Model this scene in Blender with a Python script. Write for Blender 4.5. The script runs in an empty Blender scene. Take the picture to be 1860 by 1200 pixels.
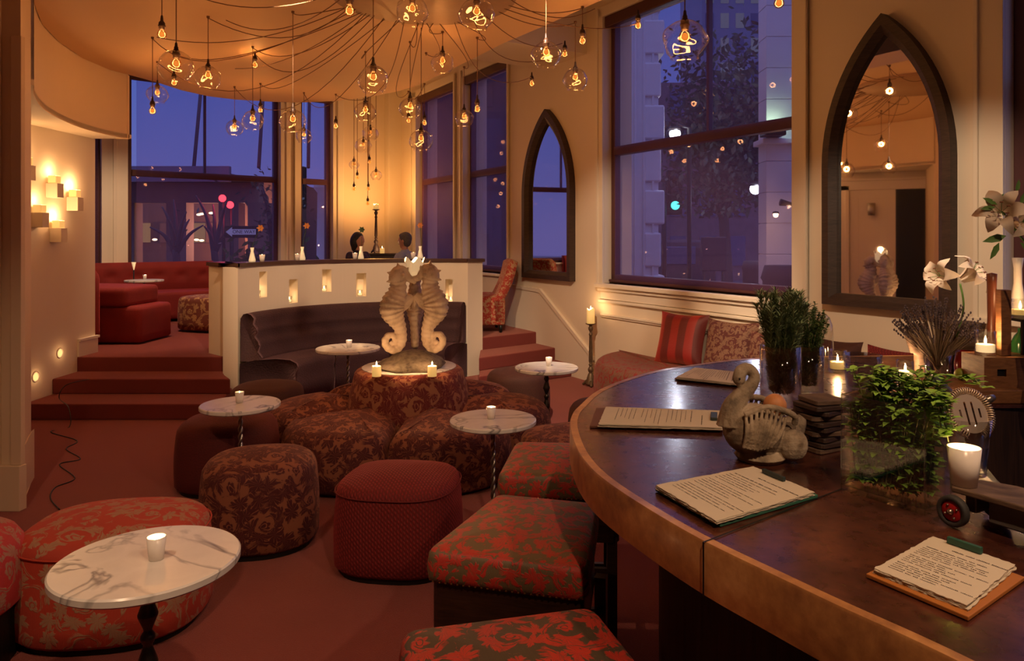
import bpy, math, random
from mathutils import Vector, Matrix, noise
random.seed(7)
R = math.radians
PI = math.pi
scene = bpy.context.scene
COL = scene.collection

# ---------------------------------------------------------------- camera, world, exposure
FX, CXP, HY, EYE = 1350.0, 960.0, 430.0, 1.70
cam_d = bpy.data.cameras.new('camera')
cam = bpy.data.objects.new('camera', cam_d)
COL.objects.link(cam)
cam.location = (0, 0, EYE)
cam.rotation_euler = (R(90), 0, 0)
cam_d.sensor_fit = 'HORIZONTAL'
cam_d.sensor_width = 36.0
cam_d.lens = 36.0 * FX / 1860.0
cam_d.shift_x = (930 - CXP) / 1860.0
cam_d.shift_y = -(600 - HY) / 1860.0
cam_d.clip_start = 0.05
cam_d.clip_end = 400
scene.camera = cam

world = bpy.data.worlds.new('dusk')
scene.world = world
world.use_nodes = True
wn = world.node_tree.nodes
wl = world.node_tree.links
wn.clear()
wo = wn.new('ShaderNodeOutputWorld')
wb = wn.new('ShaderNodeBackground')
wtc = wn.new('ShaderNodeTexCoord')
wsep = wn.new('ShaderNodeSeparateXYZ')
wr = wn.new('ShaderNodeValToRGB')
wl.new(wtc.outputs['Generated'], wsep.inputs[0])
wl.new(wsep.outputs['Z'], wr.inputs[0])
wr.color_ramp.elements[0].position = 0.0
wr.color_ramp.elements[0].color = (0.15, 0.15, 0.40, 1)
wr.color_ramp.elements[1].position = 0.18
wr.color_ramp.elements[1].color = (0.078, 0.115, 0.40, 1)
for pos_, c_ in ((0.32, (0.080, 0.115, 0.40, 1)), (0.60, (0.42, 0.48, 0.95, 1))):
    e_ = wr.color_ramp.elements.new(pos_); e_.color = c_
wl.new(wr.outputs[0], wb.inputs['Color'])
wb.inputs['Strength'].default_value = 1.10
wl.new(wb.outputs[0], wo.inputs['Surface'])

scene.view_settings.view_transform = 'Standard'
scene.view_settings.look = 'None'
scene.view_settings.gamma = 1
scene.view_settings.use_curve_mapping = False
scene.view_settings.exposure = 0.0
try:
    scene.cycles.use_denoising = True
    scene.cycles.denoiser = 'OPENIMAGEDENOISE'
    scene.cycles.max_bounces = 7
    scene.cycles.diffuse_bounces = 3
    scene.cycles.glossy_bounces = 3
    scene.cycles.transmission_bounces = 6
    scene.cycles.transparent_max_bounces = 16
    scene.cycles.sample_clamp_indirect = 4.0
    scene.cycles.caustics_reflective = False
    scene.cycles.caustics_refractive = False
    scene.cycles.use_adaptive_sampling = True
    scene.cycles.adaptive_threshold = 0.02
except Exception:
    pass

WARM = (1.0, 0.50, 0.20)
CANDLE = (1.0, 0.55, 0.24)
K_PEND = 3.6       # watts per pendant bulb
K_CAND = 1.5

def G(u, v, z):
    d = (EYE - z) * FX / (v - HY)
    return Vector(((u - CXP) * d / FX, d, z))

def DP(u, v, d):
    return Vector(((u - CXP) * d / FX, d, EYE - (v - HY) * d / FX))

# ---------------------------------------------------------------- material helper
class NB:
    def __init__(s, name):
        s.m = bpy.data.materials.new(name)
        s.m.use_nodes = True
        s.t = s.m.node_tree
        s.t.nodes.clear()
        s.out = s.t.nodes.new('ShaderNodeOutputMaterial')
    def n(s, t, **kw):
        x = s.t.nodes.new(t)
        for k, v in kw.items():
            setattr(x, k, v)
        return x
    def set(s, sock, v):
        if hasattr(v, 'is_output') or isinstance(v, bpy.types.NodeSocket):
            s.t.links.new(v, sock)
        elif isinstance(v, (tuple, list)) and sock.type == 'RGBA' and len(v) == 3:
            sock.default_value = (*v, 1)
        else:
            sock.default_value = v
    def math(s, op, a, b=0.0, c=None, clamp=False):
        x = s.n('ShaderNodeMath', operation=op, use_clamp=clamp)
        s.set(x.inputs[0], a); s.set(x.inputs[1], b)
        if c is not None: s.set(x.inputs[2], c)
        return x.outputs[0]
    def vmath(s, op, a, b=(0, 0, 0)):
        x = s.n('ShaderNodeVectorMath', operation=op)
        s.set(x.inputs[0], a); s.set(x.inputs[1], b)
        return x.outputs['Value'] if op in ('LENGTH', 'DOT_PRODUCT') else x.outputs['Vector']
    def mix(s, f, a, b):
        x = s.n('ShaderNodeMix', data_type='RGBA')
        s.set(x.inputs[0], f); s.set(x.inputs[6], a); s.set(x.inputs[7], b)
        return x.outputs[2]
    def noise(s, vec, scale=5, detail=3, rough=0.5, dist=0.0):
        x = s.n('ShaderNodeTexNoise')
        if vec is not None: s.set(x.inputs['Vector'], vec)
        x.inputs['Scale'].default_value = scale
        x.inputs['Detail'].default_value = detail
        x.inputs['Roughness'].default_value = rough
        x.inputs['Distortion'].default_value = dist
        return x
    def ramp(s, f, stops):
        x = s.n('ShaderNodeValToRGB')
        s.set(x.inputs[0], f)
        e = x.color_ramp.elements
        while len(e) < len(stops): e.new(0.5)
        for i, (p, c) in enumerate(stops):
            e[i].position = p
            e[i].color = (*c, 1) if len(c) == 3 else c
        return x.outputs[0]
    def bump(s, h, strength=0.3, dist=0.01):
        x = s.n('ShaderNodeBump')
        x.inputs['Strength'].default_value = strength
        x.inputs['Distance'].default_value = dist
        s.set(x.inputs['Height'], h)
        return x.outputs[0]
    def obj(s):
        return s.n('ShaderNodeTexCoord').outputs['Object']
    def uv(s):
        return s.n('ShaderNodeTexCoord').outputs['UV']
    def principled(s, color, rough=0.6, metal=0.0, normal=None, **kw):
        p = s.n('ShaderNodeBsdfPrincipled')
        s.set(p.inputs['Base Color'], color)
        s.set(p.inputs['Roughness'], rough)
        s.set(p.inputs['Metallic'], metal)
        if normal is not None: s.set(p.inputs['Normal'], normal)
        for k, v in kw.items():
            s.set(p.inputs[k.replace('_', ' ')], v)
        return p
    def done(s, sh):
        s.t.links.new(sh.outputs[0], s.out.inputs['Surface'])
        return s.m

def plain(name, c, rough=0.5, metal=0.0, var=0.12, scale=18, bump=0.0, **kw):
    b = NB(name)
    o = b.obj()
    nz = b.noise(o, scale, 4)
    c2 = tuple(max(0, x * (1 - var)) for x in c)
    c1 = tuple(min(1, x * (1 + var)) for x in c)
    col = b.mix(nz.outputs['Fac'], c2, c1)
    nrm = b.bump(nz.outputs['Fac'], bump, 0.01) if bump else None
    return b.done(b.principled(col, rough, metal, nrm, **kw))

def emit(name, c, s, sample=False):
    b = NB(name)
    e = b.n('ShaderNodeEmission')
    b.set(e.inputs[0], c); e.inputs[1].default_value = s
    m = b.done(e)
    if not sample:
        try: m.cycles.emission_sampling = 'NONE'
        except Exception: pass
    return m

def wallmat(name, c):
    b = NB(name)
    o = b.obj()
    n1 = b.noise(o, 1.3, 4)
    n2 = b.noise(o, 60, 3)
    col = b.mix(n1.outputs['Fac'], tuple(x * 0.93 for x in c), tuple(min(1, x * 1.05) for x in c))
    return b.done(b.principled(col, 0.62, 0, b.bump(n2.outputs['Fac'], 0.06, 0.004)))

def scroll(name, bg, fg, scale=4.0, w=0.17, turns=3.0, leaf=0.5, rough=0.75, sheen=0.4, rough_fg=0.6, rnd=0.55, weave=True):
    """two colour damask: spirals in cells with lobed leaves between them"""
    b = NB(name)
    uv0 = b.uv()
    mp = b.n('ShaderNodeMapping')
    b.set(mp.inputs['Vector'], uv0)
    mp.inputs['Scale'].default_value = (scale, scale, scale)
    uv = mp.outputs[0]
    dn = b.noise(uv, 1.6, 2)
    d = b.vmath('SUBTRACT', dn.outputs['Color'], (0.5, 0.5, 0.5))
    ds = b.n('ShaderNodeVectorMath', operation='SCALE')
    b.set(ds.inputs[0], d); ds.inputs['Scale'].default_value = 0.45
    uvd = b.vmath('ADD', uv, ds.outputs[0])
    def cell(vec, sc, rn):
        v = b.n('ShaderNodeTexVoronoi', voronoi_dimensions='2D', feature='F1')
        b.set(v.inputs['Vector'], vec); v.inputs['Scale'].default_value = sc
        v.inputs['Randomness'].default_value = rn
        sc_n = b.n('ShaderNodeVectorMath', operation='SCALE')
        b.set(sc_n.inputs[0], vec); sc_n.inputs['Scale'].default_value = 1.0
        loc = b.vmath('SUBTRACT', sc_n.outputs[0], v.outputs['Position'])
        sp = b.n('ShaderNodeSeparateXYZ'); b.set(sp.inputs[0], loc)
        cs = b.n('ShaderNodeSeparateColor'); b.set(cs.inputs[0], v.outputs['Color'])
        th = b.math('ARCTAN2', sp.outputs[1], sp.outputs[0])
        rr = b.math('SQRT', b.math('ADD', b.math('MULTIPLY', sp.outputs[0], sp.outputs[0]), b.math('MULTIPLY', sp.outputs[1], sp.outputs[1])))
        return th, rr, cs.outputs[0], cs.outputs[1], v.outputs['Distance']
    th, rr, c1, c2, _ = cell(uvd, 1.0, rnd)
    sgn = b.math('SUBTRACT', b.math('MULTIPLY', b.math('GREATER_THAN', c1, 0.5), 2.0), 1.0)
    fine = b.noise(uv, 9, 3, 0.6)
    fz = b.math('MULTIPLY', b.math('SUBTRACT', fine.outputs['Fac'], 0.5), 0.55)
    ang = b.math('DIVIDE', b.math('MULTIPLY', th, sgn), 2 * PI)
    sp_ = b.math('FRACT', b.math('ADD', b.math('ADD', b.math('ADD', ang, b.math('MULTIPLY', rr, turns)), c2), 10.0))
    dd = b.math('SUBTRACT', sp_, 0.5)
    q1 = b.math('FRACT', b.math('ADD', b.math('ADD', b.math('MULTIPLY', ang, 9.0), b.math('MULTIPLY', rr, 7.0)), 20.0))
    q2 = b.math('FRACT', b.math('ADD', b.math('SUBTRACT', b.math('MULTIPLY', ang, 8.0), b.math('MULTIPLY', rr, 5.0)), 20.0))
    grow = b.math('MULTIPLY', b.math('SUBTRACT', rr, 0.10), 3.2, clamp=True)
    up_ = b.math('MULTIPLY', w, b.math('ADD', 0.55, b.math('MULTIPLY', b.math('MULTIPLY', q1, grow), 1.35)))
    lo_ = b.math('MULTIPLY', w, b.math('ADD', 0.50, b.math('MULTIPLY', b.math('MULTIPLY', q2, grow), 0.95)))
    wob = b.math('MULTIPLY', fz, 0.22)
    band = b.math('MULTIPLY', b.math('MULTIPLY', b.math('SUBTRACT', b.math('ADD', up_, wob), dd), 16.0, clamp=True), b.math('MULTIPLY', b.math('ADD', b.math('ADD', lo_, wob), dd), 16.0, clamp=True))
    rib = b.math('MULTIPLY', b.math('SUBTRACT', b.math('ABSOLUTE', b.math('SUBTRACT', dd, 0.02)), 0.012), 60.0, clamp=True)
    band = b.math('MULTIPLY', band, b.math('MAXIMUM', rib, b.math('LESS_THAN', rr, 0.22)))
    A = band
    inside = b.math('MAXIMUM', band, b.math('LESS_THAN', rr, 0.24))
    th2, rr2, c3, c4, _ = cell(uvd, 2.1, 0.8)
    lob0 = b.math('ABSOLUTE', b.math('SINE', b.math('ADD', b.math('MULTIPLY', th2, 2.5), b.math('MULTIPLY', c3, 6.0))))
    lob = b.math('ADD', b.math('MULTIPLY', lob0, 0.75), b.math('MULTIPLY', b.math('ABSOLUTE', b.math('SINE', b.math('MULTIPLY', th2, 7.5))), 0.3))
    rad = b.math('MULTIPLY', b.math('ADD', 0.12, b.math('MULTIPLY', lob, 0.22)), leaf * 2)
    lf = b.math('MULTIPLY', b.math('SUBTRACT', b.math('ADD', rad, b.math('MULTIPLY', fz, 0.18)), rr2), 30.0, clamp=True)
    vein = b.math('GREATER_THAN', b.math('ABSOLUTE', b.math('SINE', b.math('MULTIPLY', th2, 5.0))), 0.14)
    lf = b.math('MULTIPLY', lf, vein)
    Bm = b.math('MULTIPLY', lf, b.math('SUBTRACT', 1.0, inside))
    bud_r = b.math('ADD', 0.10, b.math('MULTIPLY', b.math('ABSOLUTE', b.math('SINE', b.math('MULTIPLY', th, 2.5))), 0.045))
    bud = b.math('MULTIPLY', b.math('SUBTRACT', bud_r, rr), 40.0, clamp=True)
    bud = b.math('MULTIPLY', bud, b.math('GREATER_THAN', b.math('ABSOLUTE', b.math('SUBTRACT', rr, 0.06)), 0.010))
    vn = b.noise(uv, 1.35, 1, 0.4, 0.8)
    vd = b.math('ABSOLUTE', b.math('SUBTRACT', vn.outputs['Fac'], 0.5))
    vw = b.math('MULTIPLY', b.math('ABSOLUTE', fz), 0.10)
    vine = b.math('MULTIPLY', b.math('SUBTRACT', vw, vd), 90.0, clamp=True)
    pat = b.math('MAXIMUM', b.math('MAXIMUM', b.math('MAXIMUM', A, Bm), bud), vine)
    big = b.noise(uv0, 3.0, 2)
    bgc = b.mix(big.outputs['Fac'], tuple(x * 0.8 for x in bg), tuple(min(1, x * 1.15) for x in bg))
    fgc = b.mix(fine.outputs['Fac'], tuple(x * 0.75 for x in fg), tuple(min(1, x * 1.2) for x in fg))
    col = b.mix(pat, bgc, fgc)
    h = pat
    if weave:
        wv_ = b.n('ShaderNodeTexWave'); b.set(wv_.inputs['Vector'], uv0)
        wv_.inputs['Scale'].default_value = 90; wv_.inputs['Distortion'].default_value = 1.0
        h = b.math('ADD', pat, b.math('MULTIPLY', wv_.outputs['Fac'], 0.25))
    p = b.principled(col, rough, 0, b.bump(h, 0.35, 0.004))
    p.inputs['Sheen Weight'].default_value = sheen
    p.inputs['Sheen Roughness'].default_value = 0.4
    b.set(p.inputs['Sheen Tint'], tuple(min(1, x * 1.5 + 0.1) for x in bg))
    return b.done(p)

def velvet(name, c, scale=70, bump=0.4, sheen=0.6, pat=False):
    b = NB(name)
    u = b.uv()
    n1 = b.noise(u, 4, 4)
    n2 = b.noise(u, scale, 2)
    h = n2.outputs['Fac']
    if pat:
        w1 = b.n('ShaderNodeTexWave', bands_direction='DIAGONAL'); b.set(w1.inputs['Vector'], u)
        w1.inputs['Scale'].default_value = 26; w1.inputs['Distortion'].default_value = 1.5
        w2 = b.n('ShaderNodeTexWave', bands_direction='X'); b.set(w2.inputs['Vector'], u)
        w2.inputs['Scale'].default_value = 20; w2.inputs['Distortion'].default_value = 2
        h = b.math('MULTIPLY', w1.outputs['Fac'], w2.outputs['Fac'])
    col = b.mix(n1.outputs['Fac'], tuple(x * 0.6 for x in c), tuple(min(1, x * 1.35) for x in c))
    col = b.mix(h, tuple(x * 0.45 for x in c), col)
    p = b.principled(col, 0.8, 0, b.bump(h, bump, 0.006))
    p.inputs['Sheen Weight'].default_value = sheen
    p.inputs['Sheen Roughness'].default_value = 0.35
    b.set(p.inputs['Sheen Tint'], tuple(min(1, x * 2.2 + 0.05) for x in c))
    return b.done(p)

def glassmat(name, tint=(1, 1, 1), edge=0.75, base=0.05, rough=0.03):
    b = NB(name)
    lw = b.n('ShaderNodeLayerWeight'); lw.inputs['Blend'].default_value = 0.5
    f = b.math('ADD', b.math('MULTIPLY', b.math('POWER', lw.outputs['Facing'], 3.0), edge), base)
    tr = b.n('ShaderNodeBsdfTransparent'); b.set(tr.inputs[0], tint)
    gl = b.n('ShaderNodeBsdfGlossy'); gl.inputs['Roughness'].default_value = rough
    mx = b.n('ShaderNodeMixShader')
    b.set(mx.inputs[0], f); b.t.links.new(tr.outputs[0], mx.inputs[1]); b.t.links.new(gl.outputs[0], mx.inputs[2])
    return b.done(mx)

def wood(name, c1, c2, rough=0.45, sc=(2, 2, 18), bump=0.2):
    b = NB(name)
    mp = b.n('ShaderNodeMapping'); b.set(mp.inputs['Vector'], b.obj())
    mp.inputs['Scale'].default_value = sc
    nz = b.noise(mp.outputs[0], 4, 6, 0.6, 1.2)
    col = b.ramp(nz.outputs['Fac'], [(0.3, c1), (0.7, c2)])
    return b.done(b.principled(col, rough, 0, b.bump(nz.outputs['Fac'], bump, 0.004)))

def marble(name):
    b = NB(name)
    o = b.obj()
    n1 = b.noise(o, 1.9, 4, 0.5, 1.5)
    v = b.math('ABSOLUTE', b.math('SUBTRACT', n1.outputs['Fac'], 0.5))
    vein = b.math('SUBTRACT', 1.0, b.math('MULTIPLY', v, 34.0, clamp=True))
    n2 = b.noise(o, 3.1, 3)
    vein = b.math('MULTIPLY', vein, b.math('MULTIPLY', b.math('SUBTRACT', n2.outputs['Fac'], 0.38), 4.0, clamp=True))
    n3 = b.noise(o, 7, 5, 0.6, 1.0)
    base = b.mix(n3.outputs['Fac'], (0.66, 0.62, 0.58), (0.86, 0.82, 0.76))
    col = b.mix(b.math('MULTIPLY', vein, 1.0, clamp=True), base, (0.20, 0.19, 0.20))
    return b.done(b.principled(col, 0.22, 0))

def copper(name, dark, mid, hi, rough=0.3, metal=0.75, coat=0.0):
    b = NB(name)
    o = b.obj()
    n1 = b.noise(o, 5, 8, 0.62, 0.6)
    n2 = b.noise(o, 26, 5, 0.6)
    f = b.math('ADD', b.math('MULTIPLY', n1.outputs['Fac'], 0.7), b.math('MULTIPLY', n2.outputs['Fac'], 0.3))
    col = b.ramp(f, [(0.36, dark), (0.52, mid), (0.68, hi)])
    rg = b.math('ADD', rough - 0.1, b.math('MULTIPLY', n2.outputs['Fac'], 0.22))
    p = b.principled(col, rg, metal, b.bump(n1.outputs['Fac'], 0.02, 0.01))
    p.inputs['Coat Weight'].default_value = coat; p.inputs['Coat Roughness'].default_value = 0.16
    return b.done(p)

def carpetmat():
    b = NB('carpet')
    o = b.obj()
    n1 = b.noise(o, 260, 2)
    n2 = b.noise(o, 2.5, 4)
    col = b.mix(n2.outputs['Fac'], (0.17, 0.020, 0.018), (0.25, 0.033, 0.028))
    col = b.mix(b.math('MULTIPLY', n1.outputs['Fac'], 0.6), col, (0.10, 0.013, 0.010))
    p = b.principled(col, 0.95, 0, b.bump(n1.outputs['Fac'], 0.6, 0.01))
    p.inputs['Sheen Weight'].default_value = 0.35
    b.set(p.inputs['Sheen Tint'], (1.0, 0.45, 0.35))
    return b.done(p)

def shademat():
    """woven roller shade seen from inside: thin mesh, more closed at grazing angles"""
    b = NB('shade_mesh')
    o = b.obj()
    w1 = b.n('ShaderNodeTexWave', bands_direction='Z'); b.set(w1.inputs['Vector'], o)
    w1.inputs['Scale'].default_value = 60
    lw = b.n('ShaderNodeLayerWeight'); lw.inputs['Blend'].default_value = 0.5
    f = b.math('ADD', 0.26, b.math('MULTIPLY', b.math('POWER', lw.outputs['Facing'], 3.0), 0.72))
    f = b.math('ADD', f, b.math('MULTIPLY', w1.outputs['Fac'], 0.05), clamp=True)
    tr = b.n('ShaderNodeBsdfTransparent'); b.set(tr.inputs[0], (0.92, 0.86, 1.0))
    df = b.n('ShaderNodeBsdfDiffuse'); b.set(df.inputs[0], (0.21, 0.10, 0.15))
    tl = b.n('ShaderNodeBsdfTranslucent'); b.set(tl.inputs[0], (0.42, 0.28, 0.46))
    ad = b.n('ShaderNodeMixShader'); ad.inputs[0].default_value = 0.5
    b.t.links.new(df.outputs[0], ad.inputs[1]); b.t.links.new(tl.outputs[0], ad.inputs[2])
    mx = b.n('ShaderNodeMixShader')
    b.set(mx.inputs[0], f)
    b.t.links.new(tr.outputs[0], mx.inputs[1]); b.t.links.new(ad.outputs[0], mx.inputs[2])
    return b.done(mx)

M = {}
M['wall'] = wallmat('cream_paint', (0.80, 0.68, 0.52))
M['trim'] = wallmat('cream_trim', (0.80, 0.70, 0.56))
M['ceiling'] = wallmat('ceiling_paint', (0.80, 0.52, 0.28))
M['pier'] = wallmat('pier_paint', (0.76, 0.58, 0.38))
M['carpet'] = carpetmat()
M['winframe'] = plain('oxblood_window_frame', (0.075, 0.022, 0.022), 0.45)
M['shade'] = shademat()
M['glass'] = glassmat('clear_glass', (0.97, 0.98, 0.98), 1.0, 0.085, 0.04)
M['globe'] = glassmat('globe_glass', (0.98, 0.95, 0.92), 1.0, 0.06, 0.05)
M['bulbglass'] = glassmat('bulb_glass', (1.0, 0.80, 0.5), 0.5, 0.05, 0.05)
M['pane'] = glassmat('window_pane', (0.97, 0.97, 1.0), 0.35, 0.02, 0.02)
M['blueglass'] = glassmat('smoky_glass', (0.72, 0.74, 0.86), 0.6, 0.10, 0.05)
M['fil'] = emit('filament_glow', (1.0, 0.70, 0.34), 18)
M['halo'] = emit('bulb_inner_glow', (1.0, 0.34, 0.07), 0.95)
M['flame'] = emit('flame', (1.0, 0.70, 0.30), 30)
M['waxglow'] = NB('candle_wax').m
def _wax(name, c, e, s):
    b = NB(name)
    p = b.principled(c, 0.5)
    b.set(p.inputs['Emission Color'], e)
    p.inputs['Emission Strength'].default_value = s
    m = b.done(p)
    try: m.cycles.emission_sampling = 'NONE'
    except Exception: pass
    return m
M['wax'] = _wax('candle_wax_lit', (0.9, 0.72, 0.40), (1.0, 0.55, 0.14), 0.55)
M['paleglow'] = _wax('pale_self_glow', (0.88, 0.80, 0.62), (1.0, 0.7, 0.35), 0.30)
M['waxpool'] = _wax('molten_wax', (0.95, 0.8, 0.5), (1.0, 0.66, 0.30), 1.3)
M['porcelain'] = plain('white_porcelain', (0.86, 0.80, 0.74), 0.25, 0, 0.02)
M['cord'] = plain('brown_twisted_cord', (0.20, 0.10, 0.05), 0.8)
M['black'] = plain('black_metal', (0.012, 0.010, 0.009), 0.45, 0.3)
M['iron'] = plain('dark_iron', (0.07, 0.055, 0.045), 0.32, 0.85, 0.3, 30, 0.2)
M['steel'] = plain('twisted_steel', (0.32, 0.28, 0.24), 0.28, 0.9)
M['bronze'] = plain('aged_bronze', (0.16, 0.11, 0.065), 0.5, 0.6, 0.5, 30, 0.3)
M['marble'] = marble('veined_marble')
M['mirror'] = plain('mirror_glass', (0.86, 0.84, 0.82), 0.02, 1.0, 0.0)
M['darkwood'] = wood('weathered_dark_wood', (0.022, 0.012, 0.009), (0.062, 0.034, 0.024), 0.55)
M['stoolwood'] = wood('espresso_wood', (0.014, 0.006, 0.004), (0.040, 0.016, 0.009), 0.3)
M['barpanel'] = wood('bar_front_wood', (0.020, 0.009, 0.006), (0.055, 0.024, 0.014), 0.5, (14, 14, 0.8))
M['oak'] = wood('warm_oak', (0.16, 0.065, 0.025), (0.34, 0.15, 0.06), 0.45, (3, 3, 14))
M['driftwood'] = wood('driftwood', (0.05, 0.028, 0.018), (0.18, 0.11, 0.07), 0.7)
M['copper_top'] = copper('aged_copper_top', (0.075, 0.022, 0.014), (0.16, 0.050, 0.030), (0.30, 0.10, 0.050), 0.28, 0.6, 0.8)
M['copper_edge_lit'] = copper('copper_edge_lit', (0.30, 0.12, 0.045), (0.56, 0.26, 0.085), (0.80, 0.44, 0.17), 0.42, 0.25, 0.3)  # same copper as the top, with warm light put into its colour
M['paper'] = plain('cream_paper', (0.62, 0.54, 0.42), 0.8, 0, 0.05)
M['ink'] = plain('brown_ink', (0.05, 0.035, 0.03), 0.8)
M['greenboard'] = plain('green_board', (0.03, 0.13, 0.085), 0.6)
M['cornerclip'] = plain('green_clip', (0.02, 0.085, 0.055), 0.45)
M['darkclip'] = plain('slate_clip', (0.02, 0.035, 0.035), 0.45)
M['orangeboard'] = plain('orange_board', (0.42, 0.15, 0.03), 0.55)
M['brownboard'] = plain('brown_board', (0.13, 0.045, 0.025), 0.6)
M['red_scroll'] = scroll('red_damask_beige_scrolls', (0.44, 0.045, 0.022), (0.36, 0.20, 0.115), 4.6, 0.095, 2.0, 0.34)
M['pink_scroll'] = scroll('rose_damask_beige_scrolls', (0.46, 0.035, 0.035), (0.36, 0.20, 0.13), 5.5, 0.11, 2.0, 0.36)
M['stool_scroll'] = scroll('charcoal_damask_scarlet_leaves', (0.062, 0.045, 0.028), (0.50, 0.028, 0.016), 6.2, 0.145, 2.0, 0.36, 0.55, 0.15)
M['stool_scroll2'] = scroll('olive_damask_scarlet_leaves', (0.13, 0.086, 0.042), (0.42, 0.026, 0.016), 8.0, 0.145, 2.0, 0.36, 0.55, 0.15)
M['floral'] = scroll('tan_cloth_dark_red_flowers', (0.25, 0.080, 0.038), (0.070, 0.006, 0.007), 5.2, 0.145, 1.6, 0.48, 0.8, 0.35)
M['floral_drum'] = scroll('tan_cloth_red_paisley', (0.33, 0.125, 0.060), (0.13, 0.010, 0.009), 4.4, 0.15, 1.6, 0.48, 0.8, 0.3)
M['gold_scroll'] = scroll('rust_cloth_gold_scrolls', (0.16, 0.034, 0.018), (0.42, 0.22, 0.09), 3.6, 0.11, 2.2, 0.3)
M['bench_cloth'] = scroll('red_cloth_fine_scrolls', (0.22, 0.018, 0.013), (0.17, 0.085, 0.050), 7.5, 0.18, 2.0, 0.45)
M['chair_cloth'] = scroll('tan_cloth_red_damask', (0.50, 0.27, 0.14), (0.40, 0.022, 0.014), 8.0, 0.18, 1.8, 0.45)
M['pillow_cloth'] = scroll('brown_cloth_tan_scrolls', (0.085, 0.013, 0.009), (0.20, 0.10, 0.055), 7.5, 0.15, 2.0, 0.4)
M['redvelvet'] = velvet('red_ribbed_velvet', (0.27, 0.014, 0.014), 60, 0.6, 0.5, True)
M['darkred'] = velvet('dark_red_velvet', (0.13, 0.010, 0.007), 90, 0.3, 0.4)
M['brownvelvet'] = velvet('brown_velvet', (0.085, 0.022, 0.012), 90, 0.3, 0.3)
M['sofared'] = velvet('sofa_red_velvet', (0.30, 0.016, 0.012), 110, 0.2, 0.5)
M['plum'] = velvet('plum_crushed_velvet', (0.070, 0.026, 0.032), 60, 1.0, 0.9)
M['stone'] = None
def stonemat(name, a, c, d, scale=9):
    b = NB(name)
    o = b.obj()
    n1 = b.noise(o, scale, 7, 0.65)
    n2 = b.noise(o, scale * 4, 5, 0.6)
    col = b.ramp(n1.outputs['Fac'], [(0.30, d), (0.5, a), (0.72, c)])
    col = b.mix(b.math('MULTIPLY', n2.outputs['Fac'], 0.4), col, tuple(x * 0.5 for x in d))
    return b.done(b.principled(col, 0.85, 0, b.bump(n2.outputs['Fac'], 0.6, 0.008)))
M['stone'] = stonemat('weathered_cast_stone', (0.66, 0.50, 0.36), (0.82, 0.66, 0.50), (0.26, 0.18, 0.12))
M['swan'] = stonemat('weathered_swan_glaze', (0.36, 0.27, 0.18), (0.66, 0.54, 0.40), (0.035, 0.028, 0.022), 13)
M['rock'] = stonemat('rough_grey_stone', (0.22, 0.17, 0.12), (0.34, 0.27, 0.19), (0.07, 0.05, 0.035), 24)

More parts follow.
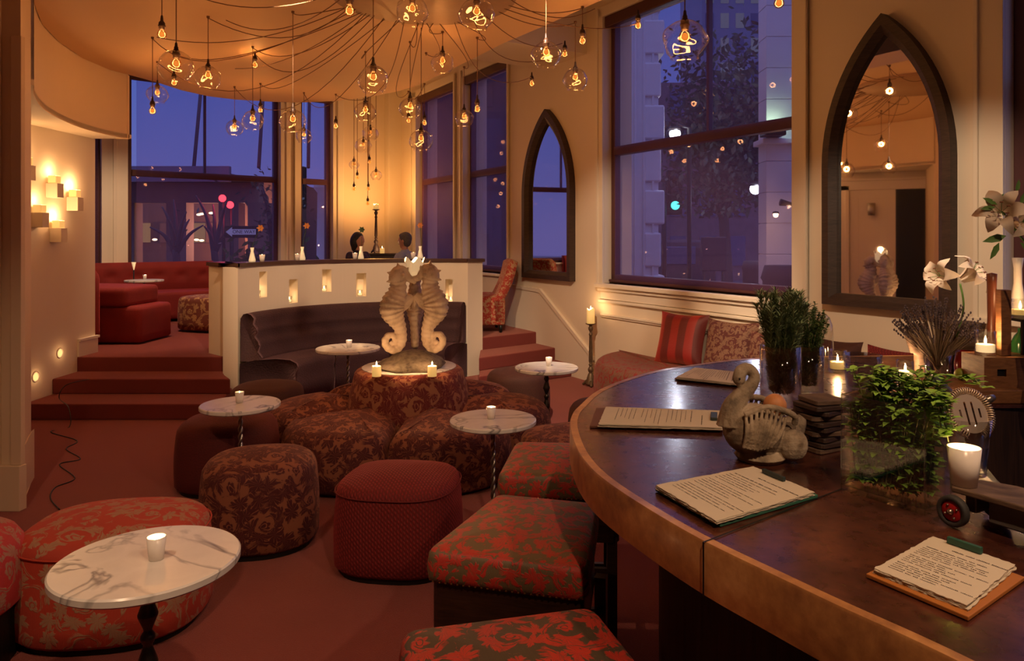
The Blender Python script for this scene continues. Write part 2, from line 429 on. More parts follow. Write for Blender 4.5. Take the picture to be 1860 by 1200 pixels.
# ---------------------------------------------------------------- mesh builder
class MB:
    def __init__(s):
        s.v = []; s.f = []; s.uv = []; s.sm = []
    def add(s, vs, fs, uvs=None, smooth=True):
        o = len(s.v)
        s.v += [tuple(x) for x in vs]
        for i, f in enumerate(fs):
            s.f.append(tuple(o + k for k in f))
            s.uv.append(uvs[i] if uvs else None)
            s.sm.append(smooth)
        return s
    def box(s, x0, x1, y0, y1, z0, z1, mat=None):
        vs = [Vector(p) for p in ((x0, y0, z0), (x1, y0, z0), (x1, y1, z0), (x0, y1, z0), (x0, y0, z1), (x1, y0, z1), (x1, y1, z1), (x0, y1, z1))]
        if mat is not None: vs = [mat @ p for p in vs]
        return s.add(vs, [(0, 3, 2, 1), (4, 5, 6, 7), (0, 1, 5, 4), (1, 2, 6, 5), (2, 3, 7, 6), (3, 0, 4, 7)], None, False)
    def prism(s, poly, z0, z1, smooth=False, mat=None):
        n = len(poly)
        area = sum(poly[i][0] * poly[(i + 1) % n][1] - poly[(i + 1) % n][0] * poly[i][1] for i in range(n))
        if area < 0: poly = list(reversed(poly))
        vs = [Vector((p[0], p[1], z0)) for p in poly] + [Vector((p[0], p[1], z1)) for p in poly]
        if mat is not None: vs = [mat @ p for p in vs]
        s.add(vs, [tuple(reversed(range(n))), tuple(range(n, 2 * n))], None, False)
        o = len(s.v) - 2 * n
        for i in range(n):
            j = (i + 1) % n
            s.f.append((o + i, o + j, o + n + j, o + n + i)); s.uv.append(None); s.sm.append(smooth)
        return s
    def lathe(s, prof, c=(0, 0, 0), seg=24, mat=None, crumple=0.0, sx=1.0, sy=1.0):
        n = len(prof); vs = []; fs = []; uvs = []
        for i, (r, z) in enumerate(prof):
            for k in range(seg):
                a = 2 * PI * k / seg
                rr = max(r, 1e-4)
                if crumple:
                    rr *= 1 + crumple * noise.noise(Vector((math.cos(a) * 1.6 + c[0] * 9, math.sin(a) * 1.6 + c[1] * 7, z * 18)))
                p = Vector((math.cos(a) * rr * sx, math.sin(a) * rr * sy, z))
                if mat is not None: p = mat @ p
                vs.append(Vector(c) + p)
        for i in range(n - 1):
            for k in range(seg):
                k2 = (k + 1) % seg
                fs.append((i * seg + k, i * seg + k2, (i + 1) * seg + k2, (i + 1) * seg + k))
                r0 = max(prof[i][0], prof[i + 1][0])
                uvs.append([(2 * PI * q / seg * r0, z) for q, z in ((k, prof[i][1]), (k + 1, prof[i][1]), (k + 1, prof[i + 1][1]), (k, prof[i + 1][1]))])
        s.add(vs, fs, uvs)
        return s
    def tube(s, pts, r, seg=8, caps=True, flat=1.0, twist=0.0):
        pts = [Vector(p) for p in pts]
        n = len(pts)
        rs = r if isinstance(r, (list, tuple)) else [r] * n
        vs = []; fs = []
        up = None
        for i in range(n):
            t = (pts[min(i + 1, n - 1)] - pts[max(i - 1, 0)])
            if t.length < 1e-9: t = Vector((0, 0, 1))
            t.normalize()
            if up is None:
                up = Vector((0, 0, 1)) if abs(t.z) < 0.9 else Vector((0, 1, 0))
                up = (up - t * up.dot(t)).normalized()
            else:
                up = up - t * up.dot(t)
                up = up.normalized() if up.length > 1e-6 else Vector((1, 0, 0))
            sd = t.cross(up)
            for k in range(seg):
                a = 2 * PI * k / seg + twist * i
                vs.append(pts[i] + up * (math.cos(a) * rs[i]) + sd * (math.sin(a) * rs[i] * flat))
        for i in range(n - 1):
            for k in range(seg):
                k2 = (k + 1) % seg
                fs.append((i * seg + k, (i + 1) * seg + k, (i + 1) * seg + k2, i * seg + k2))
        if caps:
            fs.append(tuple(range(seg))); fs.append(tuple(reversed(range((n - 1) * seg, n * seg))))
        return s.add(vs, fs)
    def sphere(s, c, r, seg=14, rings=9, sc=(1, 1, 1), mat=None):
        prof = [(math.sin(PI * i / rings) * r, -math.cos(PI * i / rings) * r) for i in range(rings + 1)]
        m = Matrix.Diagonal((sc[0], sc[1], sc[2])).to_3x3()
        if mat is not None: m = mat.to_3x3() @ m
        return s.lathe(prof, c, seg, m)
    def cushion(s, poly, z0, z1, rr=0.05, puff=0.03, rb=0.02, taper=0.0, bulge=0.0, inner=4, mat=None):
        """upholstered solid over a convex outline, rounded rim, UVs in metres"""
        n = len(poly)
        area = sum(poly[i][0] * poly[(i + 1) % n][1] - poly[(i + 1) % n][0] * poly[i][1] for i in range(n))
        if area < 0: poly = list(reversed(poly))
        P = [Vector((p[0], p[1])) for p in poly]
        cen = sum(P, Vector((0, 0))) / n
        nr = []
        for i in range(n):
            e = P[(i + 1) % n] - P[i - 1]
            nr.append(Vector((e.y, -e.x)).normalized())
        per = [0.0]
        for i in range(n):
            per.append(per[-1] + (P[(i + 1) % n] - P[i]).length)
        rings = []   # (offset inward, z)
        rings.append((rb, z0, 's'))
        rings.append((0.0, z0 + rb, 's'))
        for k in range(1, 5):
            t = k / 5
            rings.append((taper * t - bulge * math.sin(PI * t), z0 + rb + (z1 - rr - z0 - rb) * t, 's'))
        rings.append((taper, z1 - rr, 's'))
        for k in range(1, 5):
            a = PI / 2 * k / 4
            rings.append((taper + rr * (1 - math.cos(a)), z1 - rr + rr * math.sin(a), 's' if k < 3 else 't'))
        vs = []; kinds = []
        for off, z, kd in rings:
            for i in range(n):
                q = P[i] - nr[i] * off
                vs.append(Vector((q.x, q.y, z)))
            kinds.append(kd)
        off = rings[-1][0]
        for k in range(1, inner + 1):
            f = 1 - k / (inner + 0.5)
            for i in range(n):
                q = cen + (P[i] - nr[i] * off - cen) * f
                vs.append(Vector((q.x, q.y, z1 + puff * (1 - f * f))))
            kinds.append('t')
        nrings = len(kinds)
        vs.append(Vector((cen.x, cen.y, z1 + puff)))
        fs = []; uvs = []
        for i in range(nrings - 1):
            for k in range(n):
                k2 = (k + 1) % n
                f = (i * n + k, i * n + k2, (i + 1) * n + k2, (i + 1) * n + k)
                fs.append(f)
                if kinds[i + 1] == 's':
                    zz = [vs[q].z for q in f]
                    uvs.append([(per[k], zz[0]), (per[k + 1], zz[1]), (per[k + 1], zz[2]), (per[k], zz[3])])
                else:
                    uvs.append([(vs[q].x + 0.37, vs[q].y + 0.71) for q in f])
        b0 = (nrings - 1) * n
        for k in range(n):
            f = (b0 + k, b0 + (k + 1) % n, nrings * n)
            fs.append(f); uvs.append([(vs[q].x + 0.37, vs[q].y + 0.71) for q in f])
        fs.append(tuple(reversed(range(n)))); uvs.append([(vs[q].x, vs[q].y) for q in reversed(range(n))])
        if mat is not None: vs = [mat @ p for p in vs]
        return s.add(vs, fs, uvs)
    def build(s, name, mat, parent=None, world=False, bevel=0.0, loc=None, subsurf=0, remesh=0.0, auto=True):
        me = bpy.data.meshes.new(name)
        vs = s.v
        if world and parent is not None:
            inv = xf(parent).inverted()
            vs = [inv @ Vector(p) for p in vs]
        if loc is not None and parent is None:
            L = Vector(loc); vs = [Vector(p) - L for p in vs]
        me.from_pydata([tuple(p) for p in vs], [], s.f)
        me.polygons.foreach_set('use_smooth', s.sm)
        if any(u is not None for u in s.uv):
            ul = me.uv_layers.new(name='UVMap')
            data = []
            for f, u in zip(s.f, s.uv):
                if u is None: u = [(s.v[k][0] + s.v[k][1] * 0.6, s.v[k][2] + s.v[k][1] * 0.6) for k in f]
                for q in u: data += [q[0], q[1]]
            ul.data.foreach_set('uv', data)
        me.materials.append(mat)
        me.update()
        o = bpy.data.objects.new(name, me)
        COL.objects.link(o)
        if parent is not None: o.parent = parent
        if loc is not None and parent is None: o.location = loc
        if remesh:
            md = o.modifiers.new('fuse', 'REMESH'); md.mode = 'VOXEL'; md.voxel_size = remesh; md.use_smooth_shade = True
            m2 = o.modifiers.new('soften', 'SMOOTH'); m2.factor = 0.6; m2.iterations = 3
        if bevel:
            md = o.modifiers.new('bevel', 'BEVEL'); md.width = bevel; md.segments = 2; md.limit_method = 'ANGLE'; md.angle_limit = R(40)
        if subsurf:
            md = o.modifiers.new('sub', 'SUBSURF'); md.levels = subsurf; md.render_levels = subsurf
        return o

def xf(o):
    return Matrix.Translation(o.location) @ o.rotation_euler.to_matrix().to_4x4()

def tag(o, label=None, cat=None, group=None, kind=None):
    if label: o['label'] = label
    if cat: o['category'] = cat
    if group: o['group'] = group
    if kind: o['kind'] = kind
    return o

def thing(name, label, cat, loc=(0, 0, 0), rz=0.0, group=None, kind=None):
    o = bpy.data.objects.new(name, None)
    o.empty_display_size = 0.1
    COL.objects.link(o)
    o.location = loc; o.rotation_euler = (0, 0, rz)
    return tag(o, label, cat, group, kind)

def dup(root, loc, rz=0.0, label=None, group=None):
    def cp(o, par):
        c = o.copy(); COL.objects.link(c)
        if par is not None: c.parent = par
        for ch in [x for x in bpy.data.objects if x.parent == o]:
            cp(ch, c)
        return c
    c = cp(root, None)
    c.location = loc; c.rotation_euler = (0, 0, rz)
    if label: c['label'] = label
    if group: c['group'] = group
    return c

def struct(name, mb, mat, bevel=0.0, kind='structure'):
    o = mb.build(name, mat, bevel=bevel)
    o['kind'] = kind
    return o

def lamp(loc, power, color, parent, r=0.02, name='light'):
    l = bpy.data.lights.new(name, 'POINT')
    l.energy = power; l.color = color; l.shadow_soft_size = r
    o = bpy.data.objects.new(name, l)
    COL.objects.link(o)
    o.location = loc
    if parent is not None: o.parent = parent
    return o

def catmull(pts, k=6):
    pts = [Vector(p) for p in pts]
    out = []
    n = len(pts)
    for i in range(n - 1):
        p0 = pts[max(i - 1, 0)]; p1 = pts[i]; p2 = pts[i + 1]; p3 = pts[min(i + 2, n - 1)]
        for j in range(k):
            t = j / k
            out.append(0.5 * ((2 * p1) + (p2 - p0) * t + (2 * p0 - 5 * p1 + 4 * p2 - p3) * t * t + (-p0 + 3 * p1 - 3 * p2 + p3) * t ** 3))
    out.append(pts[-1])
    return out

def cat1(vals, k=6):
    return [v.x for v in catmull([Vector((x, 0, 0)) for x in vals], k)]

def superell(a, b, e=2.6, n=40, rot=0.0):
    out = []
    for i in range(n):
        t = 2 * PI * i / n
        c, s_ = math.cos(t), math.sin(t)
        x = a * math.copysign(abs(c) ** (2 / e), c); y = b * math.copysign(abs(s_) ** (2 / e), s_)
        out.append((x * math.cos(rot) - y * math.sin(rot), x * math.sin(rot) + y * math.cos(rot)))
    return out

def roundpoly(pts, r=0.05, k=4):
    out = []
    n = len(pts)
    for i in range(n):
        p = Vector(pts[i]); a = (Vector(pts[i - 1]) - p); b = (Vector(pts[(i + 1) % n]) - p)
        ra = min(r, a.length * 0.45); rb_ = min(r, b.length * 0.45)
        A = p + a.normalized() * ra; B = p + b.normalized() * rb_
        for j in range(k + 1):
            t = j / k
            q = A * (1 - t) ** 2 + p * 2 * t * (1 - t) + B * t * t
            out.append((q.x, q.y))
    # subdivide long edges
    res = []
    for i in range(len(out)):
        a = Vector(out[i]); b = Vector(out[(i + 1) % len(out)])
        m = max(1, int((b - a).length / 0.12))
        for j in range(m): 
            q = a + (b - a) * (j / m); res.append((q.x, q.y))
    return res

# ---------------------------------------------------------------- setting
ZC = 3.43          # dropped ceiling
ZU = 4.50          # upper ceiling above the windows
PLAT = 0.45
EX = Vector((0.509, -0.861, 0)); EY = Vector((0.861, 0.509, 0))
MW = Matrix(((EX.x, EY.x, 0, 0.70), (EX.y, EY.y, 0, 8.80), (0, 0, 1, 0), (0, 0, 0, 1)))      # right wall: x along (towards camera), y outward
X2 = Vector((0.764, 0.645, 0)).normalized(); Y2 = Vector((-X2.y, X2.x, 0))
O2 = Vector((-3.51, 13.36, 0)) - X2 * 9.0
MB2 = Matrix(((X2.x, Y2.x, 0, O2.x), (X2.y, Y2.y, 0, O2.y), (0, 0, 1, 0), (0, 0, 0, 1)))     # back left wall

def wy(u): return 5.90 / ((u - CXP) / FX + 0.591)
def ws(u): return (8.80 - wy(u)) / 0.861
def bs(u):
    k = (u - CXP) / FX
    return 9.0 - (13.36 * k + 3.51) / (0.645 * k - 0.764)

floor = MB().box(-12, 12, -4, 22, -0.2, 0.0)
struct('floor', floor, M['carpet'])

def wall_open(mb, s0, s1, z1, ops, th, m):
    xs = sorted(set([s0, s1] + [o[0] for o in ops] + [o[1] for o in ops]))
    for a, b in zip(xs, xs[1:]):
        op = [o for o in ops if o[0] <= a + 1e-6 and o[1] >= b - 1e-6]
        if op:
            mb.box(a, b, 0, th, 0, op[0][2], m); mb.box(a, b, 0, th, op[0][3], z1, m)
        else:
            mb.box(a, b, 0, th, 0, z1, m)

ZS, ZT = 1.17, 4.22
opsR = [(ws(757), ws(825), ZS, ZT), (ws(843), ws(924), ZS, ZT), (ws(1097), ws(1441), ZS, ZT), (ws(1825), ws(1825) + 2.6, ZS, ZT)]
w = MB(); wall_open(w, -6.25, 12.0, ZU, opsR, 0.4, MW)
struct('wall_right', w, M['wall'])
opsB = [(bs(60), bs(184), ZS, ZT), (bs(232), bs(509), ZS, ZT), (bs(546), bs(604), ZS, ZT)]
w = MB(); wall_open(w, 1.0, 9.06, ZU, opsB, 0.35, MB2)
struct('wall_back', w, M['wall'])
c0 = MB2 @ Vector((9.06, 0, 0)); c1 = MW @ Vector((-6.25, 0, 0))
dv = (c1 - c0).normalized(); pv = Vector((-dv.y, dv.x, 0))
w = MB().prism([(c0.x, c0.y), (c1.x, c1.y), (c1.x + pv.x * 0.3, c1.y + pv.y * 0.3), (c0.x + pv.x * 0.3, c0.y + pv.y * 0.3)], 0, ZU)
struct('wall_corner', w, M['wall'])
w = MB().box(-12, 12, -4.0, -3.8, 0, ZU)
struct('wall_front', w, M['wall'])
w = MB().box(-4.2, -3.9, -3.8, 4.66, 0, ZC)
struct('wall_left', w, M['wall'])
w = MB().box(-4.95, -4.70, 5.2, 8.06, 0, 2.76)
struct('wall_niche', w, M['wall'])
w = MB().box(-12.2, -12.0, -3.8, 14, 0, ZU)
struct('wall_far_left', w, M['wall'])
# ceilings
cpts = [(1093, 0), (1000, 42), (911, 80), (860, 106), (807, 132), (750, 158), (722, 166), (680, 174), (640, 180), (600, 184), (550, 186), (500, 185), (430, 181), (380, 175), (330, 164), (290, 151), (235, 136)]
cl = [G(u, v, ZC) for u, v in cpts]
fasc = [(-4.29, 7.97), (-4.34, 7.7), (-4.32, 7.2), (-4.17, 6.6), (-3.96, 6.05), (-3.66, 5.5), (-3.46, 5.2)]
far = cl[0] + (cl[0] - cl[3]).normalized() * 9.0
poly = [(far.x, far.y)] + [(p.x, p.y) for p in cl] + fasc[1:] + [(-3.46, 4.6), (-3.95, 4.6), (-3.95, -3.9), (far.x, -3.9)]
def smoothclose(poly): return poly
cm = MB()
# triangulate the ceiling as a fan around an inner point (shape is star-like)
cen = Vector((0.0, 3.5))
n = len(poly)
vs = [Vector((p[0], p[1], ZC)) for p in poly] + [Vector((p[0], p[1], ZC + 0.12)) for p in poly] + [Vector((cen.x, cen.y, ZC)), Vector((cen.x, cen.y, ZC + 0.12))]
fs = []
for i in range(n):
    j = (i + 1) % n
    fs += [(2 * n, i, j), (2 * n + 1, n + j, n + i), (i, n + i, n + j, j)]
cm.add(vs, fs, None, False)
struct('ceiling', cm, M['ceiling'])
_l = MB2 @ Vector((0, 0.2, 0)); _c0 = MB2 @ Vector((9.06, 0.2, 0)); _c1 = MW @ Vector((-6.25, 0.25, 0)); _r = MW @ Vector((12, 0.25, 0))
up = MB().prism([(-12, -4), (_r.x, -4), (_r.x, _r.y), (_c1.x, _c1.y), (_c0.x, _c0.y), (_l.x, _l.y), (-12, _l.y)], ZU, ZU + 0.2)
struct('ceiling_upper', up, M['wall'])
bm_ = MB().box(-0.95, -0.02, -2.4, 0.0, 3.87, ZU, MW)
struct('trim_1', bm_, M['trim'])
# curved bulkhead on the left and its underside
fm = MB()
fc = catmull([Vector((p[0], p[1], 0)) for p in fasc], 5)
vs = []; fs = []
for p in fc: vs += [Vector((p.x, p.y, 2.75)), Vector((p.x, p.y, ZC + 0.02))]
for i in range(len(fc) - 1): fs.append((2 * i, 2 * i + 2, 2 * i + 3, 2 * i + 1))
fm.add(vs, fs)
fm.box(-4.42, -4.29, 7.95, 7.99, 2.75, ZC)
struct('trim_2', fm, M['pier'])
sp = [(p.x, p.y) for p in fc] + [(-3.9, 4.66), (-12, 4.66), (-12, 8.03), (-4.29, 8.03)]
sm = MB().prism(sp, 2.76, 2.80)
struct('ceiling_soffit', sm, M['wall'])
# pier at the left edge with plinth
pm = MB()
pm.prism([(-3.95, 4.64), (-3.17, 4.64), (-3.48, 5.20), (-4.95, 5.35), (-4.95, 5.2), (-3.95, 5.2)], 0, ZC)
pm.prism([(-3.42, 4.60), (-3.15, 4.60), (-3.145, 4.66), (-3.42, 4.66)], 0, 0.28)
pm.prism([(-3.40, 4.615), (-3.29, 4.615), (-3.29, 4.66), (-3.40, 4.66)], 0.28, ZC)
pm.prism([(-3.22, 4.62), (-3.155, 4.62), (-3.155, 4.66), (-3.22, 4.66)], 0.28, 2.95)
pm.prism([(-3.46, 5.17), (-3.49, 5.25), (-3.30, 4.86), (-3.28, 4.84)], 0, 0.35)
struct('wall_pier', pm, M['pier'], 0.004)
# platform and steps
platp = [(-12, 7.74), (-3.15, 7.74), (-3.45, 8.02), (-2.4, 9.25), (-0.57, 9.22), (0.285, 9.93), (0.6, 9.6), (2.0, 11.0), (-2.0, 16), (-12, 16)]
pl = MB().prism(platp, 0.0, PLAT)
struct('floor_platform', pl, M['carpet'], 0.012)
st = MB()
st.prism([(-4.70, 6.90), (-2.77, 6.90), (-2.95, 7.2), (-3.1, 7.9), (-4.70, 7.9)], 0, 0.15)
st.prism([(-4.70, 7.33), (-2.94, 7.33), (-3.12, 7.6), (-3.2, 7.9), (-4.70, 7.9)], 0.15, 0.30)
struct('floor_steps_left', st, M['carpet'], 0.012)
st = MB()
a, b = G(870, 684, 0.15), G(1067, 657, 0.15); b2 = b + (b - a) * 0.03
st.prism([(a.x, a.y), (b2.x, b2.y), (0.2, 9.95), (-0.6, 9.3)], 0, 0.15)
a, b = G(870, 650, 0.30), G(1034, 628, 0.30); b2 = b + (b - a) * 0.05
st.prism([(a.x, a.y), (b2.x, b2.y), (0.2, 9.95), (-0.6, 9.3)], 0.15, 0.30)
struct('floor_steps_right', st, M['carpet'], 0.012)
# baseboard beside the stairs, stepped skirting
def wallslab(pts, t, name, mat=None, off=0.0):
    mb = MB()
    m = MW @ Matrix.Translation((0, -off, 0)) @ Matrix(((1, 0, 0, 0), (0, 0, -1, 0), (0, 1, 0, 0), (0, 0, 0, 1)))
    mb.prism(pts, 0.0, t, mat=m)
    return mb
sk = wallslab([(-1.9, 0.3), (-1.9, 1.02), (-1.05, 1.0), (0.12, 0.30), (0.12, 0.0), (-0.9, 0.0)], 0.02, 'x')
sk2 = wallslab([(-1.9, 1.0), (-1.9, 1.04), (-1.04, 1.025), (0.15, 0.31), (0.15, 0.26), (-1.05, 0.975)], 0.035, 'x')
for q in (sk2,): sk.add(q.v, q.f, None, False)
sk.box(0.12, 12, -0.02, 0.0, 0, 0.20, MW)
sk.box(0.12, 12, -0.03, 0.0, 0.20, 0.23, MW)
struct('baseboard_right', sk, M['trim'])
bl = MB().box(-4.70, -4.68, 7.74, 8.08, PLAT, PLAT + 0.16)
bl.box(-4.70, -4.665, 7.74, 8.09, PLAT + 0.16, PLAT + 0.185)
struct('baseboard_left', bl, M['trim'])
# wainscot mouldings under the big window
s0, s1 = ws(1088), ws(1470)
wm = MB()
wm.box(s0, s1, -0.075, 0, 1.125, 1.165, MW); wm.box(s0 + 0.02, s1, -0.045, 0, 1.085, 1.125, MW)
wm.box(s0 + 0.05, s1, -0.02, 0, 0.99, 1.085, MW)
wm.box(s0 + 0.03, s1, -0.035, 0, 0.955, 0.985, MW)
wm.box(s0 + 0.06, 6.0, -0.03, 0, 0.80, 0.825, MW); wm.box(s0 + 0.06, 6.0, -0.018, 0, 0.78, 0.80, MW)
struct('trim_3', wm, M['trim'], 0.006)

# ---------------------------------------------------------------- windows
wcount = [0]
def window(m, s0, s1, z0, z1, rail=2.68, mull=(), header=True, casing=(0.12, 0.12), gap=0.03, shade=True, lg=0.13):
    wcount[0] += 1
    nm = 'window_%d' % wcount[0]
    base = m @ Vector((s0, 0.1, z0))
    root = thing(nm, None, None, base, kind='structure')
    fr = MB()
    t = 0.075
    y0, y1 = 0.10, 0.18
    fr.box(s0, s0 + t, y0, y1, z0, z1, m); fr.box(s1 - t, s1, y0, y1, z0, z1, m)
    fr.box(s0, s1, y0, y1, z0, z0 + 0.10, m); fr.box(s0, s1, y0, y1, z1 - 0.07, z1, m)
    fr.box(s0 + t, s1 - t, y0 - 0.02, y1, rail - 0.05, rail + 0.05, m)
    for q in mull: fr.box(q - 0.018, q + 0.018, y0 + 0.02, y1, rail, z1, m)
    fr.build('window_frame', M['winframe'], root, world=True, bevel=0.008)
    MB().box(s0 + t, s1 - t, 0.150, 0.156, z0 + 0.1, rail - 0.05, m).build('pane', M['pane'], root, world=True)
    MB().box(s0 + t, s1 - t, 0.165, 0.171, rail + 0.05, z1 - 0.07, m).build('pane', M['pane'], root, world=True)
    if shade:
        sh = MB()
        a = m @ Vector((s0 + lg, 0.055, z0 + 0.03)); b = m @ Vector((s1 - gap, 0.055, z0 + 0.03))
        ups = Vector((0, 0, z1 - z0 - 0.12))
        sh.add([a, b, b + ups, a + ups], [(0, 1, 2, 3)], None, False)
        sh.build('roller_shade', M['shade'], root, world=True)
        hb = MB().box(s0 + 0.01, s1 - 0.01, 0.0, 0.09, z1 - 0.13, z1, m)
        hb.build('shade_cassette', M['winframe'], root, world=True, bevel=0.01)
        MB().box(s0 + gap, s1 - gap, 0.045, 0.065, z0 + 0.02, z0 + 0.045, m).build('shade_bottom_bar', M['winframe'], root, world=True)
    cs = MB()
    ca, cb = casing
    cs.box(s0 - ca, s0, -0.025, 0, z0 - 0.02, z1 + 0.1, m); cs.box(s1, s1 + cb, -0.025, 0, z0 - 0.02, z1 + 0.1, m)
    cs.box(s0 - ca, s0 - ca + 0.03, -0.045, 0, z0 - 0.02, z1 + 0.1, m); cs.box(s1 + cb - 0.03, s1 + cb, -0.045, 0, z0 - 0.02, z1 + 0.1, m)
    cs.box(s0 - ca, s1 + cb, -0.025, 0, z1, z1 + 0.12, m)
    cs.box(s0 - ca - 0.01, s1 + cb + 0.01, -0.06, 0.1, z0 - 0.035, z0, m)
    cs.build('window_casing', M['trim'], root, world=True, bevel=0.004)
    return root
o = opsR
window(MW, o[0][0], o[0][1], ZS, ZT, casing=(0.2, 0.08))
window(MW, o[1][0], o[1][1], ZS, ZT, casing=(0.08, 0.04))
big = window(MW, o[2][0], o[2][1], ZS, ZT, mull=(ws(1268),), casing=(0.10, 0.16))
window(MW, o[3][0], o[3][1], ZS, ZT, casing=(0.18, 0.1))
o = opsB
window(MB2, o[0][0], o[0][1], ZS, ZT, casing=(0.1, 0.18))
window(MB2, o[1][0], o[1][1], ZS, ZT, mull=(bs(377),), casing=(0.18, 0.12))
window(MB2, o[2][0], o[2][1], ZS, ZT, casing=(0.12, 0.1))
# pilaster in the corner
pz = MB()
q = c1 - dv * 0.30
pz.prism([(c1.x, c1.y), (q.x, q.y), (q.x - pv.x * 0.18, q.y - pv.y * 0.18), (c1.x - pv.x * 0.16 , c1.y - pv.y * 0.16)], 0, ZU)
q1, q2 = c0 + dv * 0.12, c0 + dv * 0.20
pz.prism([(c0.x, c0.y), (q1.x, q1.y), (q1.x - pv.x * 0.06, q1.y - pv.y * 0.06), (c0.x - pv.x * 0.06, c0.y - pv.y * 0.06)], 0, ZU)
struct('trim_4', pz, M['trim'], 0.01)

# door and casing on the left side, seen in the arched mirror
dr = thing('door_1', None, None, (-4.69, 6.3, 0), kind='structure')
dm = MB()
for y0_, y1_ in ((5.12, 5.26), (6.44, 6.58)): dm.box(-4.70, -4.655, y0_, y1_, 0, 2.55); 
for y0_, y1_ in ((5.20, 5.26), (6.44, 6.50)): dm.box(-4.70, -4.63, y0_, y1_, 0, 2.47)
dm.box(-4.70, -4.655, 5.12, 6.58, 2.47, 2.62); dm.box(-4.70, -4.62, 5.10, 6.60, 2.62, 2.66)
dm.build('door_casing', M['trim'], dr, world=True, bevel=0.006)
dl = MB().box(-4.699, -4.68, 5.75, 6.44, 0, 2.47)
for z0_, z1_ in ((0.15, 0.95), (1.1, 2.35)):
    dl.box(-4.68, -4.672, 5.87, 5.89, z0_, z1_); dl.box(-4.68, -4.672, 6.30, 6.32, z0_, z1_)
    dl.box(-4.68, -4.672, 5.87, 6.32, z0_, z0_ + 0.02); dl.box(-4.68, -4.672, 5.87, 6.32, z1_ - 0.02, z1_)
dl.build('door_panel', M['trim'], dr, world=True)
MB().box(-4.699, -4.69, 5.26, 5.75, 0, 2.47).build('opening_shade_sheet', M['black'], dr, world=True)  # flat black sheet stands in for the shade beyond the door

ws_ = thing('wall_sconce', 'small metal half round wall lamp on the left door panel, seen in the large mirror', 'lamp', (-4.672, 6.1, 2.05))
MB().lathe([(0.0, 0), (0.055, 0), (0.060, 0.20), (0.056, 0.20), (0.05, 0.01), (0, 0.01)], (0.07, 0, 0), 20).build('lamp_shade', plain('brushed_nickel', (0.45, 0.42, 0.38), 0.35, 0.8), ws_)
MB().box(0, 0.03, -0.03, 0.03, 0.02, 0.12).build('bracket', M['iron'], ws_)

# ---------------------------------------------------------------- ceiling canopy and pendants
DC = Vector((-0.75, 5.32, ZC)); DR = 0.66
cp = MB()
cp.lathe([(0.0, -0.03), (DR - 0.01, -0.03), (DR, -0.02), (DR, 0.0)], (0, 0, 0), 64)
can = thing('ceiling_canopy', 'large round brown disc fixed flat to the ceiling, with lamp cords fanning out', 'canopy', DC)
cp.build('disc', plain('canopy_brown', (0.42, 0.24, 0.11), 0.5, 0.2), can)
M['bakelite'] = plain('dark_lamp_holder', (0.035, 0.016, 0.010), 0.4, 0.2)

def bulb_parts(root, k=1.0, drop=0.0, lamp_k=1.0):
    """socket, bulb, filament at the origin = bulb centre"""
    s = MB()
    s.lathe([(0.004, 0.125), (0.007, 0.12), (0.009, 0.10), (0.010, 0.088), (0.018, 0.078), (0.021, 0.070), (0.020, 0.062), (0.024, 0.058), (0.024, 0.052), (0.019, 0.048), (0.018, 0.030), (0.001, 0.030)], seg=14)
    s.build('lamp_holder', M['bakelite'], root)
    b = MB()
    b.lathe([(0.013, 0.036), (0.015, 0.028), (0.024, 0.016), (0.030, 0.0), (0.028, -0.014), (0.018, -0.027), (0.0, -0.032)], seg=16)
    bo = b.build('bulb', M['bulbglass'], root)
    f = MB()
    f.sphere((0, 0, -0.002), 0.0095, 8, 6, (1, 1, 1.5)); 
    f.build('filament', M['fil'], bo)
    g = MB(); g.sphere((0, 0, -0.002), 0.017, 10, 7, (1, 1, 1.15))
    g.build('inner_glow', M['halo'], bo)
    lamp((0, 0, -0.002), K_PEND * lamp_k, WARM, root, 0.03, 'bulb_light')

def globe(root, rad, seed, mouth=0.62):
    pr = []
    n = 13
    a0, a1 = R(8), R(180 - math.degrees(math.asin(mouth)) )
    for i in range(n + 1):
        a = a0 + (a1 - a0) * i / n
        r = math.sin(a) * rad * (1.0 if a < PI / 2 else 1.02)
        z = math.cos(a) * rad * 0.95
        pr.append((r, z - 0.02))
    pr.append((pr[-1][0] * 1.02, pr[-1][1] - 0.012))
    g = MB(); g.lathe(pr, (seed * 1.7, 0, 0), 30, crumple=0.16)
    g.v = [(x - seed * 1.7, y, z) for x, y, z in g.v]
    g.build('glass_globe', M['globe'], root)
    c = MB(); c.lathe([(0.0, pr[0][1] + 0.022), (0.012, pr[0][1] + 0.022), (0.013, pr[0][1] - 0.0), (rad * 0.16, pr[0][1] - 0.004)], seg=12)
    c.build('globe_cap', M['bakelite'], root)

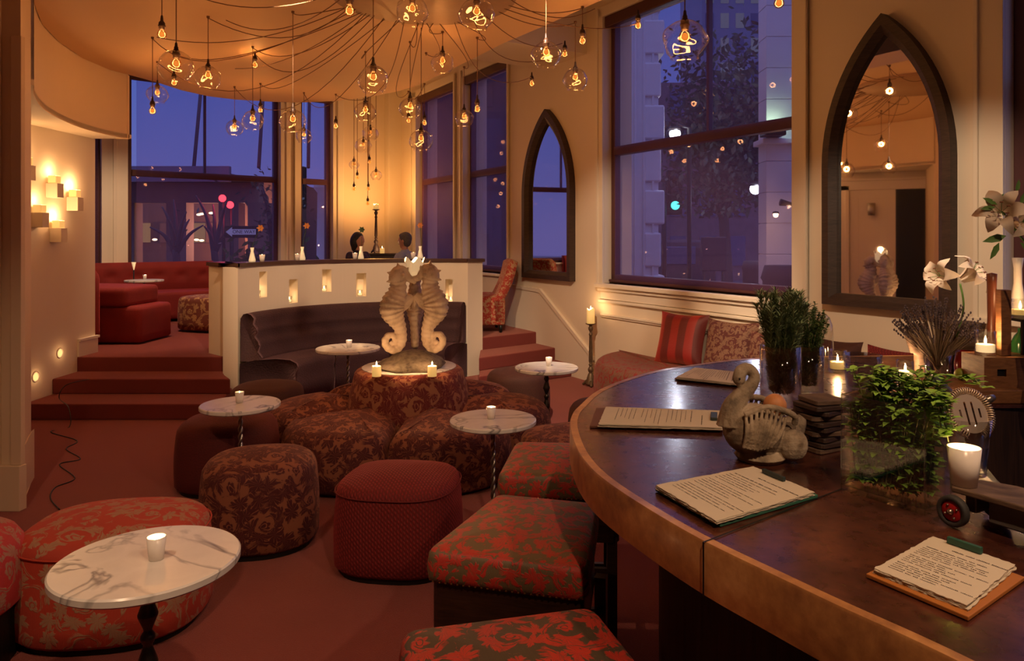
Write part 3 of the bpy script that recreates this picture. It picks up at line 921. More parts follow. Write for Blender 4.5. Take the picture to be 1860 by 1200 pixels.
PEND = [  # u, v, diameter px of globe (0 = bare), real globe dia / bare bulb px, swag tuple (hook du px, extra)
 # globes
 (320, 115, 62), (378, 136, 44), (286, 168, 35), (426, 229, 30), (459, 215, 38), (532, 216, 45), (552, 244, 28),
 (749, 15, 57), (866, 20, 60), (678, 139, 54), (804, 110, 41), (664, 199, 37), (745, 192, 39), (765, 251, 42), (843, 211, 34),
 (992, 94, 52), (1045, 140, 43), (1244, 66, 78)]
BARE = [(294, 62, 17), (277, 201, 13), (316, 150, 12), (463, 118, 12), (473, 200, 10), (610, 229, 9), (635, 19, 20), (774, 38, 12), (771, 223, 10),
 (867, 198, 13), (966, 152, 10.5), (1026, 98, 12), (1058, 74, 15), (1159, 46, 14), (1415, 5, 20), (742, 219, 9.5)]
FARP = [(660, 262, 30, 1), (673, 240, 28, 1), (683, 316, 20, 1), (643, 297, 17, 1), (649, 322, 9, 0), (643, 343, 11, 0), (671, 294, 10, 0), (668, 369, 11, 0), (669, 343, 9, 0)]

def describe(u, v):
    row = 'high near the ceiling' if v < 80 else ('at mid height' if v < 180 else 'hanging low')
    return row
def cord_path(p, hook, rng):
    pts = [Vector((p.x, p.y, p.z + 0.12))]
    h = hook
    pts.append(Vector((h.x, h.y, h.z - 0.03)))
    return pts
rng = random.Random(3)
protoG = protoB = None
def pendant(u, v, px, isglobe, far=False, label='', idx=0):
    if far:
        d = 12.3 + rng.uniform(-0.25, 0.25)
        d = min(d, 12.4)
    elif isglobe: d = min(0.19 * FX / px, 8.9)
    else: d = min(0.062 * FX / px, 9.0)
    if isglobe and px > 55: d = 0.205 * FX / px
    p = DP(u, v, d)
    zc = ZC if not far else ZU
    root = thing('pendant_lamp', label, 'lamp', p, rng.uniform(0, 6), 'glass globe pendants' if isglobe else 'bare bulb pendants')
    bulb_parts(root, lamp_k=0.35 if far else 1.0)
    if isglobe:
        rad = px / 2 * d / FX
        globe(root, rad, idx + 1.0)
    # cord
    c = MB()
    hook = Vector((p.x, p.y, zc))
    top = Vector((p.x, p.y, p.z + 0.12))
    c.tube([top, hook - Vector((0, 0, 0.012))], 0.0032 if not far else 0.005, 5)
    if not far:
        ang = math.atan2(p.y - DC.y, p.x - DC.x)
        r_edge = Vector((DC.x + math.cos(ang) * (DR - 0.1), DC.y + math.sin(ang) * (DR - 0.1), ZC - 0.03))
        L = (Vector((hook.x, hook.y)) - Vector((r_edge.x, r_edge.y))).length
        if L > 0.25:
            sag = rng.uniform(0.06, 0.16) * min(L, 2.8)
            side = Vector((-math.sin(ang), math.cos(ang), 0)) * rng.uniform(-0.18, 0.18)
            pts = []
            for i in range(15):
                t = i / 14
                q = hook.lerp(r_edge, t) + side * math.sin(PI * t)
                q.z = ZC - 0.015 - sag * 4 * t * (1 - t) * (1.15 - 0.3 * t)
                pts.append(q)
            c.tube(pts, 0.0035, 5)
            c.lathe([(0.0, 0), (0.012, 0), (0.012, -0.012), (0.004, -0.02), (0.004, -0.03)], hook, 8)
    c.build('cord', M['cord'], root, world=True)
    # undo empty rotation mismatch is handled by world=True
    return root
gl_lab = {320: 'large clear glass globe pendant with amber bulb nearest the curved bulkhead on the left', 378: 'clear glass globe pendant just right of the large left globe, before the left window',
 286: 'small glass globe pendant below and left of the large left globe', 426: 'small low glass globe pendant, leftmost of the three hanging low before the left window',
 459: 'rippled glass globe pendant hanging low, beside a small one on its left', 532: 'glass globe pendant hanging before the cream pier between the left windows',
 552: 'smallest glass globe pendant, tucked low behind the globe at the cream pier', 749: 'big bright glass globe pendant at the top, left of two under the canopy',
 866: 'big bright glass globe pendant cut near the top, right of two under the canopy', 678: 'wide glass globe pendant with open rim hanging in front of the orange corner wall',
 804: 'round glass globe pendant alone against the ceiling right of centre', 664: 'glass globe pendant directly above the far cluster of lamps in the corner',
 745: 'glass globe pendant touching the left edge of the purple shaded windows, upper of two', 765: 'glass globe pendant before the purple shades, lower of two close together',
 843: 'faceted glass globe pendant hanging before the mullion of the purple windows', 992: 'bright glass globe pendant above the small arched mirror to its left',
 1045: 'dim clear glass globe pendant above the small arched mirror to its right', 1244: 'largest rippled glass globe pendant hanging in front of the big right window'}
ba_lab = {294: 'bare amber bulb high up at the far left of the ceiling', 277: 'bare bulb hanging low at the left window edge under a small globe', 316: 'bare bulb peeping out below the large left globe',
 463: 'bare amber bulb alone on the ceiling above the left window', 473: 'bare small bulb touching the rippled globe on its right', 610: 'bare bulb hanging at the right edge of the narrow left window',
 635: 'bare bright bulb near the top, left of the canopy globes', 774: 'bare bulb just right of the left canopy globe', 771: 'bare bulb between the two globes at the purple window edge',
 867: 'bare bulb before the right purple shade beside the faceted globe', 966: 'bare bulb against the wall just over the small arched mirror', 1026: 'bare bulb, smaller of two beside the bright globe above the small mirror',
 1058: 'bare larger bulb hanging at the cream beam by the window pilaster', 1159: 'bare bulb before the upper left of the big right window', 1415: 'bare bulb at the very top before the right side of the big window',
 742: 'bare tiny bulb right under the upper globe at the purple window edge'}
for i, (u, v, px) in enumerate(PEND): pendant(u, v, px, True, label=gl_lab[u], idx=i)
for i, (u, v, px) in enumerate(BARE): pendant(u, v, px, False, label=ba_lab[u])
fl = ['glass globe lamp, larger lower one of the corner cluster', 'glass globe lamp at the top right of the corner cluster', 'small glass globe lamp at the right side of the corner cluster', 'small glass globe lamp at the left side of the corner cluster',
 'bare bulb in the corner cluster, left, just under the small left globe', 'bare bulb in the corner cluster, lowest on the left side', 'bare bulb in the middle of the corner cluster', 'bare bulb hanging lowest of the corner cluster near the tall candle', 'bare bulb in the corner cluster just above the lowest one']
for i, (u, v, px, g) in enumerate(FARP): pendant(u, v, px, bool(g), True, fl[i], idx=30 + i)
# loose loops of cord on the ceiling
lc = thing('loose_cord', 'slack brown lamp cord looping across the ceiling left of the canopy', 'cord', DC)
m = MB()
for (a, b, sg) in (((-3.2, 6.4), (-1.3, 5.5), 0.14), ((-2.4, 5.9), (-1.25, 5.2), 0.16), ((-3.0, 7.6), (-1.2, 5.6), 0.12)):
    A = Vector((a[0], a[1], ZC)); B = Vector((b[0], b[1], ZC))
    m.tube([A.lerp(B, i / 14) - Vector((0, 0, 0.012 + sg * 4 * (i / 14) * (1 - i / 14))) for i in range(15)], 0.0035, 5)
m.build('cord', M['cord'], lc, world=True)
lc = thing('loose_cord', 'slack brown lamp cord looping across the ceiling right of the canopy', 'cord', DC)
m = MB()
for (a, b, sg) in (((0.3, 6.6), (-0.35, 5.7), 0.12), ((0.5, 5.6), (-0.2, 5.2), 0.12)):
    A = Vector((a[0], a[1], ZC)); B = Vector((b[0], b[1], ZC))
    m.tube([A.lerp(B, i / 14) - Vector((0, 0, 0.012 + sg * 4 * (i / 14) * (1 - i / 14))) for i in range(15)], 0.0035, 5)
m.build('cord', M['cord'], lc, world=True)

# ---------------------------------------------------------------- curved partition with booth
def circle3(a, b, c):
    ax, ay = a; bx, by = b; cx, cy = c
    d = 2 * (ax * (by - cy) + bx * (cy - ay) + cx * (ay - by))
    ux = ((ax**2 + ay**2) * (by - cy) + (bx**2 + by**2) * (cy - ay) + (cx**2 + cy**2) * (ay - by)) / d
    uy = ((ax**2 + ay**2) * (cx - bx) + (bx**2 + by**2) * (ax - cx) + (cx**2 + cy**2) * (bx - ax)) / d
    return Vector((ux, uy)), math.hypot(ax - ux, ay - uy)
PA, PM_, PB = (-2.98, 7.62), (-2.27, 8.85), (-0.74, 9.05)
PC, PR = circle3(PA, PM_, PB)
aA = math.atan2(PA[1] - PC.y, PA[0] - PC.x); aB = math.atan2(PB[1] - PC.y, PB[0] - PC.x)
if aA < 0: aA += 2 * PI
def arc(t, r=PR):
    a = aA + (aB - aA) * t
    return Vector((PC.x + math.cos(a) * r, PC.y + math.sin(a) * r, 0))
def arc_t(u):
    best = 0; bd = 9e9
    for i in range(1001):
        p = arc(i / 1000)
        q = abs(CXP + FX * p.x / p.y - u)
        if q < bd: bd = q; best = i / 1000
    return best
ZP = 1.39
nich = [(471, 485, 493, 540), (525, 541, 507, 550), (585, 602, 489, 530), (647, 665, 496, 538), (709, 724, 511, 548), (768, 782, 492, 530), (809, 822, 507, 550)]
ND = []
for (u0, u1, v0, v1) in nich:
    t0, t1 = arc_t(u0), arc_t(u1)
    d = arc((t0 + t1) / 2).y
    ND.append((t0, t1, EYE - (v1 - HY) * d / FX, EYE - (v0 - HY) * d / FX))
pw = MB()
TH = 0.16
ts = sorted(set([i / 60 for i in range(61)] + [x for q in ND for x in q[:2]]))
for t0, t1 in zip(ts, ts[1:]):
    if t1 - t0 < 1e-5: continue
    A, Bp = arc(t0), arc(t1)
    A2, B2 = arc(t0, PR + TH), arc(t1, PR + TH)
    op = [q for q in ND if q[0] <= t0 + 1e-6 and q[1] >= t1 - 1e-6]
    spans = [(0.0, ZP)] if not op else [(0.0, op[0][2]), (op[0][3], ZP)]
    for (z0, z1) in spans:
        vs = [(A.x, A.y, z0), (Bp.x, Bp.y, z0), (Bp.x, Bp.y, z1), (A.x, A.y, z1), (A2.x, A2.y, z0), (B2.x, B2.y, z0), (B2.x, B2.y, z1), (A2.x, A2.y, z1)]
        f = [(0, 1, 2, 3), (5, 4, 7, 6), (3, 2, 6, 7), (1, 0, 4, 5)]
        pw.add(vs, f, None, False)
    if op:
        z0, z1 = op[0][2], op[0][3]
        pw.add([(A2.x, A2.y, z0), (B2.x, B2.y, z0), (B2.x, B2.y, z1), (A2.x, A2.y, z1)], [(0, 1, 2, 3)], None, False)
for q in ND:
    for t in q[:2]:
        A, A2 = arc(t), arc(t, PR + TH)
        pw.add([(A.x, A.y, q[2]), (A2.x, A2.y, q[2]), (A2.x, A2.y, q[3]), (A.x, A.y, q[3])], [(0, 1, 2, 3)], None, False)
# returns at both ends
L0, L1 = Vector((-3.45, 8.02)), arc(0); R1, R0 = arc(1), Vector((-0.57, 9.22))
Lb, Rb = arc(0, PR + TH), arc(1, PR + TH)
pw.prism([(L1.x, L1.y), (L0.x, L0.y), (L0.x + 0.1, L0.y + 0.14), (Lb.x, Lb.y)], 0, ZP)
pw.prism([(R1.x, R1.y), (R0.x, R0.y), (R0.x - 0.1, R0.y + 0.14), (Rb.x, Rb.y)], 0, ZP)
pwo = struct('wall_partition', pw, M['trim'])
cap = MB()
outer = []
N = 40
fr = [arc(i / N, PR - 0.02) for i in range(N + 1)]; bk = [arc(i / N, PR + TH + 0.05) for i in range(N + 1)]
for i in range(N):
    a, b, c, d = fr[i], fr[i + 1], bk[i + 1], bk[i]
    vs = [(p.x, p.y, z) for z in (ZP, ZP + 0.04) for p in (a, b, c, d)]
    cap.add(vs, [(0, 3, 2, 1), (4, 5, 6, 7), (0, 1, 5, 4), (2, 3, 7, 6)], None, False)
cap.prism([(L1.x + 0.01, L1.y - 0.02), (L0.x - 0.02, L0.y - 0.02), (L0.x + 0.1, L0.y + 0.19), (Lb.x, Lb.y + 0.05)], ZP, ZP + 0.04)
cap.prism([(R1.x, R1.y - 0.02), (R0.x + 0.03, R0.y - 0.01), (R0.x - 0.05, R0.y + 0.19), (Rb.x, Rb.y + 0.05)], ZP, ZP + 0.04)
struct('trim_5', cap, plain('dark_ledge', (0.075, 0.035, 0.024), 0.35))
# candles inside the niches
nl = ['first', 'second', 'third', 'fourth', 'fifth', 'sixth', 'seventh']
for i, q in enumerate(ND):
    t = (q[0] + q[1]) / 2
    p = arc(t, PR + 0.075); p.z = q[2]
    vv = thing('niche_candle', 'small glass votive glowing in the %s partition niche from the left' % nl[i], 'candle', p, 0, 'votives in the partition niches')
    MB().lathe([(0, 0.002), (0.030, 0.002), (0.033, 0.075), (0.030, 0.075), (0.027, 0.008), (0, 0.008)], seg=14).build('glass_cup', M['glass'], vv)
    MB().lathe([(0, 0.01), (0.024, 0.01), (0.024, 0.035), (0, 0.035)], seg=12).build('candle', M['waxpool'], vv)
    MB().lathe([(0, 0.036), (0.006, 0.045), (0.004, 0.058), (0, 0.068)], seg=8).build('flame', M['flame'], vv)
    lamp((0, 0, 0.07), 0.16 * K_CAND, CANDLE, vv, 0.012, 'candle_light')

# booth banquette
bq = thing('booth_banquette', 'curved plum crushed velvet banquette built against the cream partition', 'sofa', (arc(0.5).x, arc(0.5).y - 0.4, 0))
def arcsolid(mb, prof, t0, t1, n=44, caps=True):
    """prof: list of (inward offset from the wall arc, z)"""
    k = len(prof); vs = []; fs = []; uvs = []
    for i in range(n + 1):
        t = t0 + (t1 - t0) * i / n
        for off, z in prof:
            p = arc(t, PR - off); vs.append((p.x, p.y, z))
    L = abs(aA - aB) * PR * (t1 - t0)
    acc = [0.0]
    for j in range(k): acc.append(acc[-1] + math.hypot(prof[(j + 1) % k][0] - prof[j][0], prof[(j + 1) % k][1] - prof[j][1]))
    for i in range(n):
        for j in range(k):
            j2 = (j + 1) % k
            fs.append((i * k + j, i * k + j2, (i + 1) * k + j2, (i + 1) * k + j))
            uvs.append([(L * i / n, acc[j]), (L * i / n, acc[j + 1]), (L * (i + 1) / n, acc[j + 1]), (L * (i + 1) / n, acc[j])])
    if caps:
        fs.append(tuple(range(k))); uvs.append([(o_, z_) for o_, z_ in prof])
        fs.append(tuple(reversed([n * k + j for j in range(k)]))); uvs.append([(o_, z_) for o_, z_ in reversed(prof)])
    mb.add(vs, fs, uvs)
    return mb
back = [(0.02, 0.42), (0.02, 0.86), (0.05, 0.905), (0.09, 0.915), (0.13, 0.90), (0.165, 0.86), (0.150, 0.805), (0.185, 0.76), (0.190, 0.72), (0.165, 0.675), (0.20, 0.63), (0.215, 0.58), (0.20, 0.52), (0.24, 0.47), (0.24, 0.42)]
arcsolid(MB(), back, 0.005, 0.995).build('backrest', M['plum'], bq, world=True)
seat = [(0.02, 0.02), (0.02, 0.40), (0.20, 0.44), (0.40, 0.455), (0.55, 0.445), (0.62, 0.41), (0.635, 0.36), (0.61, 0.30), (0.62, 0.20), (0.60, 0.02)]
for a, b in ((0.0, 0.33), (0.335, 0.665), (0.67, 1.0)):
    arcsolid(MB(), seat, a, b, 16).build('seat', M['plum'], bq, world=True)

# ---------------------------------------------------------------- left upper lounge
def sofa_back_line(name, label, m, s0, s1, depth, zt, mat, sseat=0.44, tuft=8):
    root = thing(name, label, 'sofa', m @ Vector(((s0 + s1) / 2, -0.4, PLAT)))
    z0 = PLAT
    nb = 46; nz = 14
    vs = []; fs = []; uvs = []
    for i in range(nb + 1):
        s_ = s0 + (s1 - s0) * i / nb
        for j in range(nz + 1):
            z = z0 + 0.40 + (zt - z0 - 0.40) * j / nz
            fx = (i / nb * tuft) % 1.0 - 0.5
            fz = (j / nz) - 0.55
            dimple = math.exp(-((fx * (s1 - s0) / tuft) ** 2 + (fz * (zt - z0 - 0.4)) ** 2) / 0.004) * 0.05
            seam = math.exp(-(((abs(fx) - 0.5) * (s1 - s0) / tuft) ** 2) / 0.0004) * 0.0
            y = -0.16 - 0.03 * math.sin(PI * j / nz) + dimple + seam
            if j >= nz - 1: y += 0.02 * (j - nz + 2)
            vs.append(m @ Vector((s_, y, z)))
    for i in range(nb):
        for j in range(nz):
            fs.append((i * (nz + 1) + j, (i + 1) * (nz + 1) + j, (i + 1) * (nz + 1) + j + 1, i * (nz + 1) + j + 1))
            uvs.append([(i * .1, j * .06), (i * .1 + .1, j * .06), (i * .1 + .1, j * .06 + .06), (i * .1, j * .06 + .06)])
    b = MB(); b.add(vs, fs, uvs)
    b.box(s0, s1, -0.12, -0.01, z0, zt, m)
    b.build('backrest', mat, root, world=True)
    L = s1 - s0
    st_ = MB().cushion(roundpoly([(s0, -depth), (s1, -depth), (s1, -0.12), (s0, -0.12)], 0.05), z0 + 0.04, z0 + sseat, 0.05, 0.02, mat=m)
    st_.build('seat', mat, root, world=True)
    return root
sofa_back_line('tufted_banquette', 'long red button tufted banquette along the sill of the left windows', MB2, bs(30) , bs(383), 0.75, 1.315, M['sofared'])
rs = thing('red_sofa', 'dark red velvet sofa end standing just past the candle wall', 'sofa', (-5.1, 9.1, PLAT))
mm = MB()
mm.cushion(roundpoly([(-6.6, 8.62), (-4.50, 8.62), (-4.48, 9.35), (-6.6, 9.35)], 0.06), PLAT + 0.02, PLAT + 0.44, 0.05, 0.02)
mm.build('seat', M['sofared'], rs, world=True)
mm = MB().cushion(roundpoly([(-6.6, 8.60), (-4.66, 8.60), (-4.62, 9.30), (-6.6, 9.30)], 0.05), PLAT + 0.44, PLAT + 0.66, 0.05, 0.03)
mm.build('seat_cushion', M['sofared'], rs, world=True)
mm = MB()
mm.cushion(roundpoly([(-6.6, 8.20), (-5.02, 8.20), (-4.93, 8.62), (-6.6, 8.62)], 0.1), PLAT + 0.02, PLAT + 0.90, 0.14, 0.02)
mm.build('backrest', M['sofared'], rs, world=True)

def ottoman(label, poly, loc, h, mat, rz=0.0, rr=0.05, puff=0.02, group=None, name='ottoman', legs=False, bulge=0.008, taper=0.01, welt=False, z0=0.03):
    root = thing(name, label, 'ottoman', loc, rz, group)
    MB().cushion(poly, z0, h, rr, puff, 0.02, taper, bulge).build('upholstery', mat, root)
    b = MB().prism([(x * 0.9, y * 0.9) for x, y in poly], 0.0, z0 + 0.01)
    b.build('base', M['black'], root)
    if welt:
        n_ = len(poly)
        P = [Vector((p[0] * 1.0, p[1] * 1.0, h - rr * 0.75)) for p in poly]
        P = [p * 1.0 for p in P] + [P[0]]
        MB().tube([Vector((p.x * 0.985, p.y * 0.985, p.z)) for p in P], 0.0035, 6, False).build('piping', mat, root)
    return root
p_ = G(372, 600, PLAT)
ottoman('long rounded rust ottoman with gold scrolls on the raised level', superell(0.62, 0.36, 3.2), (-4.05, 9.95, PLAT), 0.46, M['gold_scroll'], -0.25, 0.06)

# marble tables ---------------------------------------------------------------
def disc(rad, th=0.028, seg=64):
    m = MB()
    m.lathe([(0, -th), (rad - 0.008, -th), (rad, -th + 0.007), (rad, -0.006), (rad - 0.006, 0), (0, 0)], seg=seg)
    for i in range(len(m.sm)): pass
    return m
def table_top(root, h, rad):
    m = MB(); prof = [(0, h - 0.028), (rad - 0.006, h - 0.028), (rad, h - 0.022), (rad, h - 0.005), (rad - 0.005, h), (0, h)]
    m.lathe(prof, seg=72)
    o = m.build('marble_top', M['marble'], root)
    md = o.modifiers.new('edge', 'EDGE_SPLIT'); md.split_angle = R(35)
    return o
def twist_table(label, loc, rad, h=0.65, mat='steel', rz=0.0):
    root = thing('side_table', label, 'table', loc, rz, 'round marble side tables')
    table_top(root, h, rad)
    s = MB(); n = 90
    for ph in (0, PI):
        pts = [Vector((0.007 * math.cos(ph + i * 0.42), 0.007 * math.sin(ph + i * 0.42), 0.03 + (h - 0.07) * i / n)) for i in range(n + 1)]
        s.tube(pts, 0.0085, 8)
    s.build('twisted_stem', M[mat], root)
    b = MB().lathe([(0, 0), (0.13, 0), (0.14, 0.006), (0.13, 0.014), (0.03, 0.022), (0.02, 0.04), (0, 0.04)], seg=28)
    b.build('foot_plate', M['iron'], root)
    MB().lathe([(0, h - 0.045), (0.05, h - 0.04), (0.05, h - 0.028), (0, h - 0.028)], seg=16).build('top_bracket', M['iron'], root)
    return root
def turned_table(label, loc, rad, h=0.65, rz=0.0):
    root = thing('side_table', label, 'table', loc, rz, 'round marble side tables')
    table_top(root, h, rad)
    p = []
    z = h - 0.03
    p += [(0, z), (0.030, z), (0.030, z - 0.008), (0.014, z - 0.035), (0.013, z - 0.045)]
    z -= 0.045
    k = 0
    while z > 0.06:
        if k % 2 == 0: p += [(0.020, z - 0.012), (0.022, z - 0.022), (0.018, z - 0.034), (0.013, z - 0.042)]; z -= 0.045
        else: p += [(0.014, z - 0.004), (0.029, z - 0.048), (0.029, z - 0.054), (0.014, z - 0.092), (0.012, z - 0.10)]; z -= 0.10
        k += 1
    p += [(0.02, z - 0.005), (0.08, 0.012), (0.09, 0.006), (0.09, 0), (0, 0)]
    MB().lathe(p, seg=20).build('turned_stem', M['iron'], root)
    return root
h_ = 0.98
T1 = turned_table('large marble table with bold grey veins nearest the camera at bottom left', (-1.185 * h_, 2.314 * h_, 0), 0.270 * h_, EYE - h_, 0.4)
h_ = 1.05
T2 = twist_table('round marble table with bright rim between the flower pouf and the bar', (-0.195 * h_, 4.09 * h_, 0), 0.2377 * h_, 0.65, rz=1.1)
T3 = twist_table('round marble table with chipped rim over the dark red ottoman on the left', (-1.732 * h_, 4.468 * h_, 0), 0.2307 * h_, 0.65, rz=2.2)
T4 = turned_table('round marble table on dark turned stem before the right steps', (0.139 * h_, 5.73 * h_, 0), 0.244 * h_, 0.65, 0.8)
T5 = twist_table('round marble table standing at the plum banquette', (-1.631 * 1.02, 6.718 * 1.02, 0), 0.285 * 1.02, EYE - 1.02, rz=3.0)
t6 = DP(262, 508, 10.3)
T6 = twist_table('small round marble table on the raised level by the tufted banquette', (t6.x, 10.3, PLAT), 0.25, t6.z - PLAT, rz=0.5)

def votive_cup(label, loc, lit=1.0, k=1.0, rz=0.0):
    root = thing('votive_cup', label, 'candle holder', loc, rz, 'white porcelain votive cups')
    h, r0, r1 = 0.068 * k, 0.021 * k, 0.028 * k
    MB().lathe([(0, 0), (r0, 0), (r1, h), (r1 - 0.003, h), (r0 - 0.002, 0.006), (0, 0.006)], seg=24).build('cup', M['porcelain'], root)
    MB().lathe([(0, 0.006), (r1 - 0.007, h * 0.55), (r1 - 0.0065, h * 0.62), (0, h * 0.62)], seg=16).build('wax', M['waxpool'], root)
    MB().lathe([(0, h * 0.63), (0.005, h * 0.74), (0.004, h * 0.9), (0, h * 1.08)], seg=8).build('flame', M['flame'], root)
    lamp((0, 0, h * 0.98), 0.28 * K_CAND * lit, CANDLE, root, 0.008, 'candle_light')
    return root
def on_table(T, u, v, dz=0.0):
    z = T.location.z
    ztop = [c for c in T.children if c.name.startswith('marble_top')][0].data.vertices
    zt = z + max(q.co.z for q in ztop)
    return G(u, v, zt) + Vector((0, 0, 0.001))
p = on_table(T1, 284, 1015); votive_cup('white cup with burning candle on the big marble table at bottom left', p, 1.0, 1.0)
p = on_table(T2, 892, 760); votive_cup('white cup on the marble table beside the bar', p, 0.7)
p = on_table(T3, 435, 731); votive_cup('white unlit looking cup on the marble table with chipped rim', p, 0.15)
p = on_table(T4, 997, 664); votive_cup('white cup on the marble table before the right steps', p, 0.5)
p = on_table(T5, 634, 631); votive_cup('white cup on the marble table at the plum banquette', p, 0.5)
p = on_table(T6, 263, 507); votive_cup('bright glowing cup on the small table by the tufted banquette', p, 4.0, 0.9)

# slim candle stand next to that table
p = DP(243, 490, 10.62)
cs_ = thing('candle_stand', 'thin black stand with a white cone cup beside the tufted banquette', 'candle holder', (p.x, p.y, PLAT))
MB().lathe([(0, 0), (0.09, 0), (0.09, 0.01), (0.008, 0.02), (0.008, p.z - PLAT), (0, p.z - PLAT)], seg=12).build('pole', M['black'], cs_)
zz = p.z - PLAT
MB().lathe([(0.006, zz), (0.030, zz + 0.11), (0.026, zz + 0.11), (0.0, zz + 0.02)], seg=14).build('cone_cup', M['paleglow'], cs_)
lamp((0, 0, zz + 0.15), 0.4, CANDLE, cs_, 0.02, 'candle_light')

# ---------------------------------------------------------------- flower pouf
PC0 = Vector((-0.93, 5.80, 0))
fp = thing('flower_pouf', 'big flower shaped pouf in tan cloth with dark red flowers around a raised centre drum', 'sofa', PC0)
for k in range(6):
    a = R(-90 + 30 + 60 * k)
    c = Vector((math.cos(a) * 0.62, math.sin(a) * 0.62))
    pts = []
    n_ = 56
    for i in range(n_):
        t = 2 * PI * i / n_
        x = 0.60 + 0.50 * math.cos(t); y = 0.50 * math.sin(t)
        lim = max(0.05, x * math.tan(R(30)) - 0.006)
        y = max(-lim, min(lim, y))
        pts.append((x, y))
    q_ = [pts[0]]
    for p in pts[1:]:
        if math.hypot(p[0] - q_[-1][0], p[1] - q_[-1][1]) > 0.012: q_.append(p)
    pts = [(p[0] * math.cos(a) - p[1] * math.sin(a), p[0] * math.sin(a) + p[1] * math.cos(a)) for p in q_]
    mb = MB().cushion(pts, 0.03, 0.42, 0.13, 0.05, 0.02, 0.0, 0.012, 6)
    mb.build('petal_seat', M['floral'], fp)
dm_ = MB().cushion([(0.475 * math.cos(2 * PI * i / 48), 0.475 * math.sin(2 * PI * i / 48)) for i in range(48)], 0.30, 0.685, 0.06, 0.0, 0.02, 0.05, 0.01)
dm_.build('drum', M['floral_drum'], fp)
MB().lathe([(0, 0.684), (0.36, 0.684), (0.365, 0.690), (0.36, 0.694), (0, 0.694)], seg=48).build('marble_plate', M['marble'], fp)
MB().lathe([(0, 0), (0.85, 0), (0.85, 0.04), (0, 0.04)], seg=40).build('base', M['black'], fp)

# ---------------------------------------------------------------- other ottomans
def at(u, v, z=0.0):
    p = G(u, v, z); return p
ottoman('round ottoman in tan cloth with dark red flowers left of the red ribbed one', superell(0.315, 0.30, 2.3), (-1.50, 4.16, 0), 0.485, M['floral'], 0.2, 0.09, 0.03)
ottoman('bright red ribbed velvet ottoman with rounded square shape, front centre', superell(0.315, 0.30, 2.9), (-0.675, 3.90, 0), 0.46, M['redvelvet'], -0.12, 0.06, 0.035, welt=True)
ottoman('wide ottoman in red damask with beige scrolls behind the front marble table', superell(0.385, 0.33, 2.5), (-1.83, 3.31, 0), 0.45, M['red_scroll'], 0.12, 0.07, 0.03, welt=True)
ottoman('rose damask ottoman cut off by the left border', superell(0.31, 0.31, 2.3), (-2.36, 2.95, 0.0), 0.52, M['pink_scroll'], 0.3, 0.12, 0.03, name='ottoman', z0=0.22)
ottoman('dark red velvet ottoman under the marble table with chipped rim', superell(0.33, 0.31, 2.4), (-2.06, 5.10, 0), 0.47, M['darkred'], 0.1, 0.1, 0.03)
ottoman('dark brown round ottoman between booth and flower pouf, left side', superell(0.30, 0.30, 2.3), (-2.22, 6.32, 0), 0.45, M['brownvelvet'], 0, 0.08, 0.03)
ottoman('dark brown round ottoman behind the flower pouf on the right', superell(0.30, 0.30, 2.3), (-0.10, 6.96, 0), 0.45, M['brownvelvet'], 0, 0.08, 0.03)
ottoman('dark brown ottoman half behind the bar, right of the turned stem', superell(0.33, 0.30, 2.4), (0.62, 5.55, 0), 0.47, M['brownvelvet'], 0, 0.1, 0.03)
ottoman('ottoman in tan cloth with dark red flowers half behind the bar end', superell(0.34, 0.33, 2.8), (0.30, 4.72, 0), 0.46, M['floral'], 0.4, 0.07, 0.03)

# ---------------------------------------------------------------- slipper chair on the raised level
sc_ = thing('slipper_chair', 'armless chair in tan cloth with red damask by the right steps', 'chair', (-0.70, 9.95, PLAT), R(8))
MB().cushion(roundpoly([(-0.40, -0.33), (0.36, -0.33), (0.36, 0.33), (-0.40, 0.33)], 0.06), 0.10, 0.48, 0.06, 0.03).build('seat', M['chair_cloth'], sc_)
bk_ = MB()
sec = []
for i in range(9):
    t = i / 8
    sec.append((0.26 + 0.20 * t + 0.03 * math.sin(PI * t), 0.40 + 0.52 * t))
vs = []; fs = []; uvs = []
ring = []
th = 0.13
prof = [(x - th / 2, z) for x, z in sec] + [(sec[-1][0], 0.955)] + [(x + th / 2, z) for x, z in reversed(sec)] + [(0.33, 0.10), (0.22, 0.12)]
ys = [-0.33, -0.30, -0.15, 0.0, 0.15, 0.30, 0.33]
k = len(prof)
cx_ = sum(p[0] for p in prof) / k; cz_ = sum(p[1] for p in prof) / k
for y in ys:
    f = 0.93 if abs(y) > 0.32 else 1.0
    for x, z in prof: vs.append((cx_ + (x - cx_) * f, y, cz_ + (z - cz_) * f))
acc = [0]
for j in range(k): acc.append(acc[-1] + math.hypot(prof[(j + 1) % k][0] - prof[j][0], prof[(j + 1) % k][1] - prof[j][1]))
for i in range(len(ys) - 1):
    for j in range(k):
        j2 = (j + 1) % k
        fs.append((i * k + j, (i + 1) * k + j, (i + 1) * k + j2, i * k + j2)); uvs.append([(ys[i], acc[j]), (ys[i + 1], acc[j]), (ys[i + 1], acc[j + 1]), (ys[i], acc[j + 1])])
fs.append(tuple(range(k))); uvs.append([(x, z) for x, z in prof]); fs.append(tuple(reversed([(len(ys) - 1) * k + j for j in range(k)]))); uvs.append([(x, z) for x, z in reversed(prof)])
bk_.add(vs, fs, uvs); bk_.build('backrest', M['chair_cloth'], sc_)
for x in (-0.34, 0.30):
    for y in (-0.28, 0.28): MB().lathe([(0, 0), (0.018, 0), (0.028, 0.11), (0, 0.11)], (x, y, 0), 10).build('leg', M['black'], sc_)

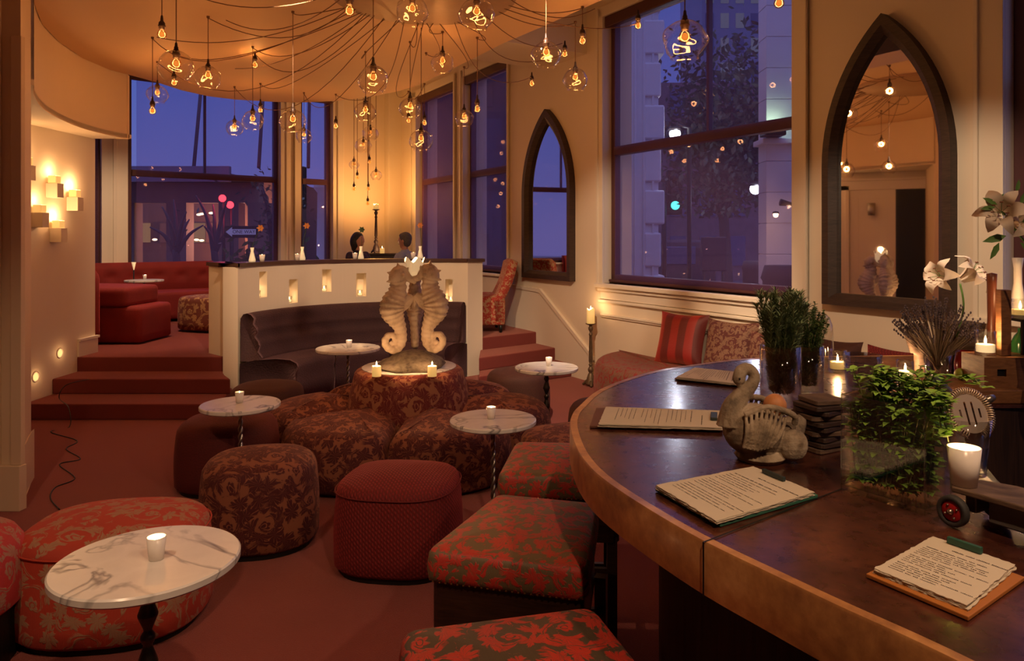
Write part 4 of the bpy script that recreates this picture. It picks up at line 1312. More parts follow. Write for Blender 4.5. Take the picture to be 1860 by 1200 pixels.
# thin cable lying on the left steps and carpet
cb = thing('floor_cable', 'thin dark cable snaking over the left steps and the carpet', 'cable', G(90, 860, 0.0))
def cabl(pts): return catmull(pts, 6)
m = MB()
m.tube(cabl([G(160, 690, .30) + Vector((0, 0.02, 0.004)), G(120, 700, .30) + Vector((0, 0, .004)), G(100, 726, .15) + Vector((0, 0.06, .006)), G(128, 738, .15) + Vector((0, -.03, 0.0)), G(126, 775, 0.004), G(92, 784, 0.004), G(140, 800, 0.004), G(120, 815, 0.004), G(146, 833, 0.004), G(108, 843, 0.004), G(136, 868, 0.004), G(100, 885, 0.004), G(92, 905, 0.004), G(108, 925, 0.004)]), 0.004, 5)
m.build('cable', M['black'], cb, world=True)

# ---------------------------------------------------------------- bar counter
ZB = 1.07
op_ = [(1037, 775), (1041, 752), (1054, 737), (1086, 710), (1137, 689), (1200, 672), (1272, 661), (1350, 652), (1430, 648)]
left_low = [(1713, 1188), (1528, 1103), (1400, 1042), (1283, 985), (1190, 932), (1110, 880), (1070, 845), (1048, 812)]
outer = [Vector((2.0, -1.6, 0)), Vector((1.95, -0.9, 0)), Vector((1.45, -0.15, 0)), Vector((1.0, 0.48, 0)), Vector((0.78, 0.85, 0))]
outer += [G(u, v, ZB) for u, v in left_low] + [G(u, v, ZB) for u, v in op_]
for p in outer: p.z = 0
outer_s = catmull(outer, 4)
far_pts = [Vector((2.2, 3.96, 0)), Vector((3.3, 3.98, 0)), Vector((3.3, 2.78, 0))]
inner_pts = [G(1738, 735, ZB), G(1735, 792, ZB), G(1790, 862, ZB), G(1880, 948, ZB), Vector((1.75, 0.7, 0)), Vector((2.6, -0.6, 0)), Vector((2.7, -1.6, 0))]
for p in inner_pts: p.z = 0
barpoly = [(p.x, p.y) for p in outer_s + far_pts + inner_pts]
bar = thing('bar_counter', 'curved bar counter with aged copper top and copper edge coloured brighter as if lit over dark wood front', 'bar counter', (1.2, 2.0, 0))
def bigprism(poly, z0, z1):
    b = MB(); b.prism(poly, z0, z1); return b
tp = bigprism(barpoly, ZB - 0.012, ZB)
tpo = tp.build('copper_top', M['copper_top'], bar, world=True)
ed = MB()
vs = []; fs = []
eds = outer_s + far_pts[:2]
for i, p in enumerate(eds):
    q0 = eds[max(i - 1, 0)]; q1 = eds[min(i + 1, len(eds) - 1)]
    t = (q1 - q0).normalized(); nn = Vector((-t.y, t.x, 0))     # outward (left of travel)
    a = p + nn * 0.004; b_ = p - nn * 0.022
    for q, z in ((b_, ZB + 0.001), (p + nn * 0.001, ZB + 0.002), (a, ZB - 0.004), (a, ZB - 0.108), (b_, ZB - 0.112)): vs.append((q.x, q.y, z))
for i in range(len(eds) - 1):
    for j in range(4): fs.append((i * 5 + j, i * 5 + j + 1, (i + 1) * 5 + j + 1, (i + 1) * 5 + j))
ed.add(vs, fs)
edo = ed.build('copper_edge_lit', M['copper_edge_lit'], bar, world=True)
md = edo.modifiers.new('edge', 'EDGE_SPLIT'); md.split_angle = R(35)
sa, sb = G(1281, 985, ZB), G(1530, 888, ZB)
dd_ = (sb - sa).normalized(); nn = Vector((-dd_.y, dd_.x, 0)) * 0.0022
sm_ = MB()
a0 = sa - dd_ * 0.006
sm_.add([a0 - nn + Vector((0, 0, .0025)), a0 + nn + Vector((0, 0, .0025)), sb + nn + Vector((0, 0, .0018)), sb - nn + Vector((0, 0, .0018)), a0 - nn - Vector((0, 0, .11)), a0 + nn - Vector((0, 0, .11))], [(0, 1, 2, 3), (4, 5, 1, 0)], None, False)
sm_.build('seam', M['black'], bar, world=True)
def inset(pts, dist):
    out = []
    for i, p in enumerate(pts):
        q0 = pts[max(i - 1, 0)]; q1 = pts[min(i + 1, len(pts) - 1)]
        t = (q1 - q0).normalized(); out.append(p - Vector((-t.y, t.x, 0)) * dist)
    return out
bi = inset(outer_s, 0.30)
bi = [bi[i] for i in range(0, len(bi), 2)]
basep = [(p.x, p.y) for p in bi] + [(2.3, 3.72), (3.2, 3.72), (3.2, 2.9)] + [(p.x + 0.03, p.y + 0.0) for p in inner_pts]
bb = bigprism(basep, 0.0, ZB - 0.013)
bb.build('wood_front', M['barpanel'], bar, world=True)
# lower well shelf behind the counter
wl_ = MB().prism([(1.25, 2.75), (3.3, 2.75), (3.3, -0.6), (2.0, -0.6), (1.2, 1.6)], 0.60, 0.64)
wlt = thing('bar_well', 'dark steel work surface sunk behind the bar counter', 'work surface', (2.0, 1.5, 0.6))
wl_.build('surface', plain('dark_steel', (0.02, 0.022, 0.03), 0.3, 0.6), wlt, world=True)
MB().box(1.35, 3.2, 1.0, 2.7, 0, 0.60).build('cabinet', M['black'], wlt, world=True)

# ---------------------------------------------------------------- bar stools
def bar_stool(label, loc, rz, mat, w0=0.25, w1=0.22, d=0.245):
    root = thing('bar_stool', label, 'stool', loc, rz, 'bar stools')
    poly = roundpoly([(-w0, -d), (w0, -d), (w1, d), (-w1, d)], 0.05)
    MB().cushion(poly, 0.665, 0.765, 0.03, 0.022, 0.01, 0.0, 0.004, 5).build('seat', mat, root)
    P = [Vector((x, y, 0)) for x, y in poly]
    pts = [Vector((p.x * 0.975, p.y * 0.975, 0.742)) for p in P]; 
    MB().tube(pts + [pts[0]], 0.004, 6, False).build('piping', mat, root)
    ap = MB().prism([(x * 0.95, y * 0.95) for x, y in poly], 0.50, 0.672)
    ap.build('apron', M['stoolwood'], root)
    nb = MB()
    per = 0
    for i in range(len(P)):
        a, b = P[i], P[(i + 1) % len(P)]
        L = (b - a).length; m_ = max(1, int(L / 0.018))
        for j in range(m_):
            q = a + (b - a) * (j / m_)
            nb.sphere((q.x * 0.985, q.y * 0.985, 0.672), 0.0048, 6, 4)
    nb.build('nailheads', plain('brass_nail', (0.45, 0.26, 0.09), 0.3, 0.9) if 'nail' not in M else M['nail'], root)
    for sx, sy in ((-1, -1), (1, -1), (1, 1), (-1, 1)):
        x = sx * (w0 - 0.045); y = sy * (d - 0.04)
        MB().prism([(x - 0.02, y - 0.02), (x + 0.02, y - 0.02), (x + 0.02, y + 0.02), (x - 0.02, y + 0.02)], 0, 0.52).build('leg', M['stoolwood'], root)
    for z, ax in ((0.20, 0), (0.20, 1), (0.36, 0), (0.36, 1)):
        if ax == 0:
            for y in (-d + 0.04, d - 0.04): MB().box(-w0 + 0.05, w0 - 0.05, y - 0.01, y + 0.01, z, z + 0.03).build('stretcher', M['stoolwood'], root)
        else:
            for x in (-w0 + 0.045, w0 - 0.045): MB().box(x - 0.01, x + 0.01, -d + 0.04, d - 0.04, z + 0.03, z + 0.06).build('stretcher', M['stoolwood'], root)
    return root
M['nail'] = plain('brass_nail', (0.45, 0.26, 0.09), 0.3, 0.9)
bar_stool('nearest bar stool, scarlet leaves on charcoal, cut by the bottom border', (-0.01, 1.60, 0.0), R(14), M['stool_scroll'], 0.275, 0.245, 0.25)
bar_stool('second bar stool from the camera, scarlet leaves on olive, with wooden apron', (-0.005, 2.42, 0.0), R(-15), M['stool_scroll2'], 0.25, 0.19, 0.27)
bar_stool('third bar stool, half hidden under the curved bar edge', (0.14, 3.16, 0.0), R(-4), M['stool_scroll2'])

# ---------------------------------------------------------------- bench under the big window with pillows
bench = thing('upholstered_bench', 'long red patterned upholstered bench along the right wall', 'bench', MW @ Vector((3, -0.4, 0)))
ring = []
for i in range(11):
    t = i / 10 * PI / 2
    ring.append((0.72 + 0.85 * (1 - math.sin(t)), -0.82 + 0.80 * (1 - math.cos(t)) ))
pb = [(5.05, -0.02), (5.05, -0.82), (4.6, -0.82), (4.0, -0.82), (3.2, -0.82), (2.4, -0.82), (1.8, -0.82)] + ring + [(1.2, -0.02), (2.4, -0.02), (4.2, -0.02)]
MB().cushion(pb, 0.04, 0.47, 0.10, 0.02, 0.03, 0.0, 0.012, 5, MW).build('upholstery', M['bench_cloth'], bench, world=True)
MB().prism([(x, y * 0.93 - 0.03) for x, y in pb], 0, 0.05, mat=MW).build('base', M['black'], bench, world=True)

def pillow(label, s_, off, z, w, h, mat, rot=0.0, tilt=R(14), lean=0.0, t=0.085):
    yaw = math.atan2(EX.y, EX.x)
    p = MW @ Vector((s_, -off, z))
    root = thing('throw_pillow', label, 'pillow', p, 0, 'pillows on the wall bench')
    Mx = Matrix.Rotation(yaw + rot, 4, 'Z') @ Matrix.Rotation(-tilt, 4, 'X') @ Matrix.Rotation(lean, 4, 'Y')
    n = 18
    mb = MB()
    for side in (1, -1):
        vs = []; fs = []; uvs = []
        for i in range(n + 1):
            for j in range(n + 1):
                a = -1 + 2 * i / n; b = -1 + 2 * j / n
                x = a * w / 2 * (1 - 0.10 * (1 - b * b)); zz = b * h / 2 * (1 - 0.10 * (1 - a * a))
                th = t * (max(0, (1 - a ** 4)) ** 0.6) * (max(0, (1 - b ** 4)) ** 0.6)
                th += 0.008 * noise.noise(Vector((a * 2 + s_, b * 2, side))) * (1 - a * a) * (1 - b * b)
                vs.append(Mx @ Vector((x, -side * th, zz + h / 2 * 0.97)))
        for i in range(n):
            for j in range(n):
                f = (i * (n + 1) + j, (i + 1) * (n + 1) + j, (i + 1) * (n + 1) + j + 1, i * (n + 1) + j + 1)
                uvs.append([((q // (n + 1)) / n * w, (q % (n + 1)) / n * h) for q in f])
                if side < 0: f = tuple(reversed(f)); uvs[-1] = list(reversed(uvs[-1]))
                fs.append(f)
        mb.add(vs, fs, uvs)
    mb.build('pillow_cover', mat, root)
    return root
def stripes():
    b = NB('red_striped_velvet')
    u = b.uv()
    sp = b.n('ShaderNodeSeparateXYZ'); b.set(sp.inputs[0], u)
    w_ = b.math('SINE', b.math('MULTIPLY', sp.outputs[0], 34.0))
    f = b.math('MULTIPLY', b.math('ADD', w_, 0.2), 3.0, clamp=True)
    col = b.mix(f, (0.09, 0.003, 0.003), (0.25, 0.009, 0.006))
    nz = b.noise(u, 60, 2)
    p = b.principled(col, 0.6, 0, b.bump(nz.outputs['Fac'], 0.25, 0.005))
    p.inputs['Sheen Weight'].default_value = 0.8; b.set(p.inputs['Sheen Tint'], (1, 0.25, 0.15))
    return b.done(p)
M['stripes'] = stripes()
zb_ = 0.475
pillow('bright red striped velvet pillow, first on the bench from the window side', ws(1232) + 0.27, 0.26, zb_, 0.54, 0.52, M['stripes'], 0.25, R(16))
pillow('brown and tan scroll pillow leaning beside the red striped one', ws(1318) + 0.22, 0.22, zb_, 0.54, 0.50, M['pillow_cloth'], 0.18, R(14))
pillow('scroll patterned pillow behind the rosemary vase', ws(1392) + 0.22, 0.24, zb_, 0.48, 0.44, M['pillow_cloth'], 0.1, R(14))
pillow('dark brown velvet pillow behind the glass cloche', 3.50, 0.22, zb_, 0.46, 0.46, M['brownvelvet'], 0.0, R(12))
pillow('red velvet pillow at the right, behind the smoky glass bucket', 4.03, 0.26, zb_, 0.52, 0.46, M['redvelvet'], 0.0, R(16))
pillow('dark red velvet pillow furthest right on the bench', 4.56, 0.22, zb_, 0.46, 0.42, M['darkred'], 0.0, R(12))

# ---------------------------------------------------------------- arched mirrors
def arch(hw, z0, zs, z1, n=14):
    h = z1 - zs; c = (h * h - hw * hw) / (2 * hw); r = hw + c
    pts = [(-hw, z0), (hw, z0)]
    a1 = math.asin(h / r)
    for i in range(n + 1):
        a = a1 * i / n; pts.append((-c + r * math.cos(a), zs + r * math.sin(a)))
    for i in range(n - 1, -1, -1):
        a = a1 * i / n; pts.append((c - r * math.cos(a), zs + r * math.sin(a)))
    return pts
def arch_mirror(label, s_, zb0, hw, H, fw, depth=0.085):
    root = thing('arched_mirror', label, 'mirror', MW @ Vector((s_, 0, zb0)), 0, 'arched wall mirrors')
    zs = zb0 + H * 0.50
    o_ = arch(hw, zb0, zs, zb0 + H); i_ = arch(hw - fw, zb0 + fw * 0.85, zs, zb0 + H - fw * 1.45)
    m_ = arch(hw - fw * 0.55, zb0 + fw * 0.5, zs, zb0 + H - fw * 0.80)
    fr = MB(); vs = []; fs = []
    n = len(o_)
    prof = [(o_, 0.0), (o_, depth * 0.92), (o_, depth), (m_, depth), (i_, depth * 0.5), (i_, 0.012)]
    for pts, dpt in prof:
        for x, z in pts: vs.append(MW @ Vector((s_ + x, -dpt, z)))
    for k in range(len(prof) - 1):
        for i in range(n):
            j = (i + 1) % n
            fs.append((k * n + i, k * n + j, (k + 1) * n + j, (k + 1) * n + i))
    fr.add(vs, fs, None, False)
    fr.build('wooden_frame', M['darkwood'], root, world=True)
    g = MB(); vs = [MW @ Vector((s_ + x, -0.014, z)) for x, z in i_]
    g.add(vs, [tuple(range(n))], None, False)
    g.build('mirror_glass', M['mirror'], root, world=True)
    return root
sa_, sb_ = ws(1497), ws(1728)
arch_mirror('large pointed arch mirror in dark wood frame on the right wall above the bench', (sa_ + sb_) / 2 + 0.04, 1.17, (sb_ - sa_) / 2, 2.17, 0.105)
sa_, sb_ = ws(957), ws(1045)
arch_mirror('smaller looking pointed arch mirror in dark wood frame beside the right steps', (sa_ + sb_) / 2, 1.16, (sb_ - sa_) / 2, 2.17, 0.12)

# ---------------------------------------------------------------- tall candlesticks
def candlestick(label, loc, zp, ch, cr, lit=1.0, mat='bronze', big=False, k=1.0, col=None):
    root = thing('candlestick', label, 'candlestick', loc, 0.5, 'tall floor candlesticks')
    Z = zp
    pr = [(0, 0.03 * Z), (0.060, 0.03 * Z), (0.064, 0.05 * Z), (0.052, 0.08 * Z), (0.046, 0.13 * Z), (0.028, 0.20 * Z), (0.020, 0.215 * Z), (0.030, 0.24 * Z), (0.034, 0.27 * Z), (0.022, 0.30 * Z), (0.016, 0.32 * Z), (0.024, 0.335 * Z), (0.025, 0.345 * Z),
          (0.016, 0.36 * Z), (0.024, 0.40 * Z), (0.021, 0.6 * Z), (0.016, 0.80 * Z), (0.022, 0.815 * Z), (0.022, 0.83 * Z), (0.014, 0.85 * Z), (0.015, 0.87 * Z), (0.026, 0.90 * Z), (0.028, 0.93 * Z), (0.018, 0.955 * Z), (0.022, 0.97 * Z), (0.058, 0.99 * Z), (0.060, Z), (0, Z)]
    pr = [(r * k, z) for r, z in pr]
    MB().lathe(pr, seg=20).build('shaft', M[mat], root)
    for i in range(3):
        a = i * 2 * PI / 3
        c, s_ = math.cos(a), math.sin(a)
        ft = MB().tube([(c * 0.03 * k, s_ * 0.03 * k, 0.10 * Z), (c * 0.06 * k, s_ * 0.06 * k, 0.07 * Z), (c * 0.085 * k, s_ * 0.085 * k, 0.022), (c * 0.10 * k, s_ * 0.10 * k, 0.014)], [0.012, 0.017, 0.015, 0.013], 8)
        ft.build('foot', M[mat], root)
    cd = MB(); n = 22; vs = []
    cd.lathe([(0, Z), (cr * 1.02, Z), (cr, Z + ch * 0.85), (cr * 1.02, Z + ch), (cr * 0.8, Z + ch * 0.97), (0, Z + ch * 0.86)], seg=20)
    cd.v = [(x, y, z + (0.012 * math.sin(3 * math.atan2(y, x)) if z > Z + ch * 0.9 else 0)) for x, y, z in cd.v]
    co = cd.build('candle', M['wax'], root)
    MB().lathe([(0, Z + ch * 0.88), (0.008, Z + ch * 0.95), (0.006, Z + ch * 1.05), (0, Z + ch * 1.2)], seg=8).build('flame', M['flame'], root)
    lamp((0, 0, Z + ch * 1.12), 1.6 * K_CAND * lit, col or CANDLE, root, 0.02, 'candle_light')
    return root
p = G(1073, 701, 0.0); candlestick('bronze candlestick standing on the lower floor right of the steps', p, 0.715, 0.165, 0.045)
p = G(962, 597, PLAT); candlestick('bronze candlestick standing on the top step before the small arched mirror', p, 0.74, 0.20, 0.045)

# ---------------------------------------------------------------- seahorse statue
SB = Vector((-0.88, 5.72, 0.694))
stt = thing('seahorse_statue', 'weathered cast stone statue of seahorses on a rock base, centre of the flower pouf', 'statue', SB)
rb_ = MB()
n = 36
prof = [(0.01, 0.0), (0.235, 0.0), (0.255, 0.03), (0.235, 0.06), (0.20, 0.075), (0.12, 0.12), (0.05, 0.135), (0.0, 0.135)]
rb_.lathe(prof, seg=36, crumple=0.25)
rb_.build('rock_base', M['rock'], stt)
def seahorse(ang, k=1.0, zo=0.0):
    # spine in (r, z): from snout tip over head, neck, belly, tail, curl
    sp = [(-0.015, 0.655, 0.026), (0.03, 0.665, 0.030), (0.075, 0.70, 0.046), (0.115, 0.725, 0.066), (0.135, 0.685, 0.072), (0.125, 0.63, 0.058), (0.125, 0.58, 0.064), (0.15, 0.52, 0.082), (0.175, 0.46, 0.094), (0.178, 0.40, 0.094), (0.155, 0.335, 0.076), (0.125, 0.275, 0.056), (0.108, 0.22, 0.047), (0.105, 0.15, 0.044), (0.125, 0.09, 0.040),
          (0.17, 0.065, 0.034), (0.215, 0.09, 0.031), (0.235, 0.14, 0.030), (0.215, 0.185, 0.028), (0.175, 0.19, 0.025), (0.155, 0.155, 0.022), (0.17, 0.125, 0.019), (0.195, 0.135, 0.014)]
    K = 6
    P = catmull([Vector((a, 0, b)) for a, b, c in sp], K); Rr = cat1([c for a, b, c in sp], K)
    m_ = MB()
    rad = []
    L = 0
    for i, r in enumerate(Rr):
        if i: L += (P[i] - P[i - 1]).length
        ridge = 1 + (0.085 * math.cos(L * 2 * PI / 0.040) if L > 0.22 else 0.03 * math.sin(L * 60))
        rad.append(r * ridge)
    m_.tube(P, rad, 16, True, 0.78)
    # crest spikes along the outer back of head and neck
    for i in range(10, 60, 4):
        t = (P[i + 1] - P[i - 1]).normalized(); out = Vector((t.z, 0, -t.x))
        c0_ = P[i]
        if out.dot(c0_ - Vector((0.0, 0, 0.45))) < 0: out = -out
        sz = 0.024 if i < 34 else 0.012
        a = c0_ + out * rad[i] * 0.75; b_ = c0_ + out * (rad[i] + sz)
        m_.tube([a, b_], [0.022, 0.006], 6, True, 0.8)
    # cheeks and eyes, chest fin plate towards the centre
    m_.sphere((0.105, 0.055, 0.70), 0.018, 8, 6); m_.sphere((0.105, -0.055, 0.70), 0.018, 8, 6)
    m_.tube([(0.13, 0, 0.44), (0.07, 0, 0.47), (0.01, 0, 0.52)], [0.075, 0.058, 0.03], 8, True, 0.5)
    c, s_ = math.cos(ang), math.sin(ang)
    m_.v = [((x * c - y * s_) * k, (x * s_ + y * c) * k, z * k * 0.905 + 0.09) for x, y, z in m_.v]
    return m_
for ang, k in ((R(-14), 1.0), (R(208), 0.98), (R(96), 0.97)):
    seahorse(ang, k).build('seahorse', M['stone'], stt, remesh=0.005)
# glass holder cupped between the heads
gh = thing('flame_glass', 'glowing glass candle holder resting between the seahorse heads', 'candle holder', SB + Vector((0.0, 0.02, 0.70)))
gm = MB(); seg = 24; vs = []
pr = [(0.02, 0.0), (0.05, 0.015), (0.062, 0.05), (0.060, 0.09), (0.072, 0.13)]
gm.lathe(pr, seg=24, crumple=0.15)
gm.v = [(x, y, z + (0.022 * math.sin(5 * math.atan2(y, x)) if z > 0.12 else 0)) for x, y, z in gm.v]
gm.build('glass', M['paleglow'], gh)
MB().lathe([(0, 0.03), (0.015, 0.05), (0.012, 0.10), (0, 0.145)], seg=10).build('flame', M['flame'], gh)
lamp((0, 0, 0.16), 2.0 * K_CAND, CANDLE, gh, 0.025, 'candle_light')
def pillar(label, loc, r=0.033, h=0.075, lit=1.0, mat='wax', group='pillar candles'):
    root = thing('pillar_candle', label, 'candle', loc, 0, group)
    MB().lathe([(0, 0), (r, 0), (r, h - 0.003), (r - 0.004, h), (r * 0.7, h - 0.006), (0, h - 0.008)], seg=20).build('wax_body', M[mat], root)
    MB().lathe([(0, h - 0.004), (0.005, h + 0.008), (0.0045, h + 0.018), (0, h + 0.034)], seg=8).build('flame', M['flame'], root)
    lamp((0, 0, h + 0.03), 2.2 * K_CAND * lit, CANDLE, root, 0.01, 'candle_light')
    return root
p = G(684, 683, 0.695); pillar('burning yellow candle in front of the statue base on the left', p)
p = G(785, 683, 0.695); pillar('burning yellow candle in front of the statue base on the right', p)

# ---------------------------------------------------------------- candle shelves on the left wall
def wall_shelf(label, u, v_top, lit, w=0.10, h=0.14):
    x = -4.645
    d = x * FX / (u - CXP)
    z = EYE - (v_top - HY) * d / FX
    root = thing('candle_shelf', label, 'wall candle holder', (-4.70, d, z - h), 0, 'cube candle shelves on the left wall')
    MB().box(0, 0.115, -w / 2, w / 2, 0, h).build('cube_shelf', M['trim'], root, bevel=0.003)
    MB().box(0.015, 0.095, -0.04, 0.04, h, h + 0.075).build('amber_candle', M['wax'] if lit < 2 else M['waxpool'], root, bevel=0.006)
    if lit > 0: lamp((0.075, 0, h + 0.12), 1.8 * K_CAND * lit, CANDLE, root, 0.03, 'candle_light')
wall_shelf('cube shelf with amber candle, uppermost fully seen one on the left wall', 99, 333, 0.8)
wall_shelf('cube shelf with brightly burning candle, rightmost on the left wall', 136, 358, 1.3)
wall_shelf('cube shelf with candle, at the very edge by the pier, middle height', 72, 386, 0.8)
wall_shelf('cube shelf with burning candle, lowest on the left wall', 106, 414, 1.3)
wall_shelf('cube shelf almost hidden by the pier, upper one', 47, 300, 0.8)
for u, v, nm in ((110, 641, 'upper'), (66, 684, 'lower')):
    d = -4.69 * FX / (u - CXP); z = EYE - (v - HY) * d / FX
    sl = thing('step_light', 'small round recessed step light, %s of two beside the left steps' % nm, 'lamp', (-4.70, d, z), 0, 'round step lights')
    rot = Matrix.Rotation(R(90), 4, 'Y')
    MB().lathe([(0.050, 0), (0.050, 0.006), (0.040, 0.008), (0.036, 0.002)], seg=20, mat=rot.to_3x3()).build('ring', M['trim'], sl)
    MB().lathe([(0.037, 0.003), (0.015, 0.003), (0.0, 0.003)], seg=16, mat=rot.to_3x3()).build('lens', emit('step_lens', (1, 0.55, 0.18), 1.6), sl)
    lamp((0.06, 0, 0), 0.25, CANDLE, sl, 0.02, 'step_glow')

# ---------------------------------------------------------------- things on top of the partition
def top_of_partition(u, off=0.07):
    t = arc_t(u); p = arc(t, PR + off); p.z = ZP + 0.04
    return p
tl = ['leftmost', 'second', 'third', 'rightmost']
M['orchid'] = plain('orange_petal', (0.62, 0.22, 0.05), 0.6)
M['leaf'] = plain('dark_leaf', (0.035, 0.07, 0.02), 0.6, 0, 0.3)
for i, (u, fu, fv) in enumerate(((468, 473, 414), (555, 557, 410), (658, 657, 417), (762, 763, 409))):
    p = top_of_partition(u)
    r = thing('bud_vase', 'small white bud vase with single stem, %s of four on the partition ledge' % tl[i], 'vase', p, 0, 'bud vases on the partition')
    MB().lathe([(0, 0), (0.034, 0), (0.036, 0.02), (0.022, 0.08), (0.014, 0.115), (0.020, 0.155), (0.017, 0.155), (0.010, 0.115), (0, 0.10)], seg=16).build('vase_body', M['paleglow'], r)  # white glow put into the vase material, no lamp inside
    q = DP(fu, fv, p.y) - p
    sm2 = MB(); sm2.tube(catmull([(0, 0, 0.10), (0.01, 0.0, 0.2), (q.x, 0, q.z)], 5), 0.0028, 5); sm2.build('stem', M['leaf'], r)
    fl_ = MB()
    for k in range(6):
        a = k * PI / 3
        c, s_ = math.cos(a), math.sin(a)
        fl_.add([(q.x, 0, q.z), (q.x + c * 0.02 - s_ * 0.015, 0.01, q.z + s_ * 0.02 + c * 0.015), (q.x + c * 0.042, -0.008, q.z + s_ * 0.042), (q.x + c * 0.02 + s_ * 0.015, 0.01, q.z + s_ * 0.02 - c * 0.015)], [(0, 1, 2, 3)])
    fl_.build('flower', M['orchid'] if i != 2 else M['leaf'], r)
    p2 = top_of_partition(u - 12 if i else u + 12, 0.03)
    v = votive_cup('white votive cup beside the %s bud vase on the partition' % tl[i], p2, 1.0, 1.1)

# ---------------------------------------------------------------- console and candles in the far corner
cz = 12.75
p = DP(690, 460, cz)
con = thing('console_cabinet', 'dark cabinet between the two seated people in the far corner', 'cabinet', (p.x, cz + 0.15, PLAT))
MB().box(-0.26, 0.26, -0.18, 0.18, 0.0, p.z - PLAT - 0.03).build('body', M['darkwood'], con, bevel=0.006)
MB().box(-0.29, 0.29, -0.20, 0.20, p.z - PLAT - 0.03, p.z - PLAT).build('cabinet_top', M['darkwood'], con, bevel=0.006)
for x in (-0.13, 0.13):
    d_ = MB().box(x - 0.11, x + 0.11, -0.195, -0.18, 0.08, p.z - PLAT - 0.08).build('door', M['darkwood'], con, bevel=0.004)
    MB().sphere((x * 0.25, -0.205, (p.z - PLAT) * 0.55), 0.012, 8, 6).build('knob', M['bronze'], d_)
q = DP(683, 380, cz + 0.15)
candlestick('tall dark wooden candlestick on the console cabinet in the far corner', (q.x, cz + 0.15, p.z), q.z - p.z, 0.085, 0.045, 26.0, 'darkwood', k=1.1, col=(1.0, 0.45, 0.12))
q2 = DP(691, 445, cz - 0.05)
pl_ = pillar('short pillar candle on the front edge of the console cabinet', (q2.x + 0.02, cz + 0.0, p.z + 0.001), 0.04, 0.09, 1.2)

